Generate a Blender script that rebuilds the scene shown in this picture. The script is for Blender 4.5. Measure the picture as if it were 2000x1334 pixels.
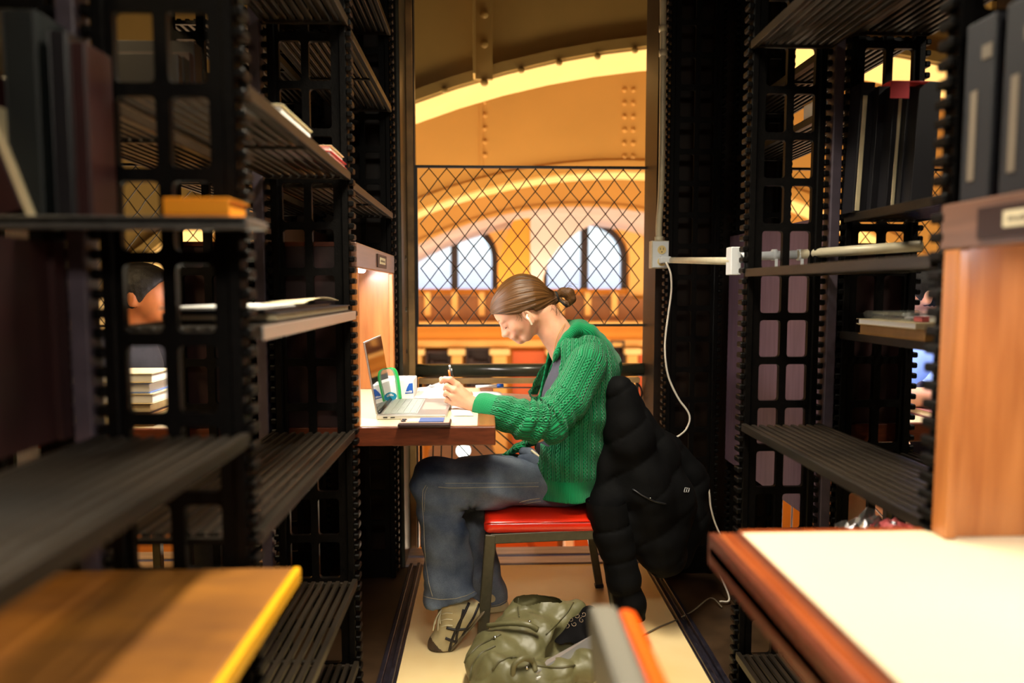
import bpy, bmesh, math, random
import numpy as np
from mathutils import Vector, Matrix, Euler
from mathutils.bvhtree import BVHTree

# ------------------------------------------------------------------ camera, world, lights, exposure
SC = bpy.context.scene
for o in list(bpy.data.objects):
    bpy.data.objects.remove(o)
COL = SC.collection
F = 1360.0
CH = 1.166
camd = bpy.data.cameras.new('camera')
cam = bpy.data.objects.new('camera', camd)
COL.objects.link(cam)
cam.location = (0, 0, CH)
cam.rotation_euler = (math.radians(90 - 4.29), 0, math.radians(-2.105))
camd.sensor_width = 36
camd.lens = 36 * F / 2000
camd.clip_start = 0.02
camd.dof.use_dof = True
camd.dof.focus_distance = 2.3
camd.dof.aperture_fstop = 1.5
SC.camera = cam
SC.view_settings.view_transform = 'Standard'
SC.view_settings.look = 'None'
SC.view_settings.gamma = 1
SC.view_settings.use_curve_mapping = False
SC.view_settings.exposure = 0.0
world = bpy.data.worlds.new('daylight')
SC.world = world
world.use_nodes = True
wn = world.node_tree
for n in list(wn.nodes):
    wn.nodes.remove(n)
wo = wn.nodes.new('ShaderNodeOutputWorld')
wb = wn.nodes.new('ShaderNodeBackground')
wg = wn.nodes.new('ShaderNodeTexCoord')
ws = wn.nodes.new('ShaderNodeSeparateXYZ')
wr = wn.nodes.new('ShaderNodeValToRGB')
wn.links.new(wg.outputs['Generated'], ws.inputs[0])
wn.links.new(ws.outputs[2], wr.inputs[0])
wn.links.new(wr.outputs[0], wb.inputs[0])
wn.links.new(wb.outputs[0], wo.inputs[0])
wr.color_ramp.elements[0].position = 0.0
wr.color_ramp.elements[0].color = (0.56, 0.66, 0.95, 1)
wr.color_ramp.elements[1].position = 0.06
wr.color_ramp.elements[1].color = (0.78, 0.92, 1.0, 1)
wb.inputs[1].default_value = 1.45

def area(name, loc, rot, sx, sy, power, color, spread=180):
    l = bpy.data.lights.new(name, 'AREA')
    l.shape = 'RECTANGLE'
    l.size = sx
    l.size_y = sy
    l.energy = power
    l.color = color
    l.spread = math.radians(spread)
    o = bpy.data.objects.new(name, l)
    o.location = loc
    o.rotation_euler = [math.radians(a) for a in rot]
    COL.objects.link(o)
    return o

WARM = (1.0, 0.80, 0.54)
# reading room: big warm uplights, added fills and ceiling light
area('hall_fill_front', (0.6, 3.40, -1.3), (152, 0, 0), 9, 0.4, 210, WARM)  # unseen fill added to brighten the near arch web
area('hall_fill_left', (-3.6, 3.62, -1.4), (180, 0, 0), 2.5, 0.5, 90, WARM)  # extra fill, added to lift the left part of the arch web
area('hall_uplight_middle', (0.6, 5.4, -1.9), (180, 0, 0), 9, 1.4, 300, WARM)
area('hall_uplight_rear', (0.6, 7.8, -1.9), (180, 0, 0), 9, 1.4, 260, WARM)
area('hall_downlight', (0.6, 9.9, 4.6), (0, 0, 0), 12, 1.2, 260, WARM)
area('hall_wall_washer', (0.6, 8.95, 1.2), (75, 0, 0), 9, 0.4, 60, WARM)
# stack room: fluorescent strip over the aisle, carrel tubes under the hoods
area('aisle_lamp', (0.14, 1.45, 2.38), (0, 0, 0), 0.2, 0.9, 34, (1.0, 0.90, 0.70), 110)
area('left_aisle_lamp', (-1.4, 1.05, 2.38), (0, 0, 0), 0.2, 1.0, 22, (1.0, 0.72, 0.38), 130)
area('right_aisle_lamp', (1.75, 1.05, 2.38), (0, 0, 0), 0.2, 1.0, 16, (1.0, 0.88, 0.7), 130)
area('rear_fill', (0.15, -0.7, 2.3), (58, 0, 0), 0.5, 0.3, 5, (1.0, 0.90, 0.74), 75)  # added fill behind the camera, aimed at the woman to brighten her

area('near_left_lamp', (-0.40, 0.36, 1.20), (0, -38, 0), 0.05, 0.5, 2.6, (1.0, 0.93, 0.82))

# ------------------------------------------------------------------ pixel helpers (2000 x 1334 photo frame)
RC = cam.rotation_euler.to_matrix()
CO = Vector((0, 0, CH))

def ray(px, py):
    return RC @ Vector(((px - 1000) / F, -(py - 667) / F, -1.0))

def W(px, py, Y):
    d = ray(px, py)
    return CO + d * (Y / d.y)

def WZ(px, py, z):
    d = ray(px, py)
    return CO + d * ((z - CH) / d.z)

def WX(px, py, X):
    d = ray(px, py)
    return CO + d * (X / d.x)

# ------------------------------------------------------------------ materials
def lin(c):
    return tuple(((v / 12.92) if v <= 0.04045 else ((v + 0.055) / 1.055) ** 2.4) for v in c)

def rgb(r, g, b):
    return lin((r / 255, g / 255, b / 255))

MATS = {}

def mat(name, col, rough=0.5, metal=0.0, var=0.0, nscale=8.0, bump=0.0, bscale=None, stretch=None,
        col2=None, spec=0.5, coat=0.0, emit=None, estr=0.0, sss=0.0, trans=0.0, alpha=1.0, sheen=0.0, detail=4):
    m = bpy.data.materials.new(name)
    m.use_nodes = True
    nt = m.node_tree
    b = nt.nodes['Principled BSDF']
    c = tuple(col) + (1,)
    b.inputs['Base Color'].default_value = c
    b.inputs['Roughness'].default_value = rough
    b.inputs['Metallic'].default_value = metal
    b.inputs['Specular IOR Level'].default_value = spec
    b.inputs['Coat Weight'].default_value = coat
    b.inputs['Coat Roughness'].default_value = 0.12
    b.inputs['Transmission Weight'].default_value = trans
    b.inputs['Alpha'].default_value = alpha
    if sheen:
        b.inputs['Sheen Weight'].default_value = sheen
        b.inputs['Sheen Roughness'].default_value = 0.5
    if sss:
        b.inputs['Subsurface Weight'].default_value = sss
        b.inputs['Subsurface Radius'].default_value = (0.012, 0.004, 0.002)
        b.inputs['Subsurface Scale'].default_value = 1.0
    if emit is not None:
        b.inputs['Emission Color'].default_value = tuple(emit) + (1,)
        b.inputs['Emission Strength'].default_value = estr
    if var or bump or col2 is not None:
        tc = nt.nodes.new('ShaderNodeTexCoord')
        mp = nt.nodes.new('ShaderNodeMapping')
        if stretch:
            mp.inputs['Scale'].default_value = stretch
        nt.links.new(tc.outputs['Object'], mp.inputs[0])
        nz = nt.nodes.new('ShaderNodeTexNoise')
        nz.inputs['Scale'].default_value = nscale
        nz.inputs['Detail'].default_value = detail
        nt.links.new(mp.outputs[0], nz.inputs['Vector'])
        if var or col2 is not None:
            rp = nt.nodes.new('ShaderNodeValToRGB')
            rp.color_ramp.elements[0].position = 0.3
            rp.color_ramp.elements[1].position = 0.7
            if col2 is None:
                rp.color_ramp.elements[0].color = tuple(v * (1 - var) for v in col) + (1,)
                rp.color_ramp.elements[1].color = tuple(min(1, v * (1 + var)) for v in col) + (1,)
            else:
                rp.color_ramp.elements[0].color = c
                rp.color_ramp.elements[1].color = tuple(col2) + (1,)
            nt.links.new(nz.outputs['Fac'], rp.inputs[0])
            nt.links.new(rp.outputs[0], b.inputs['Base Color'])
        if bump:
            nb = nz
            if bscale:
                nb = nt.nodes.new('ShaderNodeTexNoise')
                nb.inputs['Scale'].default_value = bscale
                nb.inputs['Detail'].default_value = detail
                nt.links.new(mp.outputs[0], nb.inputs['Vector'])
            bp = nt.nodes.new('ShaderNodeBump')
            bp.inputs['Strength'].default_value = 1.0
            bp.inputs['Distance'].default_value = bump
            nt.links.new(nb.outputs['Fac'], bp.inputs['Height'])
            nt.links.new(bp.outputs[0], b.inputs['Normal'])
    MATS[name] = m
    return m

iron = mat("black_cast_iron", (0.0022, 0.0017, 0.0014), 0.45, 0, 0.5, 60, 0.0006, 220, spec=0.13)
iron_shelf = mat('worn_iron_slat', (0.014, 0.010, 0.0065), 0.42, 0, 0.6, 30, 0.0006, 160, stretch=(1, 0.15, 1), spec=0.35)
iron_bare = mat('grey_steel_shelf', (0.10, 0.095, 0.09), 0.35, 0.3, 0.3, 30)
greeniron = mat('green_black_paint', (0.035, 0.035, 0.024), 0.35, 0, 0.5, 14, 0.0005, 90)
tanpost = mat('worn_tan_paint', (0.32, 0.19, 0.07), 0.5, 0, 0.5, 9, 0.0004, 80)
brownpost = mat('brown_paint', (0.012, 0.006, 0.003), 0.45, 0, 0.4, 10, spec=0.3)
wood = mat('oiled_oak', rgb(158, 92, 44), 0.36, 0, 0, 6, 0.0003, 40, stretch=(6, 6, 0.6), col2=rgb(190, 122, 66), detail=8, coat=0.15)
woodtop = mat('varnished_edge_wood', rgb(122, 52, 20), 0.28, 0, 0, 7, 0.0002, 30, stretch=(8, 0.8, 8), col2=rgb(158, 76, 30), detail=8, coat=0.5)
wooddark = mat('dark_brown_edge', rgb(92, 42, 22), 0.35, 0, 0.3, 20, 0.0003, 60, stretch=(1, 6, 6), coat=0.2)
woodred = mat('dark_red_board', rgb(42, 18, 18), 0.5, 0, 0.25, 12, stretch=(6, 6, 0.6))
woodlav = mat('stained_back_board', rgb(98, 76, 92), 0.45, 0, 0.18, 12, stretch=(6, 6, 0.6))
boardwood = mat('honey_brown_board', rgb(122, 78, 36), 0.4, 0, 0, 5, col2=rgb(160, 104, 40), stretch=(1, 3, 1), coat=0.2)
yellowedge = mat('bright_yellow_edge', rgb(236, 170, 20), 0.35)
laminate = mat('cream_laminate', rgb(218, 204, 168), 0.32, 0, 0.03, 3, spec=0.5)
silver = mat('brushed_aluminium', rgb(196, 194, 190), 0.32, 0.75)
keyw = mat('pale_key', rgb(150, 156, 148), 0.5)
screenm = mat('glossy_screen', (0.004, 0.004, 0.005), 0.04, 0, spec=0.8)
paper = mat('white_paper', rgb(238, 236, 232), 0.6)
paperc = mat('cream_paper', rgb(222, 205, 165), 0.6, 0, 0.06, 40)
blackp = mat('black_plastic', (0.008, 0.008, 0.009), 0.35)
bluep = mat('blue_print', rgb(20, 84, 176), 0.5)
tealp = mat('teal_print', rgb(20, 140, 178), 0.5)
greenz = mat('green_zip_edge', rgb(36, 200, 96), 0.35, trans=0.15)
clearp = mat('clear_plastic', (0.9, 0.95, 0.93), 0.08, trans=0.9, alpha=0.35)
redvinyl = mat('red_orange_vinyl', rgb(212, 38, 14), 0.24, 0, 0.06, 5, 0.0006, 30, coat=0.4)
orangevinyl = mat('orange_vinyl', rgb(250, 92, 8), 0.3, coat=0.3)
greyshell = mat('grey_chair_shell', rgb(112, 108, 96), 0.4)
chairmetal = mat('grey_green_metal', rgb(74, 70, 56), 0.34, 0.35, 0.12, 60)
conduitm = mat('painted_conduit', rgb(188, 178, 152), 0.42, 0.1, 0.08, 30)
whitebox = mat('white_enamel', rgb(206, 210, 214), 0.4)
ivory = mat('ivory_socket', rgb(214, 190, 130), 0.4)
whitecord = mat('white_cord', rgb(226, 218, 204), 0.45)
greycord = mat('grey_cord', rgb(110, 98, 80), 0.5)
skin = mat('skin', rgb(228, 172, 140), 0.48, 0, 0, 30, 0.0002, 260, col2=rgb(222, 160, 128), sss=0.25)
skindark = mat('brown_skin', rgb(186, 110, 58), 0.5, 0, 0.1, 20, sss=0.1)
hairblack = mat('black_hair', (0.012, 0.009, 0.007), 0.6, 0, 0.5, 200, 0.001, 300)
blacktie = mat('black_elastic', (0.006, 0.006, 0.006), 0.7)
gold = mat('pale_gold', rgb(244, 234, 210), 0.25, 0.35)
lashm = mat('dark_lash', (0.03, 0.015, 0.01), 0.7)
browm = mat('light_brown_brow', rgb(164, 116, 78), 0.7)
lipm = mat('lip_pink', rgb(206, 120, 104), 0.4, sss=0.1)
tee = mat('slate_tee', rgb(66, 66, 78), 0.85, 0, 0.1, 40, 0.0006, 60)
coatm = mat('black_quilted_nylon', (0.0014, 0.0014, 0.0017), 0.8, 0, 0.3, 20, 0.0012, 60, spec=0.12)
coatlogo = mat('grey_logo', rgb(150, 150, 150), 0.5)
snapm = mat('grey_snap', rgb(110, 110, 110), 0.3, 0.8)
stitch = mat('pale_stitch', rgb(168, 158, 132), 0.8)
tagm = mat('tan_leather_tag', rgb(206, 146, 66), 0.5)
shoem = mat('cream_sneaker_leather', rgb(186, 172, 132), 0.4, 0, 0.12, 20, 0.0012, 30)
shoesu = mat('brown_toe_suede', rgb(84, 66, 48), 0.7, 0, 0.35, 22, 0.001, 60)
stripem = mat('dark_stripe', rgb(30, 26, 28), 0.5)
solem = mat('shoe_sole', rgb(94, 80, 58), 0.6)
lacem = mat('cream_lace', rgb(206, 198, 168), 0.8)
bagm = mat('olive_leather', rgb(94, 90, 60), 0.46, 0, 0.16, 6, 0.0016, 40)
bagedge = mat('olive_edge', rgb(74, 70, 44), 0.45)
lining = mat('black_lining', (0.0025, 0.002, 0.0025), 0.8, spec=0.1)
nickel = mat('nickel', rgb(210, 206, 196), 0.2, 1.0)
railm = mat('handrail_dark_green', (0.045, 0.045, 0.028), 0.26, 0.1, 0.3, 10, coat=0.3)
wirem = mat('black_wire', (0.012, 0.011, 0.009), 0.4, 0.2)
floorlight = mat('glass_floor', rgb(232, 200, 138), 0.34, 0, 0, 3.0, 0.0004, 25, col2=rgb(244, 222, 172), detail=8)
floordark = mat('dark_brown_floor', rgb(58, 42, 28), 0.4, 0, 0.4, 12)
darktrim = mat('blue_black_trim', rgb(36, 34, 44), 0.3, 0.2, 0.5, 30, 0.0006, 70)
sillm = mat('grey_iron_sill', rgb(176, 164, 168), 0.35, 0.15, 0.2, 14, stretch=(0.4, 4, 4))
roomwall = mat('dim_brown_wall', rgb(64, 46, 30), 0.7)
ochreA = mat('brown_ochre_paint', rgb(172, 140, 78), 0.5, 0, 0.05, 4)
ochreB = mat('orange_ochre_paint', rgb(226, 170, 88), 0.55, 0, 0.06, 1.2)
creampaint = mat('cream_flange_paint', rgb(240, 206, 138), 0.45, 0, 0.04, 5)
lavplaster = mat('pale_plaster', rgb(216, 196, 190), 0.7, 0, 0.05, 2)
ochreC = mat('deep_ochre_plaster', rgb(214, 142, 44), 0.7, 0, 0.1, 1.0)
stone = mat('honey_stone', rgb(232, 178, 100), 0.7, 0, 0.12, 1.5)
brownwood = mat('old_brown_wood', rgb(132, 80, 34), 0.6, 0, 0.3, 2.0)
darkframe = mat('dark_window_frame', rgb(44, 26, 22), 0.6)
orangewood = mat('orange_wood', rgb(206, 92, 30), 0.5, 0, 0.08, 2)
bookdark = mat('dark_binding', rgb(48, 26, 24), 0.6, 0, 0.3, 4)
glassm = mat('window_glass', (0.85, 0.92, 1.0), 0.02, alpha=0.08)
tubem = mat('fluorescent_tube', (1, 1, 1), 0.5, emit=(1.0, 0.93, 0.98), estr=20)
globem = mat('lit_globe', (1, 1, 1), 0.5, emit=(0.85, 1.0, 0.98), estr=4)
hillm = mat('grey_blue_hills', rgb(226, 232, 250), 0.9)
maroon = mat('maroon_binding', rgb(46, 13, 14), 0.5, 0, 0.2, 20)
slatebook = mat('slate_green_binding', rgb(20, 26, 27), 0.55, 0, 0.2, 20)
blackbook = mat('black_binding', (0.012, 0.011, 0.014), 0.4)
orangebook = mat('orange_cover', rgb(240, 150, 20), 0.5)
pinkp = mat('pink_plastic', rgb(226, 110, 110), 0.5)
redtag = mat('red_film', rgb(206, 60, 66), 0.4)
brownbook = mat('brown_cover', rgb(150, 108, 52), 0.5, 0, 0.12, 30)
bluecloth = mat('blue_shirt', rgb(122, 150, 212), 0.8, 0, 0.1, 12, 0.004, 14)
darkcloth = mat('charcoal_shirt', rgb(34, 32, 36), 0.85, 0, 0.2, 30)
label_paper = mat('label_card', rgb(214, 202, 170), 0.6)
inkm = mat('grey_ink', rgb(110, 100, 84), 0.7)
plaqued = mat('plaque_dark', rgb(44, 22, 18), 0.45)
orangepen = mat('orange_pen', rgb(240, 110, 30), 0.35)
dustypink = mat('dusty_pink_cover', rgb(170, 110, 104), 0.6)

# ------------------------------------------------------------------ object helpers
def link(name, me, m=None, parent=None, smooth=False, bevel=0.0):
    o = bpy.data.objects.new(name, me)
    COL.objects.link(o)
    if m is not None:
        if not me.materials:
            me.materials.append(m)
    if parent is not None:
        o.parent = parent
        if parent.type == 'EMPTY':
            o.matrix_parent_inverse = Matrix.Translation(-parent.location)
    if smooth and len(me.polygons):
        me.polygons.foreach_set('use_smooth', [True] * len(me.polygons))
    if bevel:
        b = o.modifiers.new('bevel', 'BEVEL')
        b.width = bevel
        b.segments = 2
        b.limit_method = 'ANGLE'
    return o

def tag(o, label=None, cat=None, group=None, kind=None):
    if label: o['label'] = label
    if cat: o['category'] = cat
    if group: o['group'] = group
    if kind: o['kind'] = kind
    return o

def thing(name, label, cat, loc=(0, 0, 0), group=None):
    o = bpy.data.objects.new(name, None)
    o.empty_display_size = 0.05
    o.location = loc
    COL.objects.link(o)
    return tag(o, label, cat, group)

def dup(root, delta, label=None, group=None):
    def rec(src, par):
        c = src.copy()
        COL.objects.link(c)
        c.parent = par
        if par is not None:
            c.matrix_parent_inverse = src.matrix_parent_inverse.copy()
        for ch in src.children:
            rec(ch, c)
        return c
    r = rec(root, None)
    r.location = root.location + Vector(delta)
    if label: r['label'] = label
    if group: r['group'] = group
    return r

class MB:
    def __init__(s):
        s.v = []
        s.f = []
    def box(s, lo, hi, M=None):
        n = len(s.v)
        x0, y0, z0 = lo
        x1, y1, z1 = hi
        P = [(x0, y0, z0), (x1, y0, z0), (x1, y1, z0), (x0, y1, z0), (x0, y0, z1), (x1, y0, z1), (x1, y1, z1), (x0, y1, z1)]
        if M is not None:
            P = [tuple(M @ Vector(p)) for p in P]
        s.v += P
        s.f += [tuple(n + i for i in q) for q in ((0, 3, 2, 1), (4, 5, 6, 7), (0, 1, 5, 4), (1, 2, 6, 5), (2, 3, 7, 6), (3, 0, 4, 7))]
        return s
    def beam(s, a, b, w, h, up=(0, 0, 1)):
        a = Vector(a); b = Vector(b)
        d = (b - a)
        L = d.length
        d.normalize()
        sd = d.cross(Vector(up))
        if sd.length < 1e-4:
            sd = d.cross(Vector((1, 0, 0)))
        sd.normalize()
        u = sd.cross(d)
        M = Matrix((( sd.x, d.x, u.x, a.x), (sd.y, d.y, u.y, a.y), (sd.z, d.z, u.z, a.z), (0, 0, 0, 1)))
        return s.box((-w / 2, 0, -h / 2), (w / 2, L, h / 2), M)
    def tube(s, pts, r, n=8, cap=True, closed=False, flat=None):
        pts = [Vector(p) for p in pts]
        rs = r if hasattr(r, '__len__') else [r] * len(pts)
        N = len(pts)
        ref = None
        base = len(s.v)
        for i, p in enumerate(pts):
            if closed:
                d = pts[(i + 1) % N] - pts[i - 1]
            else:
                d = pts[min(i + 1, N - 1)] - pts[max(i - 1, 0)]
            if d.length < 1e-9: d = Vector((0, 0, 1))
            d.normalize()
            if ref is None:
                ref = d.orthogonal().normalized()
            ref = (ref - d * ref.dot(d))
            if ref.length < 1e-6: ref = d.orthogonal()
            ref.normalize()
            bi = d.cross(ref)
            for k in range(n):
                t = 2 * math.pi * k / n
                s.v.append(tuple(p + (ref * math.cos(t) + bi * math.sin(t)) * rs[i]))
        M = N if closed else N - 1
        for i in range(M):
            j = (i + 1) % N
            for k in range(n):
                k2 = (k + 1) % n
                s.f.append((base + i * n + k, base + i * n + k2, base + j * n + k2, base + j * n + k))
        if cap and not closed:
            s.f.append(tuple(base + k for k in reversed(range(n))))
            s.f.append(tuple(base + (N - 1) * n + k for k in range(n)))
        return s
    def sphere(s, c, r, n=10, m=7, sc=(1, 1, 1)):
        c = Vector(c)
        pts = []
        base = len(s.v)
        s.v.append((c.x, c.y, c.z + r * sc[2]))
        for i in range(1, m):
            ph = math.pi * i / m
            for k in range(n):
                t = 2 * math.pi * k / n
                s.v.append((c.x + r * sc[0] * math.sin(ph) * math.cos(t), c.y + r * sc[1] * math.sin(ph) * math.sin(t), c.z + r * sc[2] * math.cos(ph)))
        s.v.append((c.x, c.y, c.z - r * sc[2]))
        last = len(s.v) - 1
        for k in range(n):
            s.f.append((base, base + 1 + k, base + 1 + (k + 1) % n))
            o = base + 1 + (m - 2) * n
            s.f.append((last, o + (k + 1) % n, o + k))
        for i in range(m - 2):
            for k in range(n):
                a = base + 1 + i * n
                s.f.append((a + k, a + n + k, a + n + (k + 1) % n, a + (k + 1) % n))
        return s
    def grid(s, P):
        """P: list of rows of points -> quad sheet"""
        base = len(s.v)
        R, C = len(P), len(P[0])
        for row in P:
            for p in row: s.v.append(tuple(p))
        for i in range(R - 1):
            for j in range(C - 1):
                a = base + i * C + j
                s.f.append((a, a + 1, a + C + 1, a + C))
        return s
    def mesh(s, name='m'):
        me = bpy.data.meshes.new(name)
        me.from_pydata(s.v, [], s.f)
        me.update()
        return me
    def make(s, name, m, parent=None, smooth=False, bevel=0.0):
        return link(name, s.mesh(name), m, parent, smooth, bevel)

def boxo(name, lo, hi, m, parent=None, bevel=0.0):
    lo2 = [min(a, b) for a, b in zip(lo, hi)]
    hi2 = [max(a, b) for a, b in zip(lo, hi)]
    return MB().box(lo2, hi2).make(name, m, parent, bevel=bevel)

def plate(outer, holes, y0, y1, name='plate'):
    """flat plate in the XZ plane with holes, between y0 and y1"""
    cu = bpy.data.curves.new(name, 'CURVE')
    cu.dimensions = '2D'
    cu.fill_mode = 'BOTH'
    cu.extrude = abs(y1 - y0) / 2
    for pl in [outer] + list(holes):
        sp = cu.splines.new('POLY')
        sp.points.add(len(pl) - 1)
        for i, p in enumerate(pl):
            sp.points[i].co = (p[0], p[1], 0, 1)
        sp.use_cyclic_u = True
    ob = bpy.data.objects.new(name, cu)
    COL.objects.link(ob)
    bpy.context.view_layer.update()
    me = bpy.data.meshes.new_from_object(ob)
    bpy.data.objects.remove(ob)
    bpy.data.curves.remove(cu)
    yc = (y0 + y1) / 2
    for v in me.vertices:
        x, y, z = v.co
        v.co = (x, yc - z, y)
    me.materials.clear()
    me.update()
    return me

def rrect(x0, z0, x1, z1, r, n=3):
    out = []
    for cx, cz, a0 in ((x1 - r, z1 - r, 0), (x0 + r, z1 - r, 90), (x0 + r, z0 + r, 180), (x1 - r, z0 + r, 270)):
        for i in range(n + 1):
            a = math.radians(a0 + 90 * i / n)
            out.append((cx + r * math.cos(a), cz + r * math.sin(a)))
    return out

# ------------------------------------------------------------------ signed distance modelling
def surface_nets(Fd, lo, h):
    nx, ny, nz = Fd.shape
    S = Fd < 0
    c = S[:-1, :-1, :-1].astype(np.int8)
    tot = c.copy()
    for dx in (0, 1):
        for dy in (0, 1):
            for dz in (0, 1):
                if dx or dy or dz:
                    tot = tot + S[dx:nx - 1 + dx, dy:ny - 1 + dy, dz:nz - 1 + dz]
    act = (tot > 0) & (tot < 8)
    I, J, K = np.nonzero(act)
    idx = -np.ones(act.shape, dtype=np.int64)
    idx[I, J, K] = np.arange(len(I))
    acc = np.zeros((len(I), 3))
    cnt = np.zeros(len(I))
    corners = [(a, b, d) for a in (0, 1) for b in (0, 1) for d in (0, 1)]
    V = {cc: Fd[I + cc[0], J + cc[1], K + cc[2]] for cc in corners}
    for cc in corners:
        for ax in range(3):
            if cc[ax] == 0:
                c2 = list(cc); c2[ax] = 1; c2 = tuple(c2)
                a, b = V[cc], V[c2]
                m = (a < 0) != (b < 0)
                t = np.zeros_like(a)
                t[m] = a[m] / (a[m] - b[m])
                p = np.zeros((len(I), 3))
                p[:] = cc
                p[:, ax] = t
                acc[m] += p[m]
                cnt[m] += 1
    P = acc / cnt[:, None]
    verts = (np.stack([I, J, K], 1) + P) * h + np.array(lo)
    faces = []
    for ax in range(3):
        o1, o2 = [(1, 2), (2, 0), (0, 1)][ax]
        sl = [slice(0, nx), slice(0, ny), slice(0, nz)]
        s0 = list(sl); s1 = list(sl)
        s0[ax] = slice(0, Fd.shape[ax] - 1)
        s1[ax] = slice(1, Fd.shape[ax])
        A = S[tuple(s0)]
        B = S[tuple(s1)]
        ch = A != B
        ii = np.stack(np.nonzero(ch), 1)
        ok = (ii[:, o1] > 0) & (ii[:, o2] > 0) & (ii[:, o1] < Fd.shape[o1] - 1) & (ii[:, o2] < Fd.shape[o2] - 1)
        ii = ii[ok]
        neg = A[ii[:, 0], ii[:, 1], ii[:, 2]]
        e1 = np.zeros(3, int); e1[o1] = 1
        e2 = np.zeros(3, int); e2[o2] = 1
        g = lambda q: idx[q[:, 0], q[:, 1], q[:, 2]]
        q = np.stack([g(ii - e1 - e2), g(ii - e2), g(ii), g(ii - e1)], 1)
        q[~neg] = q[~neg][:, ::-1]
        faces.append(q)
    return verts, np.concatenate(faces)

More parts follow.
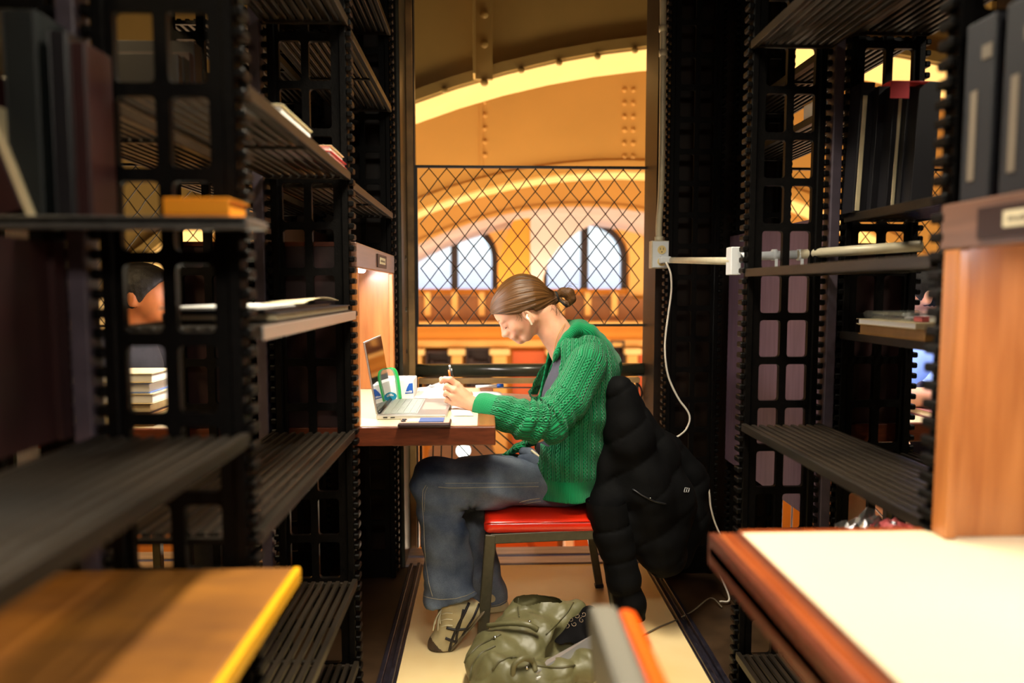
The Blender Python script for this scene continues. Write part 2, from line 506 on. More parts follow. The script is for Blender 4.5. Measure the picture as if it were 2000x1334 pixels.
class SDF:
    def __init__(s, lo, hi, h):
        s.lo = np.array(lo, float)
        s.h = h
        s.n = np.ceil((np.array(hi, float) - s.lo) / h).astype(int) + 1
        s.F = np.full(tuple(s.n), 0.2, dtype=np.float32)
        s.ax = [(s.lo[i] + np.arange(s.n[i]) * h).astype(np.float32) for i in range(3)]
    def win(s, lo, hi):
        sl = []
        for i in range(3):
            a = int(max(0, math.floor((lo[i] - s.lo[i]) / s.h)))
            b = int(min(s.n[i], math.ceil((hi[i] - s.lo[i]) / s.h) + 1))
            if b <= a: return None, None
            sl.append(slice(a, b))
        X = s.ax[0][sl[0]][:, None, None]
        Y = s.ax[1][sl[1]][None, :, None]
        Z = s.ax[2][sl[2]][None, None, :]
        return tuple(sl), (X, Y, Z)
    def comb(s, sl, d, k, op):
        Fw = s.F[sl]
        if op == 'sub':
            d = -d
            if k <= 0: s.F[sl] = np.maximum(Fw, d); return
            hh = np.clip(0.5 - 0.5 * (Fw - d) / k, 0, 1)
            s.F[sl] = Fw * (1 - hh) + d * hh + k * hh * (1 - hh)
        else:
            if k <= 0: s.F[sl] = np.minimum(Fw, d); return
            hh = np.clip(0.5 + 0.5 * (Fw - d) / k, 0, 1)
            s.F[sl] = Fw * (1 - hh) + d * hh - k * hh * (1 - hh)
    def cone(s, a, b, ra, rb=None, k=0.02, op='add', sq=None):
        """sq = (axis vector, factor): squash across that axis"""
        if rb is None: rb = ra
        a = np.array(a, float); b = np.array(b, float)
        m = max(ra, rb) * 1.3 + k + 0.03
        sl, g = s.win(np.minimum(a, b) - m, np.maximum(a, b) + m)
        if sl is None: return s
        X, Y, Z = g
        d = b - a
        L2 = max(float(d @ d), 1e-12)
        px, py, pz = X - a[0], Y - a[1], Z - a[2]
        t = np.clip((px * d[0] + py * d[1] + pz * d[2]) / L2, 0, 1)
        qx, qy, qz = px - t * d[0], py - t * d[1], pz - t * d[2]
        if sq is not None:
            ax, fac = sq
            ax = np.array(ax, float); ax /= np.linalg.norm(ax)
            c = qx * ax[0] + qy * ax[1] + qz * ax[2]
            e = c * (1 / fac - 1)
            qx, qy, qz = qx + e * ax[0], qy + e * ax[1], qz + e * ax[2]
        D = np.sqrt(qx * qx + qy * qy + qz * qz) - (ra + t * (rb - ra))
        s.comb(sl, D, k, op)
        return s
    def path(s, pts, rs, k=0.02, op='add', sq=None):
        for i in range(len(pts) - 1):
            s.cone(pts[i], pts[i + 1], rs[i], rs[i + 1], k, op, sq)
        return s
    def ell(s, c, r, R=None, k=0.02, op='add'):
        c = np.array(c, float)
        r = np.array(r if hasattr(r, '__len__') else (r, r, r), float)
        m = max(r) + k + 0.03
        sl, g = s.win(c - m, c + m)
        if sl is None: return s
        x, y, z = g[0] - c[0], g[1] - c[1], g[2] - c[2]
        if R is not None:
            R = np.array(R)   # rows: local axes
            x, y, z = (R[0, 0] * x + R[0, 1] * y + R[0, 2] * z, R[1, 0] * x + R[1, 1] * y + R[1, 2] * z, R[2, 0] * x + R[2, 1] * y + R[2, 2] * z)
        k0 = np.sqrt((x / r[0]) ** 2 + (y / r[1]) ** 2 + (z / r[2]) ** 2)
        k1 = np.sqrt((x / r[0] ** 2) ** 2 + (y / r[1] ** 2) ** 2 + (z / r[2] ** 2) ** 2) + 1e-9
        s.comb(sl, k0 * (k0 - 1) / k1, k, op)
        return s
    def rbox(s, c, hs, rad, R=None, k=0.02, op='add'):
        c = np.array(c, float); hs = np.array(hs, float)
        m = float(np.linalg.norm(hs)) + k + 0.03
        sl, g = s.win(c - m, c + m)
        if sl is None: return s
        x, y, z = g[0] - c[0], g[1] - c[1], g[2] - c[2]
        if R is not None:
            R = np.array(R)
            x, y, z = (R[0, 0] * x + R[0, 1] * y + R[0, 2] * z, R[1, 0] * x + R[1, 1] * y + R[1, 2] * z, R[2, 0] * x + R[2, 1] * y + R[2, 2] * z)
        qx, qy, qz = abs(x) - hs[0] + rad, abs(y) - hs[1] + rad, abs(z) - hs[2] + rad
        D = np.sqrt(np.maximum(qx, 0) ** 2 + np.maximum(qy, 0) ** 2 + np.maximum(qz, 0) ** 2) + np.minimum(np.maximum(qx, np.maximum(qy, qz)), 0) - rad
        s.comb(sl, D, k, op)
        return s
    def cut(s, p, n, k=0.0, lo=None, hi=None):
        """remove the half space on the side n points to (optionally only in a box)"""
        if lo is None:
            lo = s.lo; hi = s.lo + s.n * s.h
        sl, (X, Y, Z) = s.win(lo, hi)
        if sl is None: return s
        n = np.array(n, float); n /= np.linalg.norm(n)
        D = (X - p[0]) * n[0] + (Y - p[1]) * n[1] + (Z - p[2]) * n[2]
        s.comb(sl, -D, k, 'sub')
        return s
    def disp(s, fn, band=0.03):
        m = np.abs(s.F) < band
        I, J, K = np.nonzero(m)
        s.F[m] += fn(s.ax[0][I], s.ax[1][J], s.ax[2][K]).astype(np.float32)
        return s
    def shell(s, t):
        """keep only a skin of thickness t inside the surface"""
        s.F = np.maximum(s.F, -(s.F + t))
        return s
    def mesh(s, name, M=None, uv=None, iters=0):
        v, f = surface_nets(s.F, s.lo, s.h)
        me = bpy.data.meshes.new(name)
        vv = v
        if M is not None:
            A = np.array(M)
            vv = v @ A[:3, :3].T + A[:3, 3]
        me.vertices.add(len(vv))
        me.vertices.foreach_set('co', vv.astype(np.float32).ravel())
        me.loops.add(f.size)
        me.loops.foreach_set('vertex_index', f.ravel().astype(np.int32))
        me.polygons.add(len(f))
        me.polygons.foreach_set('loop_start', (np.arange(len(f)) * 4).astype(np.int32))
        me.update(calc_edges=True)
        me.validate()
        if uv is not None:
            U = uv(v)
            lay = me.uv_layers.new(name='UVMap')
            vi = np.empty(len(me.loops), dtype=np.int32)
            me.loops.foreach_get('vertex_index', vi)
            lay.data.foreach_set('uv', U[vi].astype(np.float32).ravel())
        me.polygons.foreach_set('use_smooth', [True] * len(me.polygons))
        return me

def wnoise(seed, scale, n=7):
    rng = np.random.RandomState(seed)
    D = rng.normal(size=(n, 3)); D /= np.linalg.norm(D, axis=1)[:, None]
    ph = rng.uniform(0, 6.28, n)
    fr = rng.uniform(0.6, 1.6, n) * scale
    def fn(x, y, z):
        out = 0
        for i in range(n):
            out = out + np.sin((x * D[i, 0] + y * D[i, 1] + z * D[i, 2]) * fr[i] + ph[i])
        return out / n
    return fn

def bvh_of(ob):
    me = ob.data
    mw = ob.matrix_basis if ob.parent is None else Matrix.Identity(4)
    vs = [v.co.copy() for v in me.vertices]
    return BVHTree.FromPolygons(vs, [tuple(p.vertices) for p in me.polygons])

def onto(bvh, pts, off=0.0015, sub=6):
    """lay a photo-space polyline on the surface that the mesh shows there"""
    out = []
    dense = []
    for i in range(len(pts) - 1):
        for k in range(sub):
            t = k / sub
            dense.append((pts[i][0] * (1 - t) + pts[i + 1][0] * t, pts[i][1] * (1 - t) + pts[i + 1][1] * t))
    dense.append(pts[-1])
    for p in dense:
        d = ray(*p).normalized()
        hit, n, i, dist = bvh.ray_cast(CO, d)
        if hit is None: continue
        if n.dot(d) > 0: n = -n
        out.append(hit + n * off)
    return out

def smoothline(pts, n=8):
    """Catmull-Rom through 3-D points"""
    P = [Vector(p) for p in pts]
    P = [P[0] * 2 - P[1]] + P + [P[-1] * 2 - P[-2]]
    out = []
    for i in range(1, len(P) - 2):
        for k in range(n):
            t = k / n
            a, b, c, d = P[i - 1], P[i], P[i + 1], P[i + 2]
            out.append(0.5 * ((2 * b) + (c - a) * t + (2 * a - 5 * b + 4 * c - d) * t * t + (3 * b - a - 3 * c + d) * t ** 3))
    out.append(P[-2])
    return out
# ------------------------------------------------------------------ layout constants
XL, XR, PW = -0.355, 0.706, 0.235
PY = [1.08, 1.92, 2.77]
GAP = 0.036
LB = XL - PW - GAP          # inner edge of the rear left range
RB = XR + PW + GAP
LAo = LB - PW               # its far edge = right side of the next aisle on the left
RAo = RB + PW
AW = XR - XL
YR = 3.10                   # railing plane
CEIL = 2.46

def struct(name, lo, hi, m, bevel=0, parent=None):
    o = boxo(name, lo, hi, m, parent, bevel)
    if parent is None: o['kind'] = 'structure'
    return o

def structm(name, me, m, smooth=False):
    o = link(name, me, m, None, smooth)
    o['kind'] = 'structure'
    return o

# ---- stack room shell
for i, (xa, xb) in enumerate(((XL, XR), (LAo - AW, LAo), (RAo, RAo + AW))):
    fx0, fx1 = xa + 0.085, xb - 0.043
    struct('floor', (fx0, -1.2, -0.03), (fx1, 2.872, 0.0), floorlight)
    for k, (a, b) in enumerate(((fx0 - 0.06, fx0), (fx1, fx1 + 0.06))):
        t = struct('trim', (a, -1.2, -0.03), (b, 2.872, 0.004), darktrim)
        boxo('trim_ridge', (a + 0.004, -1.2, 0.004), (a + 0.020, 2.872, 0.016), darktrim, t, 0.003)
        boxo('trim_ridge', (b - 0.024, -1.2, 0.004), (b - 0.008, 2.872, 0.018), darktrim, t, 0.003)
    struct('sill_board', (xa - 0.0, 2.876, -0.03), (xb + 0.02, 2.955, 0.006), sillm, 0.004)
    struct('sill_board', (xa - 0.0, 2.968, -0.03), (xb + 0.02, 3.055, 0.010), sillm, 0.004)
# dark floor under the ranges
xs = [-2.9, LAo - AW + 0.025, LAo - 0.103 + 0.12, XL + 0.025, XR + 0.017, RAo + 0.025, RAo + AW + 0.017, 3.3]
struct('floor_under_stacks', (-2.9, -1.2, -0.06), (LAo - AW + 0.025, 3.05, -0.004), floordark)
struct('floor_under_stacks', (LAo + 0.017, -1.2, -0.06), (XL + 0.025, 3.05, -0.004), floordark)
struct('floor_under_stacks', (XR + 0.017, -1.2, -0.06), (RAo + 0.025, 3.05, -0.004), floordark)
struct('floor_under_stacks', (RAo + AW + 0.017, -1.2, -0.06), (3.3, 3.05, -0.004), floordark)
struct('ceiling', (-3.0, -1.3, CEIL), (3.4, 3.16, CEIL + 0.08), roomwall)
struct('wall_back', (-3.0, -1.3, -0.06), (3.4, -1.2, CEIL), roomwall)
struct('wall_left', (-3.0, -1.2, -0.06), (-2.9, 3.16, CEIL), roomwall)
struct('wall_right', (3.3, -1.2, -0.06), (3.4, 3.16, CEIL), roomwall)
# piers that close the ranges off towards the hall
for a, b in ((-2.9, LAo - AW), (LAo, XL), (XR + 0.0, RAo - 0.0), (RAo + AW, 3.3)):
    struct('wall_pier', (a, 2.90, -0.06), (b, 3.12, CEIL), brownpost)

# ---- frame posts and railing at the end of an aisle
def wire_mesh(x0, x1, z0, z1, y, parent, single):
    pitch = (x1 - x0) / 13.0
    hz = 0.0975
    slope = hz / pitch
    wires = []
    nz = (z1 - z0) / hz
    for sgn in (1, -1):
        off = -int(nz) - 3
        while off < 14 + int(nz) + 3:
            # wire: x = x0 + pitch*(off + .65) + sgn*(z-z1)/slope
            pts = []
            xa = x0 + pitch * (off + 0.65)
            for i in range(0, 60):
                z = z1 - i * hz / 2
                if z < z0 - 1e-6: break
                x = xa + sgn * (z1 - z) / slope
                if x0 <= x <= x1:
                    pts.append((x + 0.0016 * (1 if i % 2 else -1) * sgn, y + 0.003 * (1 if (i + off) % 2 else -1) * sgn, z))
            if len(pts) >= 2:
                wires.append(pts)
            off += 1
    if single:
        for p in wires:
            MB().tube(p, 0.0024, 5).make('mesh_wire', wirem, parent, True)
    else:
        mb = MB()
        for p in wires: mb.tube(p, 0.0024, 4)
        o = mb.make('wire_lattice', wirem, parent)
        o['kind'] = 'stuff'

def aisle_end(xa, xb, single, where):
    mx0, mx1 = xa + 0.047, xb + 0.012
    post = thing('frame_post', 'dark green post with worn tan edge, left jamb of the %s opening' % where, 'post', (xa, YR, 0))
    boxo('post_side', (xa - 0.004, 2.86, 0), (xa + 0.012, YR + 0.02, CEIL), greeniron, post, 0.003)
    boxo('front_strip', (xa + 0.012, YR - 0.03, 0), (mx0 - 0.006, YR + 0.0, CEIL), tanpost, post, 0.003)
    boxo('inner_edge', (mx0 - 0.006, YR - 0.02, 0), (mx0, YR + 0.03, CEIL), wirem, post)
    for z in (0.62, 0.90, 1.08, 1.30):
        MB().sphere((xa + 0.013, 2.99, z), 0.010, 8, 6, (0.5, 1, 1)).make('bolt', greeniron, post, True)
    post = thing('frame_post', 'dark brown iron frame post, right jamb of the %s opening' % where, 'post', (xb, YR, 0))
    boxo('post_face', (mx1, YR - 0.03, 0), (mx1 + 0.026, YR + 0.03, CEIL), brownpost, post, 0.002)
    boxo('inner_edge', (mx1 - 0.005, YR - 0.02, 0), (mx1, YR + 0.03, CEIL), wirem, post)
    for z in (0.725, 0.738):
        MB().sphere((mx1 + 0.012, YR - 0.031, z), 0.004, 8, 6).make('rivet', nickel, post, True)
    # mesh screen
    sc = thing('wire_screen', 'black diamond wire screen across the %s opening' % where, 'screen', ((xa + xb) / 2, YR, 1.0))
    z0, z1 = W(1000, 633, YR).z, W(1000, 329, YR).z
    boxo('screen_rail', (mx0, YR - 0.008, z1), (mx1, YR + 0.008, z1 + 0.011), wirem, sc)
    boxo('screen_rail', (mx0, YR - 0.008, z0 - 0.011), (mx1, YR + 0.008, z0), greeniron, sc)
    boxo('screen_stile', (mx0, YR - 0.008, z0), (mx0 + 0.008, YR + 0.008, z1), wirem, sc)
    boxo('screen_stile', (mx1 - 0.008, YR - 0.008, z0), (mx1, YR + 0.008, z1), wirem, sc)
    wire_mesh(mx0 + 0.008, mx1 - 0.008, z0, z1, YR, sc, single)
    # railing
    rl = thing('iron_railing', 'green tubular handrail over thin iron rods in the %s opening' % where, 'railing', ((xa + xb) / 2, YR, 0))
    zr = W(1000, 723, YR).z
    MB().tube([(mx0 - 0.005, YR, zr), (mx1 + 0.005, YR, zr)], 0.030, 20).make('handrail', railm, rl, True)
    boxo('top_flat', (mx0 + 0.006, YR - 0.02, zr - 0.058), (mx1 - 0.03, YR + 0.01, zr - 0.034), tanpost if single else greeniron, rl, 0.002)
    boxo('side_flat', (mx0 + 0.006, YR - 0.01, 0.0), (mx0 + 0.018, YR + 0.01, zr - 0.034), brownpost, rl)
    boxo('side_flat', (mx1 - 0.045, YR - 0.01, 0.0), (mx1 - 0.033, YR + 0.01, zr - 0.034), greeniron, rl)
    dx = xa - XL
    def P(px, py):
        p = W(px, py, YR); return (p.x + dx, p.y, p.z)
    def rod(pts): MB().tube(pts, 0.0036, 6).make('rod', wirem, rl, True)
    for py in (757, 774):
        rod([P(890, py), P(1246, py)])
    for py in (1051, 1075):
        a = P(830, py); rod([a, P(1246, py - 1)])
    for px in (823, 846, 862, 883):
        rod([P(px, 745), P(px, 868), P(px - 0.5, 900), P(px, 1045)])
    for (ax, ay), (bx, by) in (((894, 866), (919, 894)), ((919.5, 866), (942, 889)), ((943, 866), (967, 887)), ((970, 862), (988, 876)), ((973, 843), (1005, 871)), ((1003, 841), (1023, 861))):
        dxx, dyy = (bx - ax) / (by - ay), 1
        up = 90 if ax < 1000 else 66
        rod([P(ax - dxx * up, ay - up), P(ax, ay), P(bx, by), P(bx + dxx * 150, by + 150)])
    c = P(1228, 768)
    R = 26 / 439.0
    for cx in (c[0], ):
        MB().tube([(cx + R * math.cos(t * math.pi / 14), YR, c[2] + R * math.sin(t * math.pi / 14)) for t in range(28)], 0.0045, 6, closed=True).make('ring', wirem, rl, True)
    MB().tube([P(1196, 745), P(1206, 741), P(1222, 743), P(1236, 748), P(1246, 741)], 0.0040, 6).make('scroll', wirem, rl, True)

aisle_end(XL, XR, True, 'middle aisle')
aisle_end(LAo - AW, LAo, False, 'left aisle')
aisle_end(RAo, RAo + AW, False, 'right aisle')

# ------------------------------------------------------------------ reading hall beyond
HX0, HX1, HY1, HZ0, HZ1 = -9.5, 10.5, 11.0, -3.0, 6.2
struct('floor_hall', (HX0, 3.2, HZ0 - 0.1), (HX1, 12, HZ0), creampaint)
struct('ceiling_hall', (HX0, 3.16, HZ1), (HX1, 12, HZ1 + 0.1), creampaint)
struct('wall_hall_left', (HX0 - 0.1, 3.16, HZ0), (HX0, 12, HZ1), ochreC)
struct('wall_hall_right', (HX1, 3.16, HZ0), (HX1 + 0.1, 12, HZ1), ochreC)
struct('wall_hall_front', (HX0, 3.12, HZ0), (HX1, 3.16, -0.08), roomwall)
struct('wall_hall_upper', (HX0, 3.12, CEIL), (HX1, 3.16, HZ1), roomwall)
struct('wall_hall_flank', (HX0, 3.12, -0.08), (-2.9, 3.16, CEIL), roomwall)
struct('wall_hall_flank', (3.3, 3.12, -0.08), (HX1, 3.16, CEIL), roomwall)

def arc_through(pts, n=40, x0=None, x1=None):
    """least squares circle z(x) through 2-D points"""
    A = np.array([[2 * x, 2 * z, 1] for x, z in pts]); b = np.array([x * x + z * z for x, z in pts])
    s = np.linalg.lstsq(A, b, rcond=None)[0]
    cx, cz = s[0], s[1]; R = math.sqrt(s[2] + cx * cx + cz * cz)
    return cx, cz, R

def rib(name, Y, depth, pix, m_web, m_flange, angle_h, x_lo=None, thick=0.03, fl=0.05):
    pts = [(W(px, py, Y).x, W(px, py, Y).z) for px, py in pix]
    cx, cz, R = arc_through(pts)
    rt = thing(name, None, 'arch', (cx, Y, cz))
    arc = []
    for i in range(61):
        t = math.radians(180 - i * 3)
        x, z = cx + R * math.cos(t), cz + R * math.sin(t)
        if z > HZ0 + 0.02: arc.append((x, z))
    outer = arc + [(arc[-1][0] + 1.2, arc[-1][1]), (arc[-1][0] + 1.2, HZ1), (arc[0][0] - 1.2, HZ1), (arc[0][0] - 1.2, arc[0][1])]
    link('web', plate(outer, [], Y, Y + thick), m_web, rt)
    # flange (soffit)
    def band(r0, r1, ya, yb):
        mb = MB()
        n = len(arc)
        for i, (x, z) in enumerate(arc):
            ux, uz = (x - cx) / R, (z - cz) / R
            for r, y in ((r0, ya), (r1, ya), (r1, yb), (r0, yb)):
                mb.v.append((cx + ux * r, y, cz + uz * r))
        for i in range(n - 1):
            for k in range(4):
                k2 = (k + 1) % 4
                mb.f.append((i * 4 + k, i * 4 + k2, i * 4 + 4 + k2, i * 4 + 4 + k))
        mb.f.append((0, 3, 2, 1)); mb.f.append(tuple((n - 1) * 4 + k for k in range(4)))
        return mb
    o = band(R - 0.012, R + fl * 0.4, Y - 0.012, Y + depth).make('flange', m_flange, rt)
    band(R + 0.006, R + angle_h, Y - 0.022, Y).make('edge_angle', m_web, rt)
    return rt, (cx, cz, R)

def rivets(parent, pts, Y, r, m):
    for p in pts:
        w = W(p[0], p[1], Y)
        MB().sphere(w, r, 10, 6, (1, 0.55, 1)).make('rivet', m, parent, True)

r1, c1 = rib('riveted_arch', 4.2, 0.42, [(810, 198), (925, 165), (1040, 130), (1150, 108), (1270, 93)], ochreA, creampaint, 0.065)
tag(r1, 'brown ochre riveted steel arch nearest the aisle with a bright cream underside')
x0, x1 = W(924, 60, 4.2).x, W(962, 60, 4.2).x
ztop = HZ1
zb = W(943, 158, 4.2).z
boxo('stiffener', (x0, 4.17, zb), (x1, 4.2, ztop), ochreA, r1, 0.004)
boxo('stiffener_web', (x0, 4.06, zb), (x0 + 0.014, 4.17, ztop), ochreA, r1, 0.003)
for dx in (-3.0, -1.5, 1.5, 3.0):
    zz = math.sqrt(max(0.01, c1[2] ** 2 - (x0 + dx - c1[0]) ** 2)) + c1[1]
    boxo('stiffener', (x0 + dx, 4.17, zz + 0.02), (x1 + dx, 4.2, ztop), ochreA, r1, 0.004)
    boxo('stiffener_web', (x0 + dx, 4.06, zz + 0.02), (x0 + dx + 0.014, 4.17, ztop), ochreA, r1, 0.003)
rivets(r1, [(946, -40), (946, 28), (946, 86), (946, 161)], 4.17, 0.024, ochreA)
rivets(r1, [(868, 176), (1018, 137), (1092, 122), (1167, 110), (1240, 98), (795, 198)], 4.178, 0.020, ochreA)

r2, c2 = rib('riveted_arch', 6.6, 0.40, [(818, 412), (925, 374), (1032, 350), (1150, 339), (1265, 335)], ochreB, creampaint, 0.10)
tag(r2, 'orange ochre riveted steel arch behind the nearest one, its rim seen through the wire screen')
rivets(r2, [(947, y) for y in (199, 225, 251, 277, 303)], 6.59, 0.020, ochreB)
rivets(r2, [(x, y) for x in (1220, 1237) for y in (176, 202, 228, 254, 280, 306)], 6.59, 0.020, ochreB)
p = W(942, 200, 6.6)
boxo('web_seam', (p.x - 0.02, 6.585, W(942, 345, 6.6).z), (p.x, 6.6, HZ1), ochreB, r2)
r3, c3 = rib('plaster_vault_arch', 8.8, 2.2, [(818, 478), (900, 445), (980, 420), (1050, 408), (1100, 406), (1180, 409), (1265, 415)], ochreB, lavplaster, 0.05, fl=0.05)
tag(r3, 'broad pale plaster vault arch in front of the arched windows')

# far wall with the two arched windows
YF = HY1
def wx(px, py=565): return W(px, py, YF).x
def wz(py, px=1000): return W(px, py, YF).z
def archpoly(x0, x1, z0, zs, rise, n=18):
    cx = (x0 + x1) / 2; hw = (x1 - x0) / 2
    out = [(x0, z0), (x1, z0), (x1, zs)]
    for i in range(1, n):
        t = math.pi * i / n
        out.append((cx + hw * math.cos(t), zs + rise * math.sin(t)))
    out.append((x0, zs))
    return out
wins = []
for a, b in ((806, 972), (1062, 1232)):
    wins.append((wx(a), wx(b)))
pitchw = wins[1][0] - wins[0][0]
allw = [(wins[0][0] + k * pitchw, wins[0][1] + k * pitchw) for k in range(-3, 5)]
zsill, zspr = wz(564), wz(505)
holes = [archpoly(a, b, zsill, zspr, wz(428) - zspr) for a, b in allw]
wall = structm('wall_far', plate([(HX0, HZ0), (HX1, HZ0), (HX1, HZ1), (HX0, HZ1)], holes, YF, YF + 0.35), ochreC)
for k, (a, b) in enumerate(allw):
    vis = k in (3, 4)
    wd = bpy.data.objects.new('window_%d' % (k + 1), None)
    wd.location = ((a + b) / 2, YF, zsill)
    COL.objects.link(wd); wd['kind'] = 'structure'
    o1 = archpoly(a - 0.02, b + 0.02, zsill - 0.14, zspr, wz(428) - zspr + 0.04)
    o2 = archpoly(a + 0.06, b - 0.09, zsill, zspr, wz(438) - zspr)
    link('window_frame', plate(o1, [o2], YF + 0.05, YF + 0.15), darkframe, wd)
    mx = a + (b - a) * 0.49
    boxo('mullion', (mx - 0.055, YF + 0.05, zsill), (mx + 0.055, YF + 0.15, zspr + (wz(438) - zspr) * 0.99), darkframe, wd)
    wfr = [o for o in wd.children if o.name.startswith('window_frame')][0]
    link('pane', plate(archpoly(a + 0.07, mx, zsill, zspr, 0.4)[:3] + [(mx, zspr + 0.55), (a + 0.30, zspr + 0.42), (a + 0.07, zspr)], [], YF + 0.10, YF + 0.11), glassm, wfr)
    link('pane', plate([(mx, zsill), (b - 0.1, zsill), (b - 0.1, zspr), (b - 0.32, zspr + 0.42), (mx, zspr + 0.55)], [], YF + 0.10, YF + 0.11), glassm, wfr)
    # moulded surround
    o3 = archpoly(a - 0.30, b + 0.30, zsill - 0.1, zspr, wz(428) - zspr + 0.24)
    o4 = archpoly(a - 0.01, b + 0.01, zsill - 0.2, zspr, wz(428) - zspr + 0.02)
    link('surround', plate([(a - 0.30, zsill - 0.1)] + [(a - 0.01, zsill - 0.1)] + list(reversed(o4[2:])) + [(b + 0.01, zsill - 0.1), (b + 0.30, zsill - 0.1)] + o3[2:], [], YF - 0.08, YF) if False else plate(o3, [archpoly(a - 0.01, b + 0.01, zsill - 0.09, zspr, wz(428) - zspr + 0.02)], YF - 0.09, YF), stone, wd)
    boxo('sill', (a - 0.05, YF - 0.2, zsill - 0.16), (b + 0.05, YF, zsill - 0.10), brownwood, wd)
    for q in range(3):
        bx = a + 0.25 + q * (b - a - 0.5) / 2
        boxo('bracket', (bx - 0.05, YF - 0.26, zsill - 0.42), (bx + 0.05, YF - 0.02, zsill - 0.05), stone, wd, 0.02)
# spandrel between the two windows
sp = [W(x, y, 9.6) for x, y in ((1036, 575), (1036, 412), (1100, 404), (1275, 402), (1262, 409), (1215, 417), (1170, 431), (1130, 452), (1095, 480), (1072, 510), (1060, 545), (1059, 575))]
so = structm('wall_spandrel', plate([(p.x, p.z) for p in sp], [], 9.6, 9.75), lavplaster)
sp = [W(x, y, 9.6) for x, y in ((975, 600), (972, 520), (985, 470), (1003, 430), (1036, 412), (1036, 600))]
so = structm('wall_pilaster', plate([(p.x, p.z) for p in sp], [], 9.62, 9.78), ochreC)
MBc = MB()
struct('trim_cornice', (HX0, YF - 0.22, wz(626)), (HX1, YF, wz(584)), brownwood)
struct('trim_cornice_ledge', (HX0, YF - 0.5, wz(634)), (HX1, YF, wz(626)), stone, 0.02)
struct('trim_frieze', (HX0, YF - 0.12, wz(662)), (HX1, YF, wz(636)), ochreC)
struct('trim_architrave', (HX0, YF - 0.2, wz(676)), (HX1, YF, wz(662)), stone, 0.02)
# arcade of piers and bookcases under the cornice
def bookcase(x0, x1, zt, zb, m, lab, books=True):
    t = thing('wall_bookcase', lab, 'bookcase', ((x0 + x1) / 2, YF - 0.1, zb))
    boxo('back_panel', (x0, YF - 0.06, zb), (x1, YF - 0.01, zt), m, t)
    for s in (x0, x1 - 0.03):
        boxo('side_panel', (s, YF - 0.22, zb), (s + 0.03, YF - 0.06, zt), m, t)
    n = max(2, int((zt - zb) / 0.32))
    for i in range(n + 1):
        z = zb + (zt - zb - 0.03) * i / n
        boxo('shelf', (x0 + 0.03, YF - 0.21, z), (x1 - 0.03, YF - 0.06, z + 0.03), m, t)
    if books:
        rng = random.Random(int(x0 * 100))
        mb = MB()
        for i in range(n):
            z = zb + (zt - zb - 0.03) * i / n + 0.03
            x = x0 + 0.04
            while x < x1 - 0.09:
                w = rng.uniform(0.025, 0.05)
                mb.box((x, YF - 0.2, z), (x + w - 0.003, YF - 0.07, z + rng.uniform(0.16, 0.24)))
                x += w
        o = mb.make('book_rows', bookdark, t); o['kind'] = 'stuff'
zb = wz(775)
bookcase(wx(832), wx(880), wz(683), zb, bookdark, 'dark bookcase on the far wall, left of the pen')
bookcase(wx(910), wx(958), wz(677), zb, bookdark, 'dark bookcase on the far wall below her face')
bookcase(wx(1188), wx(1216), wz(664), zb, bookdark, 'dark bookcase on the far wall just behind her hood')
def door(x0, x1, zt, zb, lab):
    t = thing('panelled_door', lab, 'door', ((x0 + x1) / 2, YF - 0.1, zb))
    boxo('door_leaf', (x0, YF - 0.1, zb), (x1, YF - 0.02, zt), orangewood, t)
    for a, b in ((0.08, 0.46), (0.54, 0.92)):
        for c, d in ((0.08, 0.45), (0.52, 0.94)):
            boxo('door_panel', (x0 + (x1 - x0) * a, YF - 0.115, zb + (zt - zb) * c), (x0 + (x1 - x0) * b, YF - 0.1, zb + (zt - zb) * d), orangewood, t, 0.006)
door(wx(1001), wx(1064), wz(685), HZ0, 'orange wooden double door on the far wall in front of her chest')
door(wx(1247), wx(1290), wz(682), HZ0, 'orange wooden door on the far wall beside the right jamb')
for i, px in enumerate((815, 893, 975, 1080, 1130, 1230)):
    t = thing('stone_pier', '%s honey stone pier from the left under the far cornice' % ('first', 'second', 'third', 'fourth', 'fifth', 'sixth')[i], 'pier', (wx(px), YF, HZ0), 'honey stone piers of the far wall')
    hw = 0.085 if px != 975 else 0.11
    boxo('shaft', (wx(px) - hw, YF - 0.3, HZ0), (wx(px) + hw, YF - 0.004, wz(690)), stone, t, 0.02)
    boxo('capital', (wx(px) - hw - 0.05, YF - 0.35, wz(690)), (wx(px) + hw + 0.05, YF - 0.004, wz(678)), creampaint, t, 0.02)

for a, b in ((-14, -3), (1.3, 2.2), (6, 15)):
    pass
# lower hall: round table with a lamp, arched screen, cream benches
t = thing('globe_lamp', 'small lit white globe lamp on a brass stem seen below the desk', 'lamp', tuple(W(905, 900, 8.0)))
g = W(905, 880, 8.0)
MB().sphere(g, 0.078, 16, 12).make('globe', globem, t, True)
MB().tube([(g.x, g.y, g.z - 0.06), (g.x, g.y, g.z - 0.55)], 0.02, 8).make('stem', gold, t, True)
MB().tube([(g.x, g.y, g.z - 0.55), (g.x, g.y, g.z - 0.6)], 0.12, 14).make('base', gold, t, True)
tz = g.z - 0.6
t = thing('reading_table', 'long brown reading table in the hall under the globe lamp', 'table', (g.x, 8.0, HZ0))
boxo('table_top', (g.x - 1.1, 7.6, tz - 0.06), (g.x + 1.4, 8.5, tz), brownwood, t, 0.02)
for sx in (-0.95, 1.2):
    for sy in (7.7, 8.4):
        boxo('leg', (g.x + sx - 0.05, sy - 0.05, HZ0), (g.x + sx + 0.05, sy + 0.05, tz - 0.06), brownwood, t)
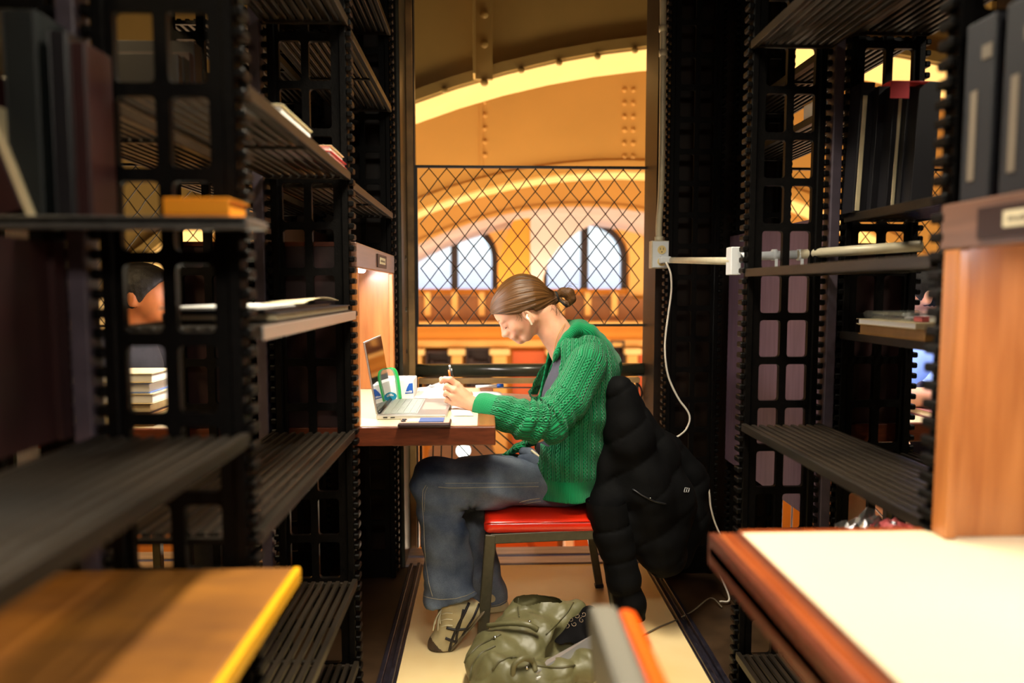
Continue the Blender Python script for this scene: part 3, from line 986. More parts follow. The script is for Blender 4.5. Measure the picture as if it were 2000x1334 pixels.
for i, px in enumerate((868, 935)):
    q = W(px, 892, 8.6)
    t = thing('arched_bench', ('brown arched wooden bench end left of the globe lamp', 'brown arched wooden bench end right of the globe lamp')[i], 'bench', (q.x, q.y, HZ0))
    mb = [(q.x - 0.2 + 0.0, q.z - 0.5)] + [(q.x - 0.2 * math.cos(math.pi * k / 10), q.z + 0.22 * math.sin(math.pi * k / 10)) for k in range(11)] + [(q.x + 0.2, q.z - 0.5)]
    link('bench_back', plate(mb, [], 8.6, 8.68), brownwood, t)
    boxo('bench_seat', (q.x - 0.2, 8.2, q.z - 0.55), (q.x + 0.2, 8.6, q.z - 0.5), brownwood, t)
    for sx in (-0.2, 0.14):
        for sy in (8.22, 8.58):
            boxo('leg', (q.x + sx, sy, HZ0), (q.x + sx + 0.06, sy + 0.06, q.z - 0.55), brownwood, t)
# cream cushioned bench rows down on the hall floor, seen under the chair
for i, (px, py, w_, m_, lab) in enumerate(((985, 1066, 0.35, orangewood, 'orange wooden stool on the hall floor left of the chair opening'),
                                      (1100, 1060, 0.45, orangewood, 'round orange table on the hall floor seen under the red chair'))):
    q = WZ(px, py, HZ0 + 0.45)
    t = thing('low_table', lab, 'table', (q.x, q.y, HZ0))
    MB().tube([(q.x, q.y, HZ0 + 0.42), (q.x, q.y, HZ0 + 0.46)], w_, 24).make('table_top', m_, t, False, 0.01)
    MB().tube([(q.x, q.y, HZ0), (q.x, q.y, HZ0 + 0.42)], 0.05, 10).make('pedestal', brownwood, t, True)

# ------------------------------------------------------------------ cast-iron uprights
Z0B = 1.090
PITCH = 0.1235
def upright_meshes(mirror):
    x0, x1 = 0.014, PW - 0.014
    cols = ((0.056, 0.114), (0.134, 0.192))
    hl = []
    k = -9
    while True:
        za = Z0B + k * PITCH + 0.010
        zb = za + PITCH - 0.020
        if zb > CEIL - 0.03: break
        if za > 0.02:
            for a, b in cols:
                hl.append(rrect(a, za, b, zb, 0.008, 2))
        k += 1
    me = plate([(x0, 0.0), (x1, 0.0), (x1, CEIL), (x0, CEIL)], hl, -0.007, 0.007)
    # edge frames and centre rib as thicker relief
    fr = MB()
    fr.box((x0, -0.016, 0), (x0 + 0.020, 0.016, CEIL))
    fr.box((x1 - 0.020, -0.016, 0), (x1, 0.016, CEIL))
    teeth = []
    for s in (0, 1):
        mb = MB()
        z = 0.03
        while z < CEIL - 0.03:
            xa, xb = (0.0, x0 + 0.002) if s == 0 else (x1 - 0.002, PW)
            # tooth with a chamfered outer tip
            mb.box((xa, -0.017, z), (xb, 0.017, z + 0.0155))
            z += 0.0295
        teeth.append(mb.mesh('teeth'))
    fm = fr.mesh('frame')
    if mirror:
        for m_ in [me, fm] + teeth:
            for v in m_.vertices: v.co.x = -v.co.x
            m_.flip_normals()
    for m_ in [me, fm] + teeth:
        m_.materials.append(iron)
    return me, fm, teeth

UPM = {False: upright_meshes(False), True: upright_meshes(True)}
def upright(x, y, mirror, label):
    t = thing('stack_upright', label, 'upright', (x, y, 0))
    me, fm, teeth = UPM[mirror]
    for nm, m_ in (('grid_plate', me), ('edge_frame', fm), ('toothed_edge', teeth[0]), ('toothed_edge', teeth[1])):
        o = bpy.data.objects.new(nm, m_); COL.objects.link(o); o.parent = t
        if nm == 'edge_frame' or nm == 'toothed_edge':
            b = o.modifiers.new('bevel', 'BEVEL'); b.width = 0.003; b.segments = 1
    return t

BAYN = ['nearest the camera', 'middle one', 'farthest one']
for side, x, mir, nm in (('L', XL, True, 'left stack'), ('L', LB, True, 'rear half of the left stack'), ('R', XR, False, 'right stack'), ('R', RB, False, 'rear half of the right stack')):
    for i, y in enumerate(PY):
        upright(x, y, mir, 'toothed black iron upright, %s, %s' % (nm, BAYN[i]))
for x, mir, nm in ((LAo - AW, True, 'stack beyond the left aisle'), (RAo + AW, False, 'stack beyond the right aisle')):
    for i, y in enumerate(PY):
        upright(x, y, mir, 'black cast iron grid upright, %s, %s' % (nm, BAYN[i]))
# slim columns between the two halves of each stack
lavpost = mat('grey_mauve_column_paint', rgb(74, 64, 74), 0.5, 0, 0.2, 20)
for x, nm in ((XL - PW - GAP / 2, 'left'), (XR + PW + GAP / 2, 'right')):
    for i, y in enumerate(PY[:2]):
        t = thing('stack_column', 'slim grey mauve column in the middle of the %s stack, %s' % (nm, BAYN[i]), 'column', (x, y, 0))
        boxo('shaft', (x - 0.014, y - 0.02, 0), (x + 0.014, y + 0.02, CEIL), lavpost, t, 0.003)
        boxo('foot', (x - 0.017, y - 0.03, 0), (x + 0.017, y + 0.03, 0.03), lavpost, t, 0.003)

# ------------------------------------------------------------------ slatted shelves
BL = PY[1] - PY[0] - 0.036
def make_shelf(length, m, ns=10):
    t = thing('slatted_shelf', 'x', 'shelf', (0, 0, 0))
    wd = PW - 0.012
    pitch = wd / ns
    sm = MB().box((0, 0.008, -0.006), (pitch * 0.56, length - 0.008, 0.006)).mesh('slat')
    sm.materials.append(m)
    for i in range(ns - 1):
        o = bpy.data.objects.new('slat', sm); COL.objects.link(o); o.parent = t
        o.location = (0.018 + i * pitch + 0.006, 0, 0)
        b = o.modifiers.new('bevel', 'BEVEL'); b.width = 0.002; b.segments = 1
    for nm, lo, hi in (('edge_rail', (0.0, 0, -0.014), (0.014, length, 0.008)), ('edge_rail', (wd - 0.010, 0, -0.010), (wd, length, 0.008)),
                       ('end_bar', (0.014, 0, -0.012), (wd - 0.010, 0.010, -0.001)), ('end_bar', (0.014, length - 0.010, -0.012), (wd - 0.010, length, -0.001)),
                       ('end_bar', (0.014, length / 2 - 0.006, -0.012), (wd - 0.010, length / 2 + 0.006, -0.0062))):
        o = boxo(nm, lo, hi, m, t, 0.0015)
    return t

shelf_proto = make_shelf(BL, iron_shelf)
NUM = ['lowest', 'second lowest', 'third from the bottom', 'fourth from the bottom', 'fifth from the bottom', 'sixth from the bottom', 'seventh from the bottom']
used_shelf = [False]
def shelf(rng, bay, z, order):
    """rng: LA LB RA RB ; bay 0,1,2"""
    nm = {'LA': 'left stack', 'LB': 'rear half of the left stack', 'RA': 'right stack', 'RB': 'rear half of the right stack', 'LC': 'stack beyond the left aisle', 'RC': 'stack beyond the right aisle'}[rng]
    bn = ['bay beside the camera', 'middle bay', 'far bay'][bay]
    lab = 'slatted iron shelf, %s, %s, %s' % (NUM[order], bn, nm)
    y = ([PY[0] - (PY[1] - PY[0]), PY[0], PY[1]][bay]) + 0.018
    x = {'LA': XL - 0.006, 'LB': LB - 0.006, 'RA': XR + 0.006, 'RB': RB + 0.006, 'LC': LAo - AW - 0.006, 'RC': RAo + AW + 0.006}[rng]
    left = rng[0] == 'L'
    src = shelf_proto
    if not used_shelf[0]:
        t = shelf_proto; used_shelf[0] = True; t['label'] = lab
    else:
        t = dup(src, (0, 0, 0), lab)
    t.location = (x, y, z)
    t.scale = (-1 if left else 1, 1, 1)
    return t
LEV = {('LA', 0): [W(500, 855, 1.06).z], ('LA', 1): [0.115, W(700, 1136, 1.9).z, W(715, 846, 1.9).z, W(705, 612, 1.9).z, W(700, 342, 1.9).z, W(697, 40, 1.9).z],
       ('LA', 2): [W(775, 420, 2.74).z, W(775, 212, 2.74).z, W(775, 62, 2.74).z],
       ('LB', 1): [0.365, 1.48, 1.90], ('LB', 2): [1.46, 1.88], ('LB', 0): [0.36, 1.66],
       ('RA', 0): [1.66, 2.05], ('RA', 1): [0.12, W(1448, 830, 1.92).z, W(1452, 531, 1.92).z, W(1466, 90, 1.92).z],
       ('RB', 0): [1.36, 1.75], ('RB', 1): [0.365, 0.70, W(1645, 652, 1.9).z, W(1668, 425, 1.9).z, 1.86], ('RB', 2): [1.68, 1.86],
       ('LC', 1): [0.4, 0.9, 1.3, 1.7], ('LC', 2): [0.4, 0.9, 1.3, 1.7], ('RC', 1): [0.4, 0.9, 1.3, 1.7], ('RC', 2): [0.4, 0.9, 1.3, 1.7]}
for (r_, b_), zs in LEV.items():
    for i, z in enumerate(zs):
        t = shelf(r_, b_, z, i)
Z_LA1 = LEV[('LA', 1)]
Z_RA1 = LEV[('RA', 1)]
Z_RB1 = LEV[('RB', 1)]

# ------------------------------------------------------------------ books and papers
def book(name, lo, hi, cover, pages, label, group=None, open_side='-y', bev=0.0015, thick=0.003, rot=None, cat='book'):
    """axis: the thin direction is found from the box; cover boards on both big faces, spine on the side opposite open_side"""
    lo = Vector(lo); hi = Vector(hi)
    c = (lo + hi) / 2
    d = [hi[i] - lo[i] for i in range(3)]
    ax = d.index(min(d))
    t = thing(name, label, cat, (c.x, c.y, lo.z), group)
    def bx(n_, a, b, m_):
        a = Vector(a) ; b = Vector(b)
        mb = MB().box(a, b, rot)
        return mb.make(n_, m_, t, bevel=bev)
    a, b = lo.copy(), hi.copy()
    a1, b1 = a.copy(), b.copy(); b1[ax] = a[ax] + thick
    bx('cover', a1, b1, cover)
    a2, b2 = a.copy(), b.copy(); a2[ax] = b[ax] - thick
    bx('cover', a2, b2, cover)
    i = {'x': 0, 'y': 1, 'z': 2}[open_side[1]]
    s0, s1 = a.copy(), b.copy()
    s0[ax] += thick; s1[ax] -= thick
    p0, p1 = s0.copy(), s1.copy()
    m = 0.004
    for k in range(3):
        if k != ax:
            p0[k] += m; p1[k] -= m
    if open_side[0] == '-':
        s0[i] = b[i] - thick; p1[i] = b[i] - thick
    else:
        s1[i] = a[i] + thick; p0[i] = a[i] + thick
    bx('spine', s0, s1, cover)
    bx('pages', p0, p1, pages)
    return t

def rotY(deg, c):
    c = Vector(c)
    return Matrix.Translation(c) @ Matrix.Rotation(math.radians(deg), 4, 'Y') @ Matrix.Translation(-c)
def rotZ(deg, c):
    c = Vector(c)
    return Matrix.Translation(c) @ Matrix.Rotation(math.radians(deg), 4, 'Z') @ Matrix.Translation(-c)

# ledge across the near left upright, with what stands on it
zl = W(400, 443, 1.04).z
t = thing('steel_ledge', 'grey steel ledge shelf across the front of the nearest left upright', 'shelf', (-0.6, 1.04, zl))
boxo('ledge_plate', (-1.05, 0.965, zl - 0.004), (W(507, 445, 1.02).x, 1.062, zl + 0.008), iron_bare, t, 0.003)
boxo('front_lip', (-1.05, 0.965, zl - 0.010), (W(507, 445, 1.02).x, 0.972, zl + 0.008), iron_bare, t, 0.002)
zt = zl + 0.008
xa, xb = W(335, 440, 1.0).x, W(462, 440, 1.0).x
book('paperback', (xa, 0.975, zt), (xb, 1.055, zt + 0.026), orangebook, orangebook, 'orange paperback lying on the grey steel ledge', open_side='+y')
xa, xb = W(30, 300, 1.0).x, W(96, 300, 1.0).x
book('hardback', (xa, 0.985, zt), (xb, 1.055, zt + 0.275), slatebook, blackbook, 'slate green hardback standing on the steel ledge at the far left', open_side='+y')
c = (W(15, 300, 0.97).x, 1.0, zt)
c = (W(56, 300, 0.97).x, 1.0, zt)
bt = thing('binder', 'maroon binder with cream page edge leaning left on the steel ledge', 'binder', c)
M = rotY(-19, c)
MB().box((c[0] - 0.05, 0.975, zt + 0.014), (c[0] - 0.010, 1.05, zt + 0.30), M).make('cover', maroon, bt, bevel=0.002)
MB().box((c[0] - 0.0098, 0.976, zt + 0.002), (c[0] - 0.002, 1.05, zt + 0.16), M).make('pages', paperc, bt)
book('hardback', (W(112, 300, 1.0).x, 0.99, zt), (W(150, 300, 1.0).x, 1.055, zt + 0.25), blackbook, blackbook, 'black hardback on the steel ledge right of the slate green one', open_side='+y')
book('hardback', (W(152, 300, 1.0).x, 0.99, zt), (W(185, 300, 1.0).x, 1.055, zt + 0.235), maroon, blackbook, 'narrow dark red hardback on the steel ledge beside the black one', open_side='+y')

# magazines on the fourth left shelf of the middle bay
z = Z_LA1[3] + 0.008
sx = XL
items = [((sx - 0.205, 1.22, 0.0), (sx - 0.006, 1.86, 0.016), paperc, brownbook, 'long brown ledger at the bottom of the pile on the left shelf'),
         ((sx - 0.19, 1.20, 0.0165), (sx - 0.02, 1.70, 0.023), blackbook, blackbook, 'thin black folder in the pile on the left shelf'),
         ((sx - 0.18, 1.16, 0.0235), (sx - 0.03, 1.52, 0.028), paper, paper, 'loose white magazine on top of the pile on the left shelf')]
t = book('ledger', Vector(items[0][0]) + Vector((0, 0, z)), Vector(items[0][1]) + Vector((0, 0, z)), blackbook, paperc, items[0][4], open_side='-x' if False else '+x')
for a_, b_, c_, p_, l_ in items[1:]:
    book('folder' if c_ is blackbook else 'magazine', Vector(a_) + Vector((0, 0, z)), Vector(b_) + Vector((0, 0, z)), c_, p_, l_, thick=0.0012, bev=0.0006, open_side='+x')
t = thing('paper_roll', 'curled cream paper lying on the magazines on the left shelf', 'paper', (sx - 0.06, 1.5, z + 0.028))
mb = MB(); rows = []
for i in range(12):
    a = i / 11
    rows.append([(sx - 0.10 + 0.085 * j, 1.42 + 0.34 * a, z + 0.0285 + 0.010 * math.sin(a * 3.1) * (0.4 + 0.6 * j) + 0.0005) for j in (0, 0.5, 1)])
o = mb.grid(rows).make('sheet', paperc, t, True); s_ = o.modifiers.new('solid', 'SOLIDIFY'); s_.thickness = 0.0008
# steel lip of that shelf is bare metal
boxo_l = thing('shelf_nosing', 'bare steel nosing strip along the edge of the left shelf with the magazines', 'strip', (sx, 1.5, Z_LA1[3]))
boxo('strip', (sx + 0.0005, PY[0] + 0.03, Z_LA1[3] - 0.016), (sx + 0.004, PY[1] - 0.03, Z_LA1[3] + 0.007), silver, boxo_l, 0.001)

# papers on the fifth left shelf (above eye height)
z = Z_LA1[4] + 0.008
book('paperback', (sx - 0.14, 1.30, z), (sx - 0.012, 1.52, z + 0.022), paperc, paper, 'cream paperback lying on the high left shelf', open_side='+x')
book('paperback', (sx - 0.12, 1.68, z), (sx - 0.008, 1.86, z + 0.014), redtag, paper, 'thin red paperback with cream pages on the high left shelf', open_side='+x', thick=0.0025)
book('paperback', (sx - 0.11, 1.70, z + 0.0145), (sx - 0.012, 1.85, z + 0.030), paperc, paper, 'cream book on top of the red paperback on the high left shelf', open_side='+x', thick=0.002)
# dark spines on the left ranges behind the second upright
rng = random.Random(4)
ORD = ['first', 'second', 'third', 'fourth', 'fifth', 'sixth', 'seventh', 'eighth', 'ninth', 'tenth', 'eleventh', 'twelfth', 'thirteenth', 'fourteenth']
def row_of_books(x0, x1, y0, y1, z, mats, grp, labs, hmin=0.17, hmax=0.25):
    x = y0
    i = 0
    while x < y1 - 0.03:
        w = rng.uniform(0.022, 0.05)
        h = rng.uniform(hmin, hmax)
        m_ = mats[i % len(mats)]
        book('hardback', (x0, x, z), (x1, x + w - 0.002, z + h), m_, paperc, ORD[i] + ' ' + labs, grp, open_side='-x' if x0 < 0 else '+x', bev=0.001)
        x += w
        i += 1
row_of_books(LB - 0.20, LB - 0.03, 1.55, 1.80, 1.48 + 0.008, [blackbook, slatebook, bookdark], 'dark books high in the left stack', 'dark book from the camera, rear left stack above eye height')

# ------------------------------------------------------------------ right stack contents
z = Z_RB1[3] + 0.008
bx0 = RB + 0.012
# black binders with pale page edges facing the camera
for i, (pa, pb, edge, yy, lab) in enumerate((
        (1664, 1690, 1676, 1.84, 'black binder with a wide cream page edge, leftmost in its row'),
        (1698, 1722, None, 1.82, 'plain black binder second from the left in its row'),
        (1728, 1750, 1743, 1.78, 'black binder with an ochre page edge, middle of its row'),
        (1754, 1772, None, 1.76, 'thin black binder right of the ochre edged one'),
        (1776, 1818, None, 1.72, 'thick black binder at the right end of the row'))):
    top = {0: 160, 1: 168, 2: 165, 3: 172, 4: 158}[i]
    p0, p1 = W(pa, 430, yy), W(pb, 430, yy)
    zt_ = W(pa, top, yy).z
    c = ((p0.x + p1.x) / 2, yy, z)
    bt = thing('binder', lab, 'binder', c)
    M = rotY(2.2, c)
    MB().box((p0.x, yy - 0.001, z), (p1.x, yy + 0.004, zt_), M).make('cover', blackbook, bt, bevel=0.001)
    MB().box((p0.x, yy + 0.004, z), (p0.x + 0.003, yy + 0.055, zt_), M).make('cover', blackbook, bt)
    MB().box((p1.x - 0.003, yy + 0.004, z), (p1.x, yy + 0.055, zt_), M).make('cover', blackbook, bt)
    w_ = 0.011 if i == 0 else 0.0075
    if edge:
        ex = W(edge, 430, yy).x
        MB().box((ex - w_, yy - 0.003, z + 0.004), (ex + w_ * 0.0, yy - 0.0012, zt_ - 0.035), M).make('page_edge', paperc, bt)
    MB().box((p0.x + 0.004, yy + 0.005, z + 0.004), (p1.x - 0.004, yy + 0.05, zt_ - 0.01), M).make('pages', paperc if edge else blackbook, bt)
q0 = W(1738, 192, 1.70); q1 = W(1776, 158, 1.70)
t = thing('red_flag', 'red translucent plastic flag clipped over the black binders', 'flag', (q0.x, 1.70, q0.z))
MB().box((q0.x, 1.698, q0.z), (q1.x, 1.700, q1.z)).make('flap', redtag, t)
MB().box((q0.x, 1.700, q1.z - 0.002), (q1.x + 0.05, 1.74, q1.z)).make('top_fold', redtag, t)
# shelf with the clear plastic box, white notebook and brown book
z = Z_RB1[2] + 0.008
def WYz(px, yy, zz): return W(px, 0, yy).x
book('hardback', (W(1700, 640, 1.72).x, 1.50, z), (RB + PW - 0.01, 1.78, z + 0.026), brownbook, brownbook, 'brown book lying under the white notebook on the right shelf', open_side='+y')
book('notebook', (W(1702, 620, 1.70).x, 1.52, z + 0.0265), (RB + PW - 0.012, 1.77, z + 0.040), paperc, paper, 'white notebook lying between the brown book and the clear case', open_side='+y', thick=0.001)
q = W(1650, 598, 1.70)
t = thing('clear_case', 'long clear plastic case lying on the white notebook', 'case', (q.x, 1.7, q.z))
zc = z + 0.041
MB().box((RB + 0.02, 1.60, zc), (RB + 0.21, 1.79, zc + 0.0015)).make('case_floor', clearp, t)
MB().box((RB + 0.02, 1.60, zc + 0.018), (RB + 0.21, 1.79, zc + 0.0195)).make('case_lid', clearp, t)
for yy in (1.60, 1.788):
    MB().box((RB + 0.02, yy, zc + 0.0015), (RB + 0.21, yy + 0.0015, zc + 0.018)).make('case_wall', clearp, t)
for i in range(3):
    MB().box((RB + 0.04 + i * 0.04, 1.63, zc + 0.0016), (RB + 0.062 + i * 0.04, 1.66, zc + 0.008)).make('clip', paper, t, bevel=0.002)
MB().tube([(RB + 0.02, 1.60, zc + 0.010), (RB + 0.02, 1.79, zc + 0.010)], 0.010, 12).make('rounded_end', clearp, t, True)
t = thing('pink_eraser', 'pink eraser beside the clear plastic case', 'eraser', (W(1810, 603, 1.6).x, 1.56, zc - 0.001))
p_ = W(1815, 605, 1.58)
MB().box((p_.x - 0.03, 1.56, zc - 0.0005), (p_.x + 0.03, 1.592, zc + 0.012)).make('body', pinkp, t, bevel=0.003)
MB().box((p_.x - 0.012, 1.559, zc - 0.0003), (p_.x + 0.012, 1.593, zc + 0.0125)).make('sleeve', paper, t)
# far bay, right stack: paper heap and a white book seen through the grid
z = LEV[('RB', 2)][0] + 0.008
a = W(1502, 262, 2.55); b = W(1540, 262, 2.55)
t = thing('paper_heap', 'crumpled cream papers on the high far right shelf', 'paper', (a.x, 2.1, z))
rows = []
r2_ = random.Random(3)
for i in range(8):
    rows.append([(a.x - 0.01 + j * 0.011, 2.48 + i * 0.03, z + 0.012 + r2_.uniform(0, 0.022)) for j in range(8)])
o = MB().grid(rows).make('sheets', paper, t); s_ = o.modifiers.new('solid', 'SOLIDIFY'); s_.thickness = 0.004
a = W(1562, 245, 2.0)
book('hardback', (RB + 0.010, 2.055, z), (RB + 0.13, 2.19, z + 0.050), brownbook, paper, 'white paged hardback lying at the edge of the high far right shelf', open_side='-x')

# near right, above the carrel hood: dim labelled boxes
z = LEV[('RA', 0)][0] + 0.009
# items on the shelf just above the hood
zh = W(1900, 384, 1.0).z
for i, (px, lab) in enumerate(((1935, 'dim navy box file with a pale card above the near right hood, left one'), (1985, 'dim navy box file with a pale card above the near right hood, right one'))):
    pass

# crumpled foil and pink scrap under the right shelf
t = thing('crumpled_bag', 'crumpled silvery plastic bag poking up behind the right desk', 'bag', tuple(WZ(1680, 1045, 0.65)))
r2_ = random.Random(9)
def crumple(name, px, py, Y, s, m, parent, seed, up=0.06):
    c = W(px, py, Y)
    rr = random.Random(seed)
    rows = []
    for i in range(9):
        rows.append([(c.x + (j - 4) * s / 8 + rr.uniform(-.3, .3) * s / 8, c.y + (i - 4) * s / 10, c.z + rr.uniform(-0.5, 1) * up * (1 - abs(j - 5) / 6)) for j in range(9)])
    o = MB().grid(rows).make(name, m, parent)
    sm = o.modifiers.new('solid', 'SOLIDIFY'); sm.thickness = 0.001
    return o
foil = mat('crumpled_foil', rgb(170, 166, 160), 0.2, 0.8)
crumple('foil', 1690, 1036, 1.50, 0.11, foil, t, 2, 0.05)
t2 = thing('pink_wrapper', 'pink wrapper lying behind the right desk under the slatted shelf', 'wrapper', tuple(W(1745, 1045, 1.45)))
crumple('wrapper', 1748, 1042, 1.45, 0.10, pinkp, t2, 5, 0.03)

tb = thing('low_crate', 'dark crate hidden behind the right desk, foil on top', 'crate', (0.86, 1.45, 0))
zb_ = W(1700, 1051, 1.52).z - 0.01
boxo('crate_body', (0.800, 1.36, 0), (0.930, 1.62, zb_ - 0.02), blackp, tb, 0.004)
boxo('crate_lid', (0.796, 1.356, zb_ - 0.02), (0.934, 1.624, zb_), blackp, tb, 0.003)
# ------------------------------------------------------------------ carrels
ZD = 0.779
HZa, HZb = 1.226, 1.296
def tube_light(name, x, y0, y1, z, parent, power=None, col=(1.0, 0.93, 0.88), face=0):
    MB().tube([(x, y0, z), (x, y1, z)], 0.013, 12).make('lamp_tube', tubem, parent, True)
    boxo('lamp_housing', (x - 0.03, y0 - 0.02, z + 0.014), (x + 0.03, y1 + 0.02, z + 0.026), whitebox, parent)
    if power:
        a = area('carrel_lamp', (x, (y0 + y1) / 2, z - 0.016), (0, face, 0), 0.05, y1 - y0, power, col)

def carrel(label, xf, xb, y0, y1, xd, side, lav, power, lamp=True, plaques=(), face=0, end_near=True):
    """xf: plane of the hood front; xb: back panel plane; xd: desk edge in the aisle; side: +1 if the sitter is at +x"""
    s = 1 if xf > xb else -1
    c = thing('study_carrel', label, 'carrel', ((xf + xb) / 2, (y0 + y1) / 2, 0))
    # desk: core, wooden edge, laminate
    lo, hi = min(xb, xd), max(xb, xd)
    boxo('desk_core', (lo, y0 + 0.02, ZD - 0.052), (hi - 0.0 if s < 0 else hi - 0.02, y1 - 0.012, ZD - 0.002) if s > 0 else (hi, y1 - 0.012, ZD - 0.002), wooddark, c)
    bw = 0.052
    # aisle edge
    e0, e1 = (xd - bw, xd) if s > 0 else (xd, xd + bw)
    boxo('desk_edge', (e0, y0 + (0.018 if y0 > 1 else 0), ZD - 0.054), (e1, y1, ZD), woodtop, c, 0.019 if y0 < 1 else 0.004)
    in0, in1 = (lo, e0) if s > 0 else (e1, hi)
    boxo('near_edge', (in0 if s > 0 else (e0 if y0 > 1 else in0), y0, ZD - 0.054), (e1 if (s > 0 and y0 > 1) else in1, y0 + 0.018, ZD), wooddark if y0 > 1 else woodtop, c, 0.003)
    boxo('far_edge', (in0, y1 - 0.018, ZD - 0.054), (in1, y1, ZD), woodtop, c, 0.003)
    boxo('laminate_top', (in0, y0 + 0.018, ZD - 0.004), (in1, y1 - 0.018, ZD), laminate, c)
    # end panels
    pf = xf - s * 0.002
    for k, (ya, yb) in enumerate(((y1 - 0.050, y1 - 0.026), (y0 + 0.006, y0 + 0.030))):
        if k == 1 and not end_near: continue
        boxo('end_panel', (xb, ya, ZD + 0.001), (pf - s * 0.018, yb, HZb - 0.004), wood if k == 0 else woodred, c)
        boxo('end_stile', (pf - s * 0.018, ya - 0.012 if k == 0 else ya, ZD + 0.001), (pf, yb + (0.0 if k == 0 else 0.0), HZa), wood if not lav else wooddark, c, 0.003)
    boxo('back_panel', (xb - s * 0.016, y0, ZD - 0.30), (xb, y1, 1.374), woodlav if lav == 2 else woodred, c)
    boxo('hood_face', (pf - s * 0.018, y0 + 0.001, HZa), (pf, y1 - 0.016, HZb), woodlavd, c, 0.003)
    boxo('hood_top', (xb, y0 + 0.002, HZb - 0.012), (pf - s * 0.018, y1 - 0.020, HZb), wooddark, c)
    for (ya, yb, txt) in plaques:
        za, zb = HZa + 0.012, HZb - 0.014
        pq = boxo('plaque', (pf, ya, za), (pf + s * 0.004, yb, zb), plaqued, c, 0.001)
        ins = (yb - ya) * 0.2
        boxo('card', (pf + s * 0.004, ya + ins, za + 0.012), (pf + s * 0.0055, yb - ins, zb - 0.010), label_paper, pq)
        # the lines of small print on the card
        mb = MB(); rr = random.Random(len(txt)); yy_ = ya + ins + 0.010; zm = (za + zb) / 2
        while yy_ < yb - ins - 0.012:
            w1 = rr.uniform(0.003, 0.008)
            mb.box((min(pf + s * 0.0055, pf + s * 0.0058), yy_, zm - 0.003), (max(pf + s * 0.0055, pf + s * 0.0058), yy_ + w1, zm + rr.uniform(0.002, 0.005)))
            yy_ += w1 + rr.uniform(0.001, 0.004)
        mb.make('small_print', inkm, pq)
    if lamp:
        tube_light('tube', (xb + pf) / 2 + s * 0.03, y0 + 0.10, y1 - 0.16, HZa + 0.012, c, power, face=face)
    return c
woodlavd = mat('hood_wood', rgb(112, 80, 66), 0.36, 0, 0.2, 14, stretch=(1, 0.4, 6), coat=0.2)
XBL = LB + 0.012          # back panel of the double carrel on the left
XBR = RB - 0.012
xdl = W(968, 845, 1.945).x
carL = carrel('oak study carrel with cream desk and lit hood where the woman works', XL, XBL, 1.945, 2.752, xdl, 1, 0, 8, plaques=((2.30, 2.50, 'card'),), face=-42)
xdr = W(1380, 1055, 1.085).x
carR = carrel('orange oak study carrel with cream desk and lit hood at the near right', XR, XBR - 0.0, 0.10, 1.087, xdr, 1, 0, 2.6, plaques=((0.72, 0.985, 'label'),))
carRB = carrel('study carrel with mauve back board opening to the right aisle', RAo, XBR + 0.018, 1.945, 2.752, RAo + 0.38, 1, 2, 6)
carLB = carrel('study carrel opening to the left aisle beside the dark haired man', LAo, XBL - 0.018, 1.945, 2.752, LAo - 0.38, 1, 1, 7)

# brown board desk on the left beside the camera
zb0 = W(588, 1107, 1.045).z
xb0 = W(588, 1107, 1.045).x
t = thing('board_desk', 'honey brown board desk with a bright yellow edge at the lower left', 'desk', (xb0 - 0.3, 0.6, zb0))
boxo('board', (-0.95, 0.05, zb0 - 0.022), (xb0 - 0.012, 1.045, zb0), boardwood, t, 0.003)
boxo('edge_strip', (xb0 - 0.012, 0.05, zb0 - 0.024), (xb0, 1.046, zb0 + 0.001), yellowedge, t, 0.004)
for y in (0.2, 0.95):
    boxo('bracket', (xb0 - 0.30, y, zb0 - 0.05), (xb0 - 0.06, y + 0.02, zb0 - 0.022), iron, t)
    boxo('leg', (xb0 - 0.30, y, 0), (xb0 - 0.27, y + 0.02, zb0 - 0.022), iron, t)
# dark red back board of the rear carrel at the far left
t = thing('back_board', 'dark maroon wooden back board at the far left behind the near shelves', 'board', (-0.66, 0.6, 0.7))
boxo('board', (LB - 0.02, 0.25, 0.95 - 0.004), (LB - 0.004, 1.055, 1.235), woodred, t)
boxo('frame_strip', (LB - 0.004, 1.03, 0.95 - 0.004), (LB + 0.006, 1.055, 1.235), woodred, t)

# grey slatted shelf between board and ledge: bare-metal look
# box files above the near right hood
for i, (ya, yb, lab) in enumerate(((0.985, 1.045, 'dim navy box file with a pale card standing on the near right hood, farther one'), (0.905, 0.965, 'dim navy box file with a pale card standing on the near right hood, nearer one'))):
    t = thing('box_file', lab, 'box', (XR + 0.1, ya, HZb))
    navy = mat('navy_board', rgb(17, 18, 26), 0.6)
    boxo('file_body', (XR + 0.012, ya, HZb + 0.001), (XR + 0.20, yb, HZb + 0.26), navy, t, 0.002)
    boxo('file_card', (XR + 0.0105, ya + 0.030, HZb + 0.03), (XR + 0.012, ya + 0.044, HZb + 0.16), mat('dim_card', rgb(110, 98, 84), 0.7), t)
    boxo('finger_hole', (XR + 0.0105, ya + 0.004, HZb + 0.20), (XR + 0.012, ya + 0.024, HZb + 0.22), mat('dim_card2', rgb(100, 90, 78), 0.7), t)

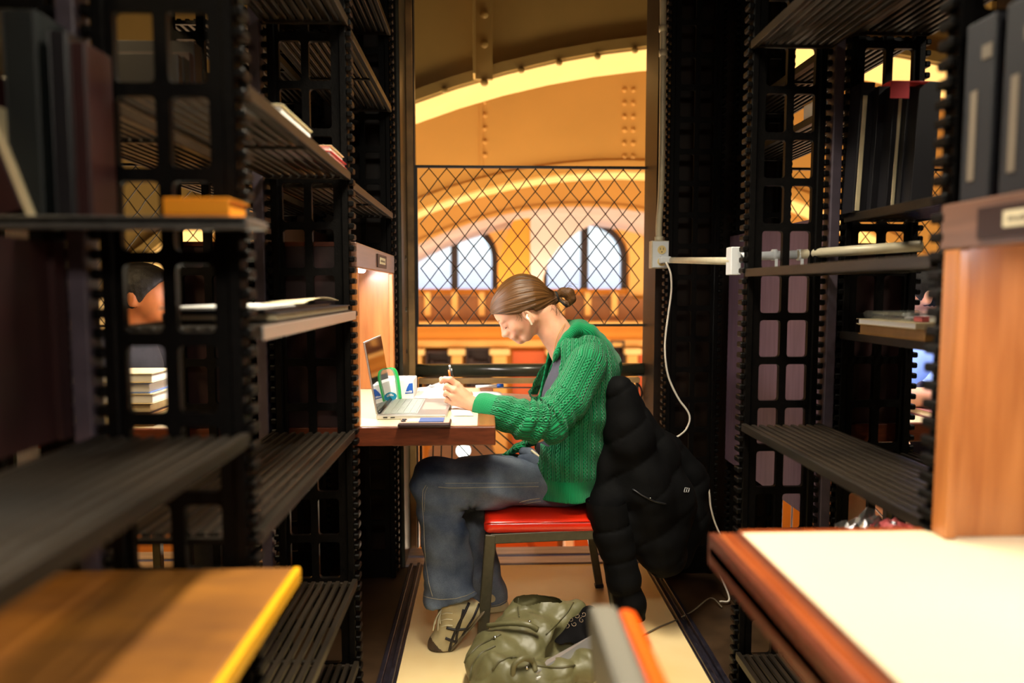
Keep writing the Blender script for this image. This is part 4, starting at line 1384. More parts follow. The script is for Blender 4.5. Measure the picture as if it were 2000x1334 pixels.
# ------------------------------------------------------------------ conduit, boxes, cords
t = thing('wall_conduit', 'cream painted conduit running down from the ceiling to the outlet box', 'pipe', tuple(W(1293, 300, 2.72)))
xc = 2.70
pts = [W(1295, -60, xc), W(1295, 100, xc), W(1293, 300, xc), W(1291, 380, xc), W(1287, 440, xc), W(1287, 474, xc)]
MB().tube(smoothline(pts, 5), 0.0125, 12).make('pipe', conduitm, t, True)
for py in (110, 62):
    MB().tube([W(1295, py, xc), W(1295, py - 12, xc)], 0.016, 12).make('coupling', conduitm, t, True)
MB().tube([W(1287, 476, xc), W(1287, 462, xc)], 0.017, 12).make('coupling', conduitm, t, True)
def outlet(px0, py0, px1, py1, Y, label, socket=True):
    a, b = W(px0, py0, Y), W(px1, py1, Y)
    t = thing('outlet_box', label, 'outlet', ((a.x + b.x) / 2, Y, b.z))
    boxo('box_body', (a.x, Y, b.z), (b.x, Y + 0.045, a.z), conduitm if socket else whitebox, t, 0.002)
    if socket:
        boxo('cover_plate', (a.x + 0.004, Y - 0.003, b.z + 0.003), (b.x - 0.002, Y, a.z - 0.003), whitebox, t, 0.001)
        cv_ = [o for o in t.children if o.name.startswith('cover_plate')][-1]
        for py in (488, 511):
            c = W(1292, py, Y)
            MB().tube([(c.x, Y - 0.003, c.z), (c.x, Y - 0.006, c.z)], 0.0165, 18).make('socket_face', ivory, cv_)
            for dx in (-0.006, 0.006):
                boxo('slot', (c.x + dx - 0.001, Y - 0.0065, c.z - 0.001), (c.x + dx + 0.001, Y - 0.006, c.z + 0.008), blackp, cv_)
            MB().tube([(c.x, Y - 0.006, c.z - 0.008), (c.x, Y - 0.0066, c.z - 0.008)], 0.0024, 8).make('ground_hole', blackp, cv_)
    return t
outlet(1273, 470, 1306, 524, 2.66, 'grey metal outlet box with an ivory socket, white plug pushed in')
YB = 1.955
outlet(1429, 482, 1447, 537, YB, 'white junction box on the toothed upright at the end of the short conduit', False)
t = thing('cross_conduit', 'cream conduit running from the outlet box to the junction box', 'pipe', tuple(W(1370, 510, 2.4)))
MB().tube([W(1304, 508, 2.69), W(1431, 510, YB + 0.02)], 0.0115, 12).make('pipe', conduitm, t, True)
t = thing('cross_conduit', 'white and yellowed conduit crossing behind the right stack upright', 'pipe', tuple(W(1560, 497, YB)))
p1, p2, p3 = W(1440, 502, 1.99), W(1560, 497, 1.955), W(1800, 480, 1.70)
MB().tube([p1, p2], 0.0125, 12).make('pipe', whitebox, t, True)
MB().tube([p2, p3], 0.0135, 12).make('pipe', conduitm, t, True)
for px in (1512, 1562):
    c = W(px, 498, 1.972 if px < 1540 else 1.953)
    MB().tube([c + Vector((-0.006, 0, 0)), c + Vector((0.006, 0, 0))], 0.0165, 12).make('strap', whitebox, t, True)
    boxo('strap_tab', (c.x - 0.004, c.y - 0.017, c.z - 0.034), (c.x + 0.004, c.y - 0.015, c.z - 0.012), whitebox, t)
# white power cord
t = thing('power_cord', 'white power cord hanging from the outlet down behind the black coat', 'cord', tuple(W(1297, 508, 2.63)))
pl = W(1297, 508, 2.66)
boxo('plug', (pl.x - 0.022, 2.625, pl.z - 0.013), (pl.x + 0.020, 2.656, pl.z + 0.013), whitebox, t, 0.005)
pts = [W(x, y, Y) for x, y, Y in ((1301, 512, 2.62), (1310, 535, 2.61), (1311, 570, 2.62), (1305, 615, 2.62), (1299, 665, 2.61), (1300, 705, 2.60), (1307, 740, 2.60), (1325, 778, 2.60), (1343, 803, 2.60), (1347, 820, 2.60), (1338, 841, 2.60), (1316, 858, 2.60), (1311, 864, 2.60), (1330, 877, 2.60), (1352, 903, 2.60), (1373, 935, 2.60), (1384, 955, 2.60), (1388, 990, 2.60), (1396, 1020, 2.60), (1408, 1048, 2.58), (1425, 1085, 2.50))]
ct_ = [Vector((p.x, p.y, p.z)) for p in pts]
end = WZ(1402, 1160, 0.010)
ct_ += [Vector((0.86, 2.50, 0.14)), Vector((0.90, 2.48, 0.02)), Vector((0.86, 2.47, 0.0125))]
MB().tube(smoothline(ct_, 6), 0.0036, 8).make('cable', whitecord, t, True)
t = thing('floor_cord', 'thin grey cord crossing the floor trim towards the olive bag', 'cord', tuple(WZ(1330, 1205, 0.01)))
pts = [(0.86, 2.44, 0.005)] + [tuple(WZ(x, y, 0.021 if i < 2 else 0.006)) for i, (x, y) in enumerate(((1388, 1168), (1355, 1192), (1318, 1212), (1280, 1228), (1246, 1248)))] + [tuple(WZ(1215, 1275, 0.03)), tuple(WZ(1190, 1290, 0.06))]
MB().tube(smoothline(pts, 6), 0.0028, 8).make('cable', greycord, t, True)

# ------------------------------------------------------------------ things on her desk
z = ZD + 0.0006
# laptop
def desk(px, py, zz=ZD): return WZ(px, py, zz)
A = desk(735, 820); B = desk(868, 823); C_ = desk(885, 790)
lt = thing('laptop', 'open silver laptop with a dark glossy screen on the cream desk', 'laptop', (A.x, A.y, ZD))
Lx0 = A.x; Lx1 = B.x + 0.004; Ly0 = A.y; Ly1 = A.y + 0.315
bs_ = boxo('base', (Lx0, Ly0, z), (Lx1, Ly1, z + 0.014), silver, lt, 0.003)
kz = z + 0.014
kx0, kx1 = Lx0 + 0.018, Lx0 + (Lx1 - Lx0) * 0.56
boxo('key_well', (kx0 - 0.003, Ly0 + 0.018, kz), (kx1 + 0.003, Ly1 - 0.018, kz + 0.0004), keyw, bs_)
rows_, cols_ = 5, 13
for i in range(rows_):
    for j in range(cols_):
        x_ = kx0 + (kx1 - kx0) * i / rows_
        y_ = Ly0 + 0.022 + (Ly1 - Ly0 - 0.044) * j / cols_
        boxo('key', (x_ + 0.001, y_ + 0.001, kz + 0.0004), (x_ + (kx1 - kx0) / rows_ - 0.0015, y_ + (Ly1 - Ly0 - 0.044) / cols_ - 0.0015, kz + 0.0016), keyw, bs_)
boxo('trackpad', (kx1 + 0.010, Ly0 + 0.09, kz), (Lx1 - 0.008, Ly1 - 0.09, kz + 0.0005), mat('trackpad_grey', rgb(176, 176, 164), 0.35, 0.3), bs_, 0)
for k in range(2):
    boxo('port', (Lx0 + 0.02 + k * 0.022, Ly0 - 0.0004, z + 0.004), (Lx0 + 0.033 + k * 0.022, Ly0 + 0.001, z + 0.008), blackp, bs_)
# screen leaning back to the left
top = W(712, 668, Ly0)
hinge = Vector((Lx0 + 0.004, Ly0, z + 0.016))
ang = math.atan2(hinge.x - top.x, top.z - hinge.z)
Lh = math.hypot(top.x - hinge.x, top.z - hinge.z)
M = Matrix.Translation(hinge) @ Matrix.Rotation(-ang, 4, 'Y')
ld_ = MB().box((-0.005, 0, 0), (0.0, 0.315, Lh), M).make('lid', silver, lt, bevel=0.001)
MB().box((0.0, 0.003, 0.004), (0.0012, 0.312, Lh - 0.004), M).make('screen_glass', screenm, ld_)
MB().tube([M @ Vector((0.001, 0.02, 0.0)), M @ Vector((0.001, 0.295, 0.0))], 0.005, 8).make('hinge', blackp, lt, True)
# phone with card wallet
a = desk(776, 837); b = desk(880, 836)
ph = thing('phone', 'phone in a thick dark brown case lying at the desk edge, cards in its back', 'phone', (a.x, a.y, ZD))
px0, px1, py0 = a.x, b.x, a.y
boxo('case', (px0, py0 + 0.002, z), (px1, py0 + 0.078, z + 0.013), mat('brown_black_case', rgb(46, 24, 26), 0.4), ph, 0.005)
boxo('phone_back', (px0 + 0.004, py0 + 0.006, z + 0.013), (px1 - 0.004, py0 + 0.074, z + 0.0145), mat('rose_back', rgb(206, 168, 150), 0.3), ph, 0.0005)
boxo('card', (px0 + 0.058, py0 + 0.009, z + 0.0145), (px1 - 0.020, py0 + 0.066, z + 0.0175), mat('blue_card', rgb(70, 96, 150), 0.4), ph, 0.0004)
boxo('card', (px0 + 0.026, py0 + 0.012, z + 0.0145), (px0 + 0.058, py0 + 0.060, z + 0.0165), paperc, ph, 0.0004)
for dx, dy in ((0.014, 0.024), (0.014, 0.048)):
    MB().tube([(px0 + dx, py0 + dy, z + 0.0145), (px0 + dx, py0 + dy, z + 0.0175)], 0.007, 14).make('camera_lens', blackp, ph, True)
# tissue box with blue corner mark, beyond the laptop
a = W(752, 778, 2.42); b = W(808, 778, 2.42)
tz1 = W(780, 742, 2.42).z
tb = thing('tissue_box', 'white tissue box with a blue corner mark behind the laptop', 'box', (a.x, 2.42, ZD))
boxo('carton', (a.x - 0.02, 2.42, z), (b.x, 2.54, tz1), paper, tb, 0.002)
bl = [W(x, y, 2.42) for x, y in ((791, 769), (795, 757), (799, 749), (806, 748), (807, 768))]
mb = MB(); mb.v = [(p.x, 2.4185, p.z) for p in bl]; mb.f = [(0, 4, 3, 2, 1)]
mb.v += [(p.x, 2.42, p.z) for p in bl]; mb.f += [(5, 6, 7, 8, 9)]
for i in range(5): mb.f.append((i, (i + 1) % 5, 5 + (i + 1) % 5, 5 + i))
mb.make('blue_mark', bluep, tb)
def flat_text(txt, px, py, Y, size, m, parent, name='small_lettering'):
    p = W(px, py, Y); mb = MB(); rr = random.Random(px)
    n = len(txt); w1 = size * 0.5; x = p.x - n * w1 / 2
    for i in range(n):
        h = size * (0.9 if rr.random() < 0.3 else 0.55)
        mb.box((x, Y - 0.0003, p.z - size * 0.3), (x + w1 * 0.62, Y, p.z - size * 0.3 + h)); x += w1
    return mb.make(name, m, parent)
flat_text('xxxxxx', 799, 765.5, 2.4178, 0.0075, paper, tb)
# folded tissues / cards sticking up
tt = thing('loose_tissues', 'white folded tissues standing up out of the tissue box', 'tissue', (a.x, 2.46, tz1))
for i, (x0_, y0_, x1_, y1_, yy) in enumerate(((764, 738, 798, 752, 2.45), (748, 742, 786, 754, 2.47), (757, 745, 805, 756, 2.44))):
    p = W(x0_, y0_, yy); q = W(x1_, y1_, yy)
    r = W(x0_, y0_ + 9, yy); s_ = W(x1_, y0_ - 3, yy)
    mb = MB(); mb.v = [(p.x, yy, tz1 - 0.03), (q.x, yy, tz1 - 0.03), (s_.x, yy + 0.004, s_.z), (p.x, yy + 0.006, r.z)]
    mb.f = [(0, 1, 2, 3)]
    o = mb.make('tissue_fold', paper, tt); sm = o.modifiers.new('solid', 'SOLIDIFY'); sm.thickness = 0.0015
# zip bag with green edge
gz = thing('zip_bag', 'clear zip bag with bright green zip and teal label behind the laptop', 'bag', tuple(W(765, 780, 2.34)))
YZ = 2.36
pr = smoothline([W(x, y, YZ) for x, y in ((758, 719), (768, 722), (774, 735), (777, 755), (780, 780))], 6)
mb = MB(); rows = []
for p in pr:
    rows.append([(p.x - 0.006, YZ - 0.004, p.z), (p.x + 0.004, YZ, p.z), (p.x + 0.006, YZ + 0.012, p.z)])
o = mb.grid(rows).make('green_zip', greenz, gz, True); sm = o.modifiers.new('solid', 'SOLIDIFY'); sm.thickness = 0.002
pr2 = smoothline([W(x, y, YZ) for x, y in ((758, 719), (748, 723), (741, 735), (738, 752), (741, 768), (748, 781))], 6)
rows = [[(p.x - 0.005, YZ - 0.004, p.z), (p.x + 0.004, YZ, p.z), (p.x + 0.005, YZ + 0.012, p.z)] for p in pr2]
o = MB().grid(rows).make('green_zip', greenz, gz, True); sm = o.modifiers.new('solid', 'SOLIDIFY'); sm.thickness = 0.002
film = mat('clear_film', (0.9, 0.95, 0.95), 0.15, alpha=0.22, spec=0.8)
n_ = min(len(pr), len(pr2))
rows = []
for i in range(n_):
    p, q = pr2[int(i * (len(pr2) - 1) / (n_ - 1))], pr[i]
    rows.append([(p.x + (q.x - p.x) * k / 5, YZ - 0.004 - 0.012 * math.sin(math.pi * k / 5), p.z + (q.z - p.z) * k / 5) for k in range(6)])
MB().grid(rows).make('film', film, gz, True)
c = W(763, 774, YZ - 0.02)
cc = [(c.x + 0.021 * math.cos(k * math.pi / 12) ** 1 if True else 0, c.z + 0.014 * math.sin(k * math.pi / 12)) for k in range(24)]
link('teal_label', plate(cc, [], YZ - 0.021, YZ - 0.0195), tealp, gz)
flat_text('xxxxx', 763, 772, YZ - 0.0215, 0.009, paper, gz)
# paper sheets
def sheet(name, label, corners, zz, parent=None, m=paper, curl=0.0, n=8):
    """corners as photo pixels laid on the desk plane, counter-clockwise"""
    P = [WZ(x, y, zz) for x, y in corners]
    t = thing(name, label, 'paper', tuple(P[0])) if parent is None else parent
    rows = []
    for i in range(n + 1):
        u = i / n
        row = []
        for j in range(n + 1):
            v = j / n
            p = (P[0] * (1 - u) + P[1] * u) * (1 - v) + (P[3] * (1 - u) + P[2] * u) * v
            row.append((p.x, p.y, p.z + curl * (math.sin(u * 3.1) * 0.6 + math.sin(v * 5 + u * 3) * 0.25 + 0.25) * (0.3 + 0.7 * v)))
        rows.append(row)
    o = MB().grid(rows).make('sheet', m, t, True)
    sm = o.modifiers.new('solid', 'SOLIDIFY'); sm.thickness = 0.0006; sm.offset = 1
    return t
sheet('paper_sheet', 'white sheet of paper under the raised writing hand, beside the laptop', ((885, 812), (925, 812), (902, 775), (868, 775)), ZD + 0.002, curl=0.004)
t = sheet('paper_sheet', 'white crumpled sheets spread behind the laptop in front of the handrail', ((800, 779), (892, 789), (905, 760), (830, 757)), ZD + 0.004, curl=0.030)
mb = MB()
q = [W(x, y, 2.62) for x, y in ((815, 770), (888, 774), (888, 764), (862, 760), (840, 751), (834, 757), (817, 757))]
mb.v = [(p.x, 2.62 + 0.02 * (i % 2), max(p.z, ZD + 0.002)) for i, p in enumerate(q)]; mb.f = [(0, 1, 2, 3, 4, 5, 6)]
o = mb.make('folded_sheet', paper, t); sm = o.modifiers.new('solid', 'SOLIDIFY'); sm.thickness = 0.0008
sheet('paper_sheet', 'long white sheet under her far forearm', ((925, 784), (990, 784), (978, 768), (905, 768)), ZD + 0.003, curl=0.008)
sheet('paper_sheet', 'greyish sheet at the far end of her desk', ((903, 766), (940, 767), (937, 757), (900, 757)), ZD + 0.001, m=paperc)
a = W(955, 772, 2.62)
t = thing('blue_marker', 'small blue capped marker lying on the far sheets', 'pen', tuple(a))
zc_ = ZD + 0.019
MB().tube([(a.x - 0.05, 2.62, zc_), (a.x + 0.03, 2.64, zc_)], 0.006, 10).make('barrel', paper, t, True)
MB().tube([(a.x + 0.03, 2.64, zc_), (a.x + 0.055, 2.646, zc_)], 0.0075, 10).make('cap', bluep, t, True)

# ------------------------------------------------------------------ her chair
ch = thing('dining_chair', 'red vinyl chair with a grey metal frame the woman sits on', 'chair', (0.2, 2.4, 0))
def sp(px, py, Y): return W(px, py, Y)
yn, yf = 2.20, 2.64
zt_rail = sp(960, 1041, yn).z
seat_z = 0.445
sxl, sxr = W(946, 1040, yn).x, W(946, 1040, yn).x + 0.42
for nm, y in (('seat_rail', yn), ('seat_rail', yf)):
    MB().beam((sxl + 0.02, y, zt_rail - 0.017), (sxr, y, zt_rail - 0.004), 0.022, 0.034).make(nm, chairmetal, ch, bevel=0.003)
MB().beam((sxl + 0.018, yn, zt_rail - 0.018), (sxl + 0.018, yf, zt_rail - 0.018), 0.022, 0.034).make('seat_rail', chairmetal, ch, bevel=0.003)
MB().beam((sxr - 0.01, yn, zt_rail - 0.006), (sxr - 0.01, yf, zt_rail - 0.006), 0.022, 0.034).make('seat_rail', chairmetal, ch, bevel=0.003)
for y in (yn, yf):
    MB().beam((sxl + 0.020, y, zt_rail - 0.002), (sxl - 0.008, y, 0.012), 0.024, 0.037, up=(1, 0, 0)).make('leg', chairmetal, ch, bevel=0.004)
    MB().beam((sxl - 0.008, y, 0.014), (sxl - 0.009, y, 0.0), 0.027, 0.040, up=(1, 0, 0)).make('leg_cap', blackp, ch, bevel=0.002)
rb = [W(1141, 1045, yf), W(1168, 1140, yf)]
for y in (yn, yf):
    xt, xb_ = sxr - 0.034, W(1170, 1143, 2.64).x
    MB().beam((xt, y, zt_rail - 0.01), (xb_, y, 0.012), 0.022, 0.030, up=(1, 0, 0)).make('leg', chairmetal, ch, bevel=0.004)
    MB().beam((xb_ - 0.001, y, 0.014), (xb_ + 0.001, y, 0.0), 0.026, 0.034, up=(1, 0, 0)).make('leg_cap', blackp, ch, bevel=0.002)
    MB().beam((xt, y + (0.045 if y < 2.4 else -0.045), zt_rail - 0.01), (sxr + 0.045, y + (0.045 if y < 2.4 else -0.045), 0.80), 0.022, 0.030, up=(1, 0, 0)).make('back_post', chairmetal, ch, bevel=0.004)
S = SDF((sxl - 0.03, yn - 0.05, zt_rail - 0.01), (sxr + 0.03, yf + 0.05, zt_rail + 0.08), 0.006)
S.rbox(((sxl + sxr) / 2 + 0.002, (yn + yf) / 2, zt_rail + 0.022), ((sxr - sxl) / 2 + 0.004, (yf - yn) / 2 + 0.016, 0.022), 0.018, k=0)
S.ell(((sxl + sxr) / 2, (yn + yf) / 2, zt_rail + 0.026), (0.19, 0.19, 0.026), k=0.01)
o = link('seat_cushion', S.mesh('seat'), redvinyl, ch, True)
MB().tube([(sxl + 0.002, yn - 0.014, zt_rail + 0.037), (sxr, yn - 0.014, zt_rail + 0.040)], 0.0025, 6).make('piping', redvinyl, ch, True)
S = SDF((sxr - 0.02, yn - 0.03, 0.58), (sxr + 0.12, yf + 0.03, 0.90), 0.008)
S.rbox((sxr + 0.034, (yn + yf) / 2, 0.71), (0.018, (yf - yn) / 2 - 0.062, 0.10), 0.016, k=0)
link('back_pad', S.mesh('backpad'), redvinyl, ch, True)

# blurred near chair at the right desk
nc = thing('near_chair', 'out of focus chair back with grey shell and orange pad at the near right desk', 'chair', (0.2, 0.65, 0))
zt = W(1185, 1158, 0.86).z
xg0, xg1, xo = W(1143, 1165, 0.86).x, W(1196, 1165, 0.86).x, W(1228, 1175, 0.86).x
def slab(name, xa, xb, m, zt, r, skew):
    prof = [(0, -0.42), (0, -r)] + [(r - r * math.cos(a * math.pi / 12), -r + r * math.sin(a * math.pi / 12)) for a in range(1, 7)]
    me = MB()
    y1, y0 = 0.865, 0.44
    outl = [(y1 - p[0], zt + p[1]) for p in prof] + [(y0 + p[0], zt + p[1]) for p in reversed(prof)]
    n = len(outl)
    for xx in (xa, xb):
        for (yy, zz) in outl:
            me.v.append((xx + (zt - zz) * skew, yy, zz))
    me.f.append(tuple(range(n)));  me.f.append(tuple(reversed(range(n, 2 * n))))
    for i in range(n):
        me.f.append((i, n + i, n + (i + 1) % n, (i + 1) % n))
    return me.make(name, m, nc, bevel=0.008)
slab('back_shell', xg0, xg1, greyshell, zt, 0.05, 0.10)
slab('back_pad', xg1, xo, orangevinyl, zt - 0.002, 0.06, 0.13)
xs_ = xo + 0.05
boxo('seat_cushion', (xs_, 0.44, 0.41), (xs_ + 0.38, 0.86, 0.46), orangevinyl, nc, 0.015)
boxo('seat_frame', (xs_, 0.45, 0.385), (xs_ + 0.37, 0.85, 0.41), chairmetal, nc, 0.003)
for y in (0.46, 0.83):
    MB().beam((xg1 + 0.02, y, 0.60), (xs_ + 0.01, y, 0.39), 0.024, 0.030, up=(1, 0, 0)).make('back_post', chairmetal, nc, bevel=0.003)
    MB().beam((xs_ + 0.01, y, 0.39), (xs_ - 0.06, y, 0.0), 0.024, 0.030, up=(1, 0, 0)).make('leg', chairmetal, nc, bevel=0.003)
    MB().beam((xs_ + 0.35, y, 0.39), (xs_ + 0.37, y, 0.0), 0.024, 0.030, up=(1, 0, 0)).make('leg', chairmetal, nc, bevel=0.003)
# ------------------------------------------------------------------ the woman at the desk
YC = 2.42
def V3(px, py, Y): return np.array(W(px, py, Y))

woman = thing('person', 'person in green cable knit cardigan and blue jeans, hair in a bun, writing', 'person', (0.28, YC, 0))

# ---- head in its own frame: f forward, w lateral (towards the camera is -w), u up; origin at the ear
EAR = W(1029, 618, YC)
PIT = math.radians(44)
fwd = Vector((-math.cos(PIT), 0, -math.sin(PIT)))
upv = Vector((-math.sin(PIT), 0, math.cos(PIT)))
yaw = math.radians(3)
lat = Vector((0, 1, 0))
HM = Matrix(((fwd.x, lat.x, upv.x, EAR.x), (fwd.y, lat.y, upv.y, EAR.y), (fwd.z, lat.z, upv.z, EAR.z), (0, 0, 0, 1)))
HMi = HM.inverted()
def loc(px, py, Y=YC):
    p = HMi @ W(px, py, Y); return np.array(p)

S = SDF((-0.17, -0.14, -0.20), (0.13, 0.14, 0.16), 0.0021)
S.ell((-0.016, 0, 0.052), (0.096, 0.074, 0.078), k=0)
S.ell((0.030, 0, 0.062), (0.050, 0.060, 0.050), k=0.02)      # forehead
S.ell((0.026, 0, -0.002), (0.050, 0.052, 0.062), k=0.02)       # face block
for s in (-1, 1):
    S.cone((-0.004, s * 0.050, -0.014), (0.050, s * 0.020, -0.050), 0.020, 0.014, k=0.022)   # jaw line
    S.ell((0.046, s * 0.036, 0.004), (0.026, 0.024, 0.026), k=0.018)                        # cheek
    S.ell((0.072, s * 0.022, 0.047), (0.012, 0.020, 0.008), k=0.012)                        # brow ridge
    S.ell((0.069, s * 0.029, 0.031), (0.0135, 0.0150, 0.0105), k=0.006)                     # closed lid
    S.ell((0.092, s * 0.010, 0.0045), (0.0085, 0.0060, 0.0065), k=0.005)                    # nostril wing
S.cone((0.080, 0, 0.040), (0.101, 0, 0.010), 0.0065, 0.0078, k=0.010)    # nose bridge
S.cone((0.070, 0, 0.040), (0.085, 0, 0.008), 0.010, 0.0135, k=0.012)
S.cone((0.074, 0, 0.005), (0.074, 0, -0.035), 0.016, 0.014, k=0.015)
S.ell((0.101, 0, 0.0085), (0.0085, 0.0085, 0.0075), k=0.006)
S.cone((0.0885, 0, 0.000), (0.0865, 0, -0.012), 0.0085, 0.0075, k=0.008)
S.ell((0.078, 0, -0.018), (0.014, 0.026, 0.018), k=0.010)
S.ell((0.0880, 0, -0.0155), (0.0080, 0.019, 0.0050), k=0.003)      # upper lip
S.ell((0.0845, 0, -0.0255), (0.0080, 0.016, 0.0058), k=0.003)      # lower lip
S.ell((0.0940, 0, -0.0205), (0.0055, 0.012, 0.0009), k=0.002, op='sub')
S.ell((0.070, 0, -0.045), (0.015, 0.018, 0.013), k=0.014)        # chin
for s in (-1, 1):
    S.ell((0.091, s * 0.0065, -0.0015), (0.0035, 0.0028, 0.0022), k=0.002, op='sub')
# ears
for s in (-1, 1):
    e = np.array((-0.002, s * 0.070, 0.004))
    S.ell(e + (0, s * 0.004, 0.0), (0.015, 0.007, 0.027), k=0.004)
    S.ell(e + (0.0015, s * 0.012, 0.006), (0.0085, 0.006, 0.014), k=0.003, op='sub')
    S.ell(e + (0.003, s * 0.003, -0.024), (0.008, 0.005, 0.009), k=0.004)
# neck: from skull base to between the shoulders
n0 = loc(1062, 612); n1 = loc(1084, 648); n2 = loc(1112, 695)
S.cone(n0, n1, 0.050, 0.052, k=0.025)
S.cone(n1, n2, 0.052, 0.062, k=0.02)
th = loc(1052, 652)
S.ell((0.012, 0, -0.030), (0.040, 0.036, 0.020), k=0.02)
S.disp(lambda x, y, z: 0.0004 * wnoise(3, 60)(x, y, z))
head_me = S.mesh('head', HM)
# ---- near hand
def H(px, py, Y): return V3(px, py, Y)
def hand_sdf(res=0.0018):
    S = SDF(np.array(W(850, 830, 2.14)) - (0.01, 0.0, 0), np.array(W(945, 722, 2.33)), res)
    wr = H(925, 791, 2.215)
    wr2 = H(948, 800, 2.21)
    mcp = [H(893, 752, 2.205), H(887, 762, 2.195), H(884, 774, 2.197), H(884, 786, 2.207)]
    rr = [0.0115, 0.0115, 0.0108, 0.0098]
    S.cone(wr2, wr, 0.027, 0.025, k=0.0, sq=None)
    for m_, r_ in zip(mcp, rr):
        w2 = wr + (m_ - wr) * 0.15
        S.cone(w2, m_, 0.0165, r_, k=0.012)
    c = (wr + mcp[1] + mcp[2]) / 3 + np.array((0.0, 0.018, 0))
    S.ell(c, (0.030, 0.018, 0.024), k=0.012)
    # index: out over the pen
    S.path([mcp[0], H(880, 741, 2.198), H(869, 740, 2.212), H(862, 746, 2.226)], [0.0108, 0.0093, 0.0082, 0.0070], k=0.004)
    # middle, ring, little: curled round into the palm
    S.path([mcp[1], H(873, 754, 2.198), H(870, 759, 2.220), H(880, 764, 2.236)], [0.0105, 0.0092, 0.0085, 0.0075], k=0.003)
    S.path([mcp[2], H(872, 767, 2.200), H(870, 771, 2.222), H(880, 775, 2.236)], [0.0098, 0.0087, 0.0080, 0.0072], k=0.003)
    S.path([mcp[3], H(874, 780, 2.208), H(872, 783, 2.226), H(881, 785, 2.238)], [0.0090, 0.0080, 0.0074, 0.0066], k=0.003)
    # thumb from the side of the palm near the wrist, reaching to the pen
    S.path([H(915, 772, 2.238), H(893, 757, 2.254), H(873, 746, 2.246), H(862, 740, 2.236)], [0.0155, 0.0120, 0.0095, 0.0078], k=0.006)
    for m_ in mcp:
        S.ell(m_ + np.array((-0.001, -0.004, 0.001)), 0.0088, k=0.006)
    # tendon creases
    for m_ in mcp[:3]:
        S.cone(m_ + np.array((0.004, -0.006, 0)), wr + (m_ - wr) * 0.35 + np.array((0, -0.012, 0)), 0.004, 0.002, k=0.006)
    return S
hand_me = hand_sdf().mesh('hand')
nail = None
# ---- far forearm and hand resting on the sheets
S = SDF(np.array(W(925, 805, 2.52)) - (0.02, 0.0, 0.02), np.array(W(1075, 755, 2.80)) + (0.02, 0, 0.02), 0.0025)
fw = H(985, 779, 2.62); fe = H(1062, 790, 2.68)
S.cone(fe, fw, 0.036, 0.022, k=0)
pk = H(966, 778, 2.60)
S.ell((fw + pk) / 2, (0.032, 0.030, 0.014), k=0.012)
for i, (dx, dy) in enumerate(((-0.075, -0.03), (-0.085, -0.008), (-0.080, 0.014), (-0.068, 0.034))):
    b0 = pk + np.array((-0.01, dy * 0.7, 0.002))
    tip = pk + np.array((dx, dy * 1.2, -0.008))
    mid = (b0 + tip) / 2 + np.array((0, 0, 0.006))
    S.path([b0, mid, tip], [0.010, 0.009, 0.007], k=0.003)
S.path([fw + np.array((0, -0.018, 0)), pk + np.array((-0.008, -0.038, 0)), pk + np.array((-0.045, -0.050, -0.006))], [0.012, 0.010, 0.008], k=0.006)
farhand_me = S.mesh('farhand')
# ---- body under the clothes, one skin grown from pelvis to wrists and ankles
def P3(px, py, Y): return V3(px, py, Y)
hipN, hipF = P3(1085, 945, 2.33), P3(1085, 945, 2.50)
kneeN, kneeF = P3(838, 938, 2.29), P3(878, 925, 2.53)
ankN, ankF = P3(888, 1178, 2.225), P3(968, 1170, 2.50)
shN, shF = P3(1142, 705, 2.26), P3(1112, 695, 2.57)
elN, elF = P3(1050, 838, 2.15), P3(1050, 812, 2.72)
wrN = P3(940, 797, 2.212)
pel, chest = P3(1100, 935, YC), P3(1125, 745, YC)
lo = np.minimum.reduce([kneeN, ankN, pel]) - 0.12
hi = np.maximum.reduce([shF, chest, elF, kneeF]) + 0.16
S = SDF(lo, hi, 0.011)
for q_ in (-0.06, 0.06):
    S.cone(pel + (0.012, q_, 0), chest + (0.012, q_, 0), 0.068, 0.072, k=0.03 if q_ > 0 else 0)
for a in (hipN, hipF): S.ell(a + (0.015, 0, 0), 0.052, k=0.03)
S.cone(chest, P3(1118, 690, YC), 0.075, 0.055, k=0.03)
for s_, e_, w_ in ((shN, elN, wrN), (shF, elF, fe)):
    S.cone(chest + (s_ - chest) * 0.5, s_, 0.055, 0.045, k=0.03)
    S.cone(s_, e_, 0.046, 0.038, k=0.03)
    S.cone(e_, w_, 0.037, 0.024, k=0.02)
for h_, k_, a_ in ((hipN, kneeN, ankN), (hipF, kneeF, ankF)):
    S.cone(h_, k_, 0.050, 0.046, k=0.03)
    S.cone(k_, a_, 0.050, 0.032, k=0.02)
body_me = S.mesh('bodycore')
bmj = bmesh.new()
for m_ in (head_me, hand_me, farhand_me, body_me):
    bmj.from_mesh(m_)
body = bpy.data.meshes.new('body')
bmj.to_mesh(body); bmj.free()
body.polygons.foreach_set('use_smooth', [True] * len(body.polygons))
# skin with a soft blush driven by position near cheek, ear and knuckles would be paint; keep one skin
body_o = link('body', body, skin, woman, True)
tag(body_o)
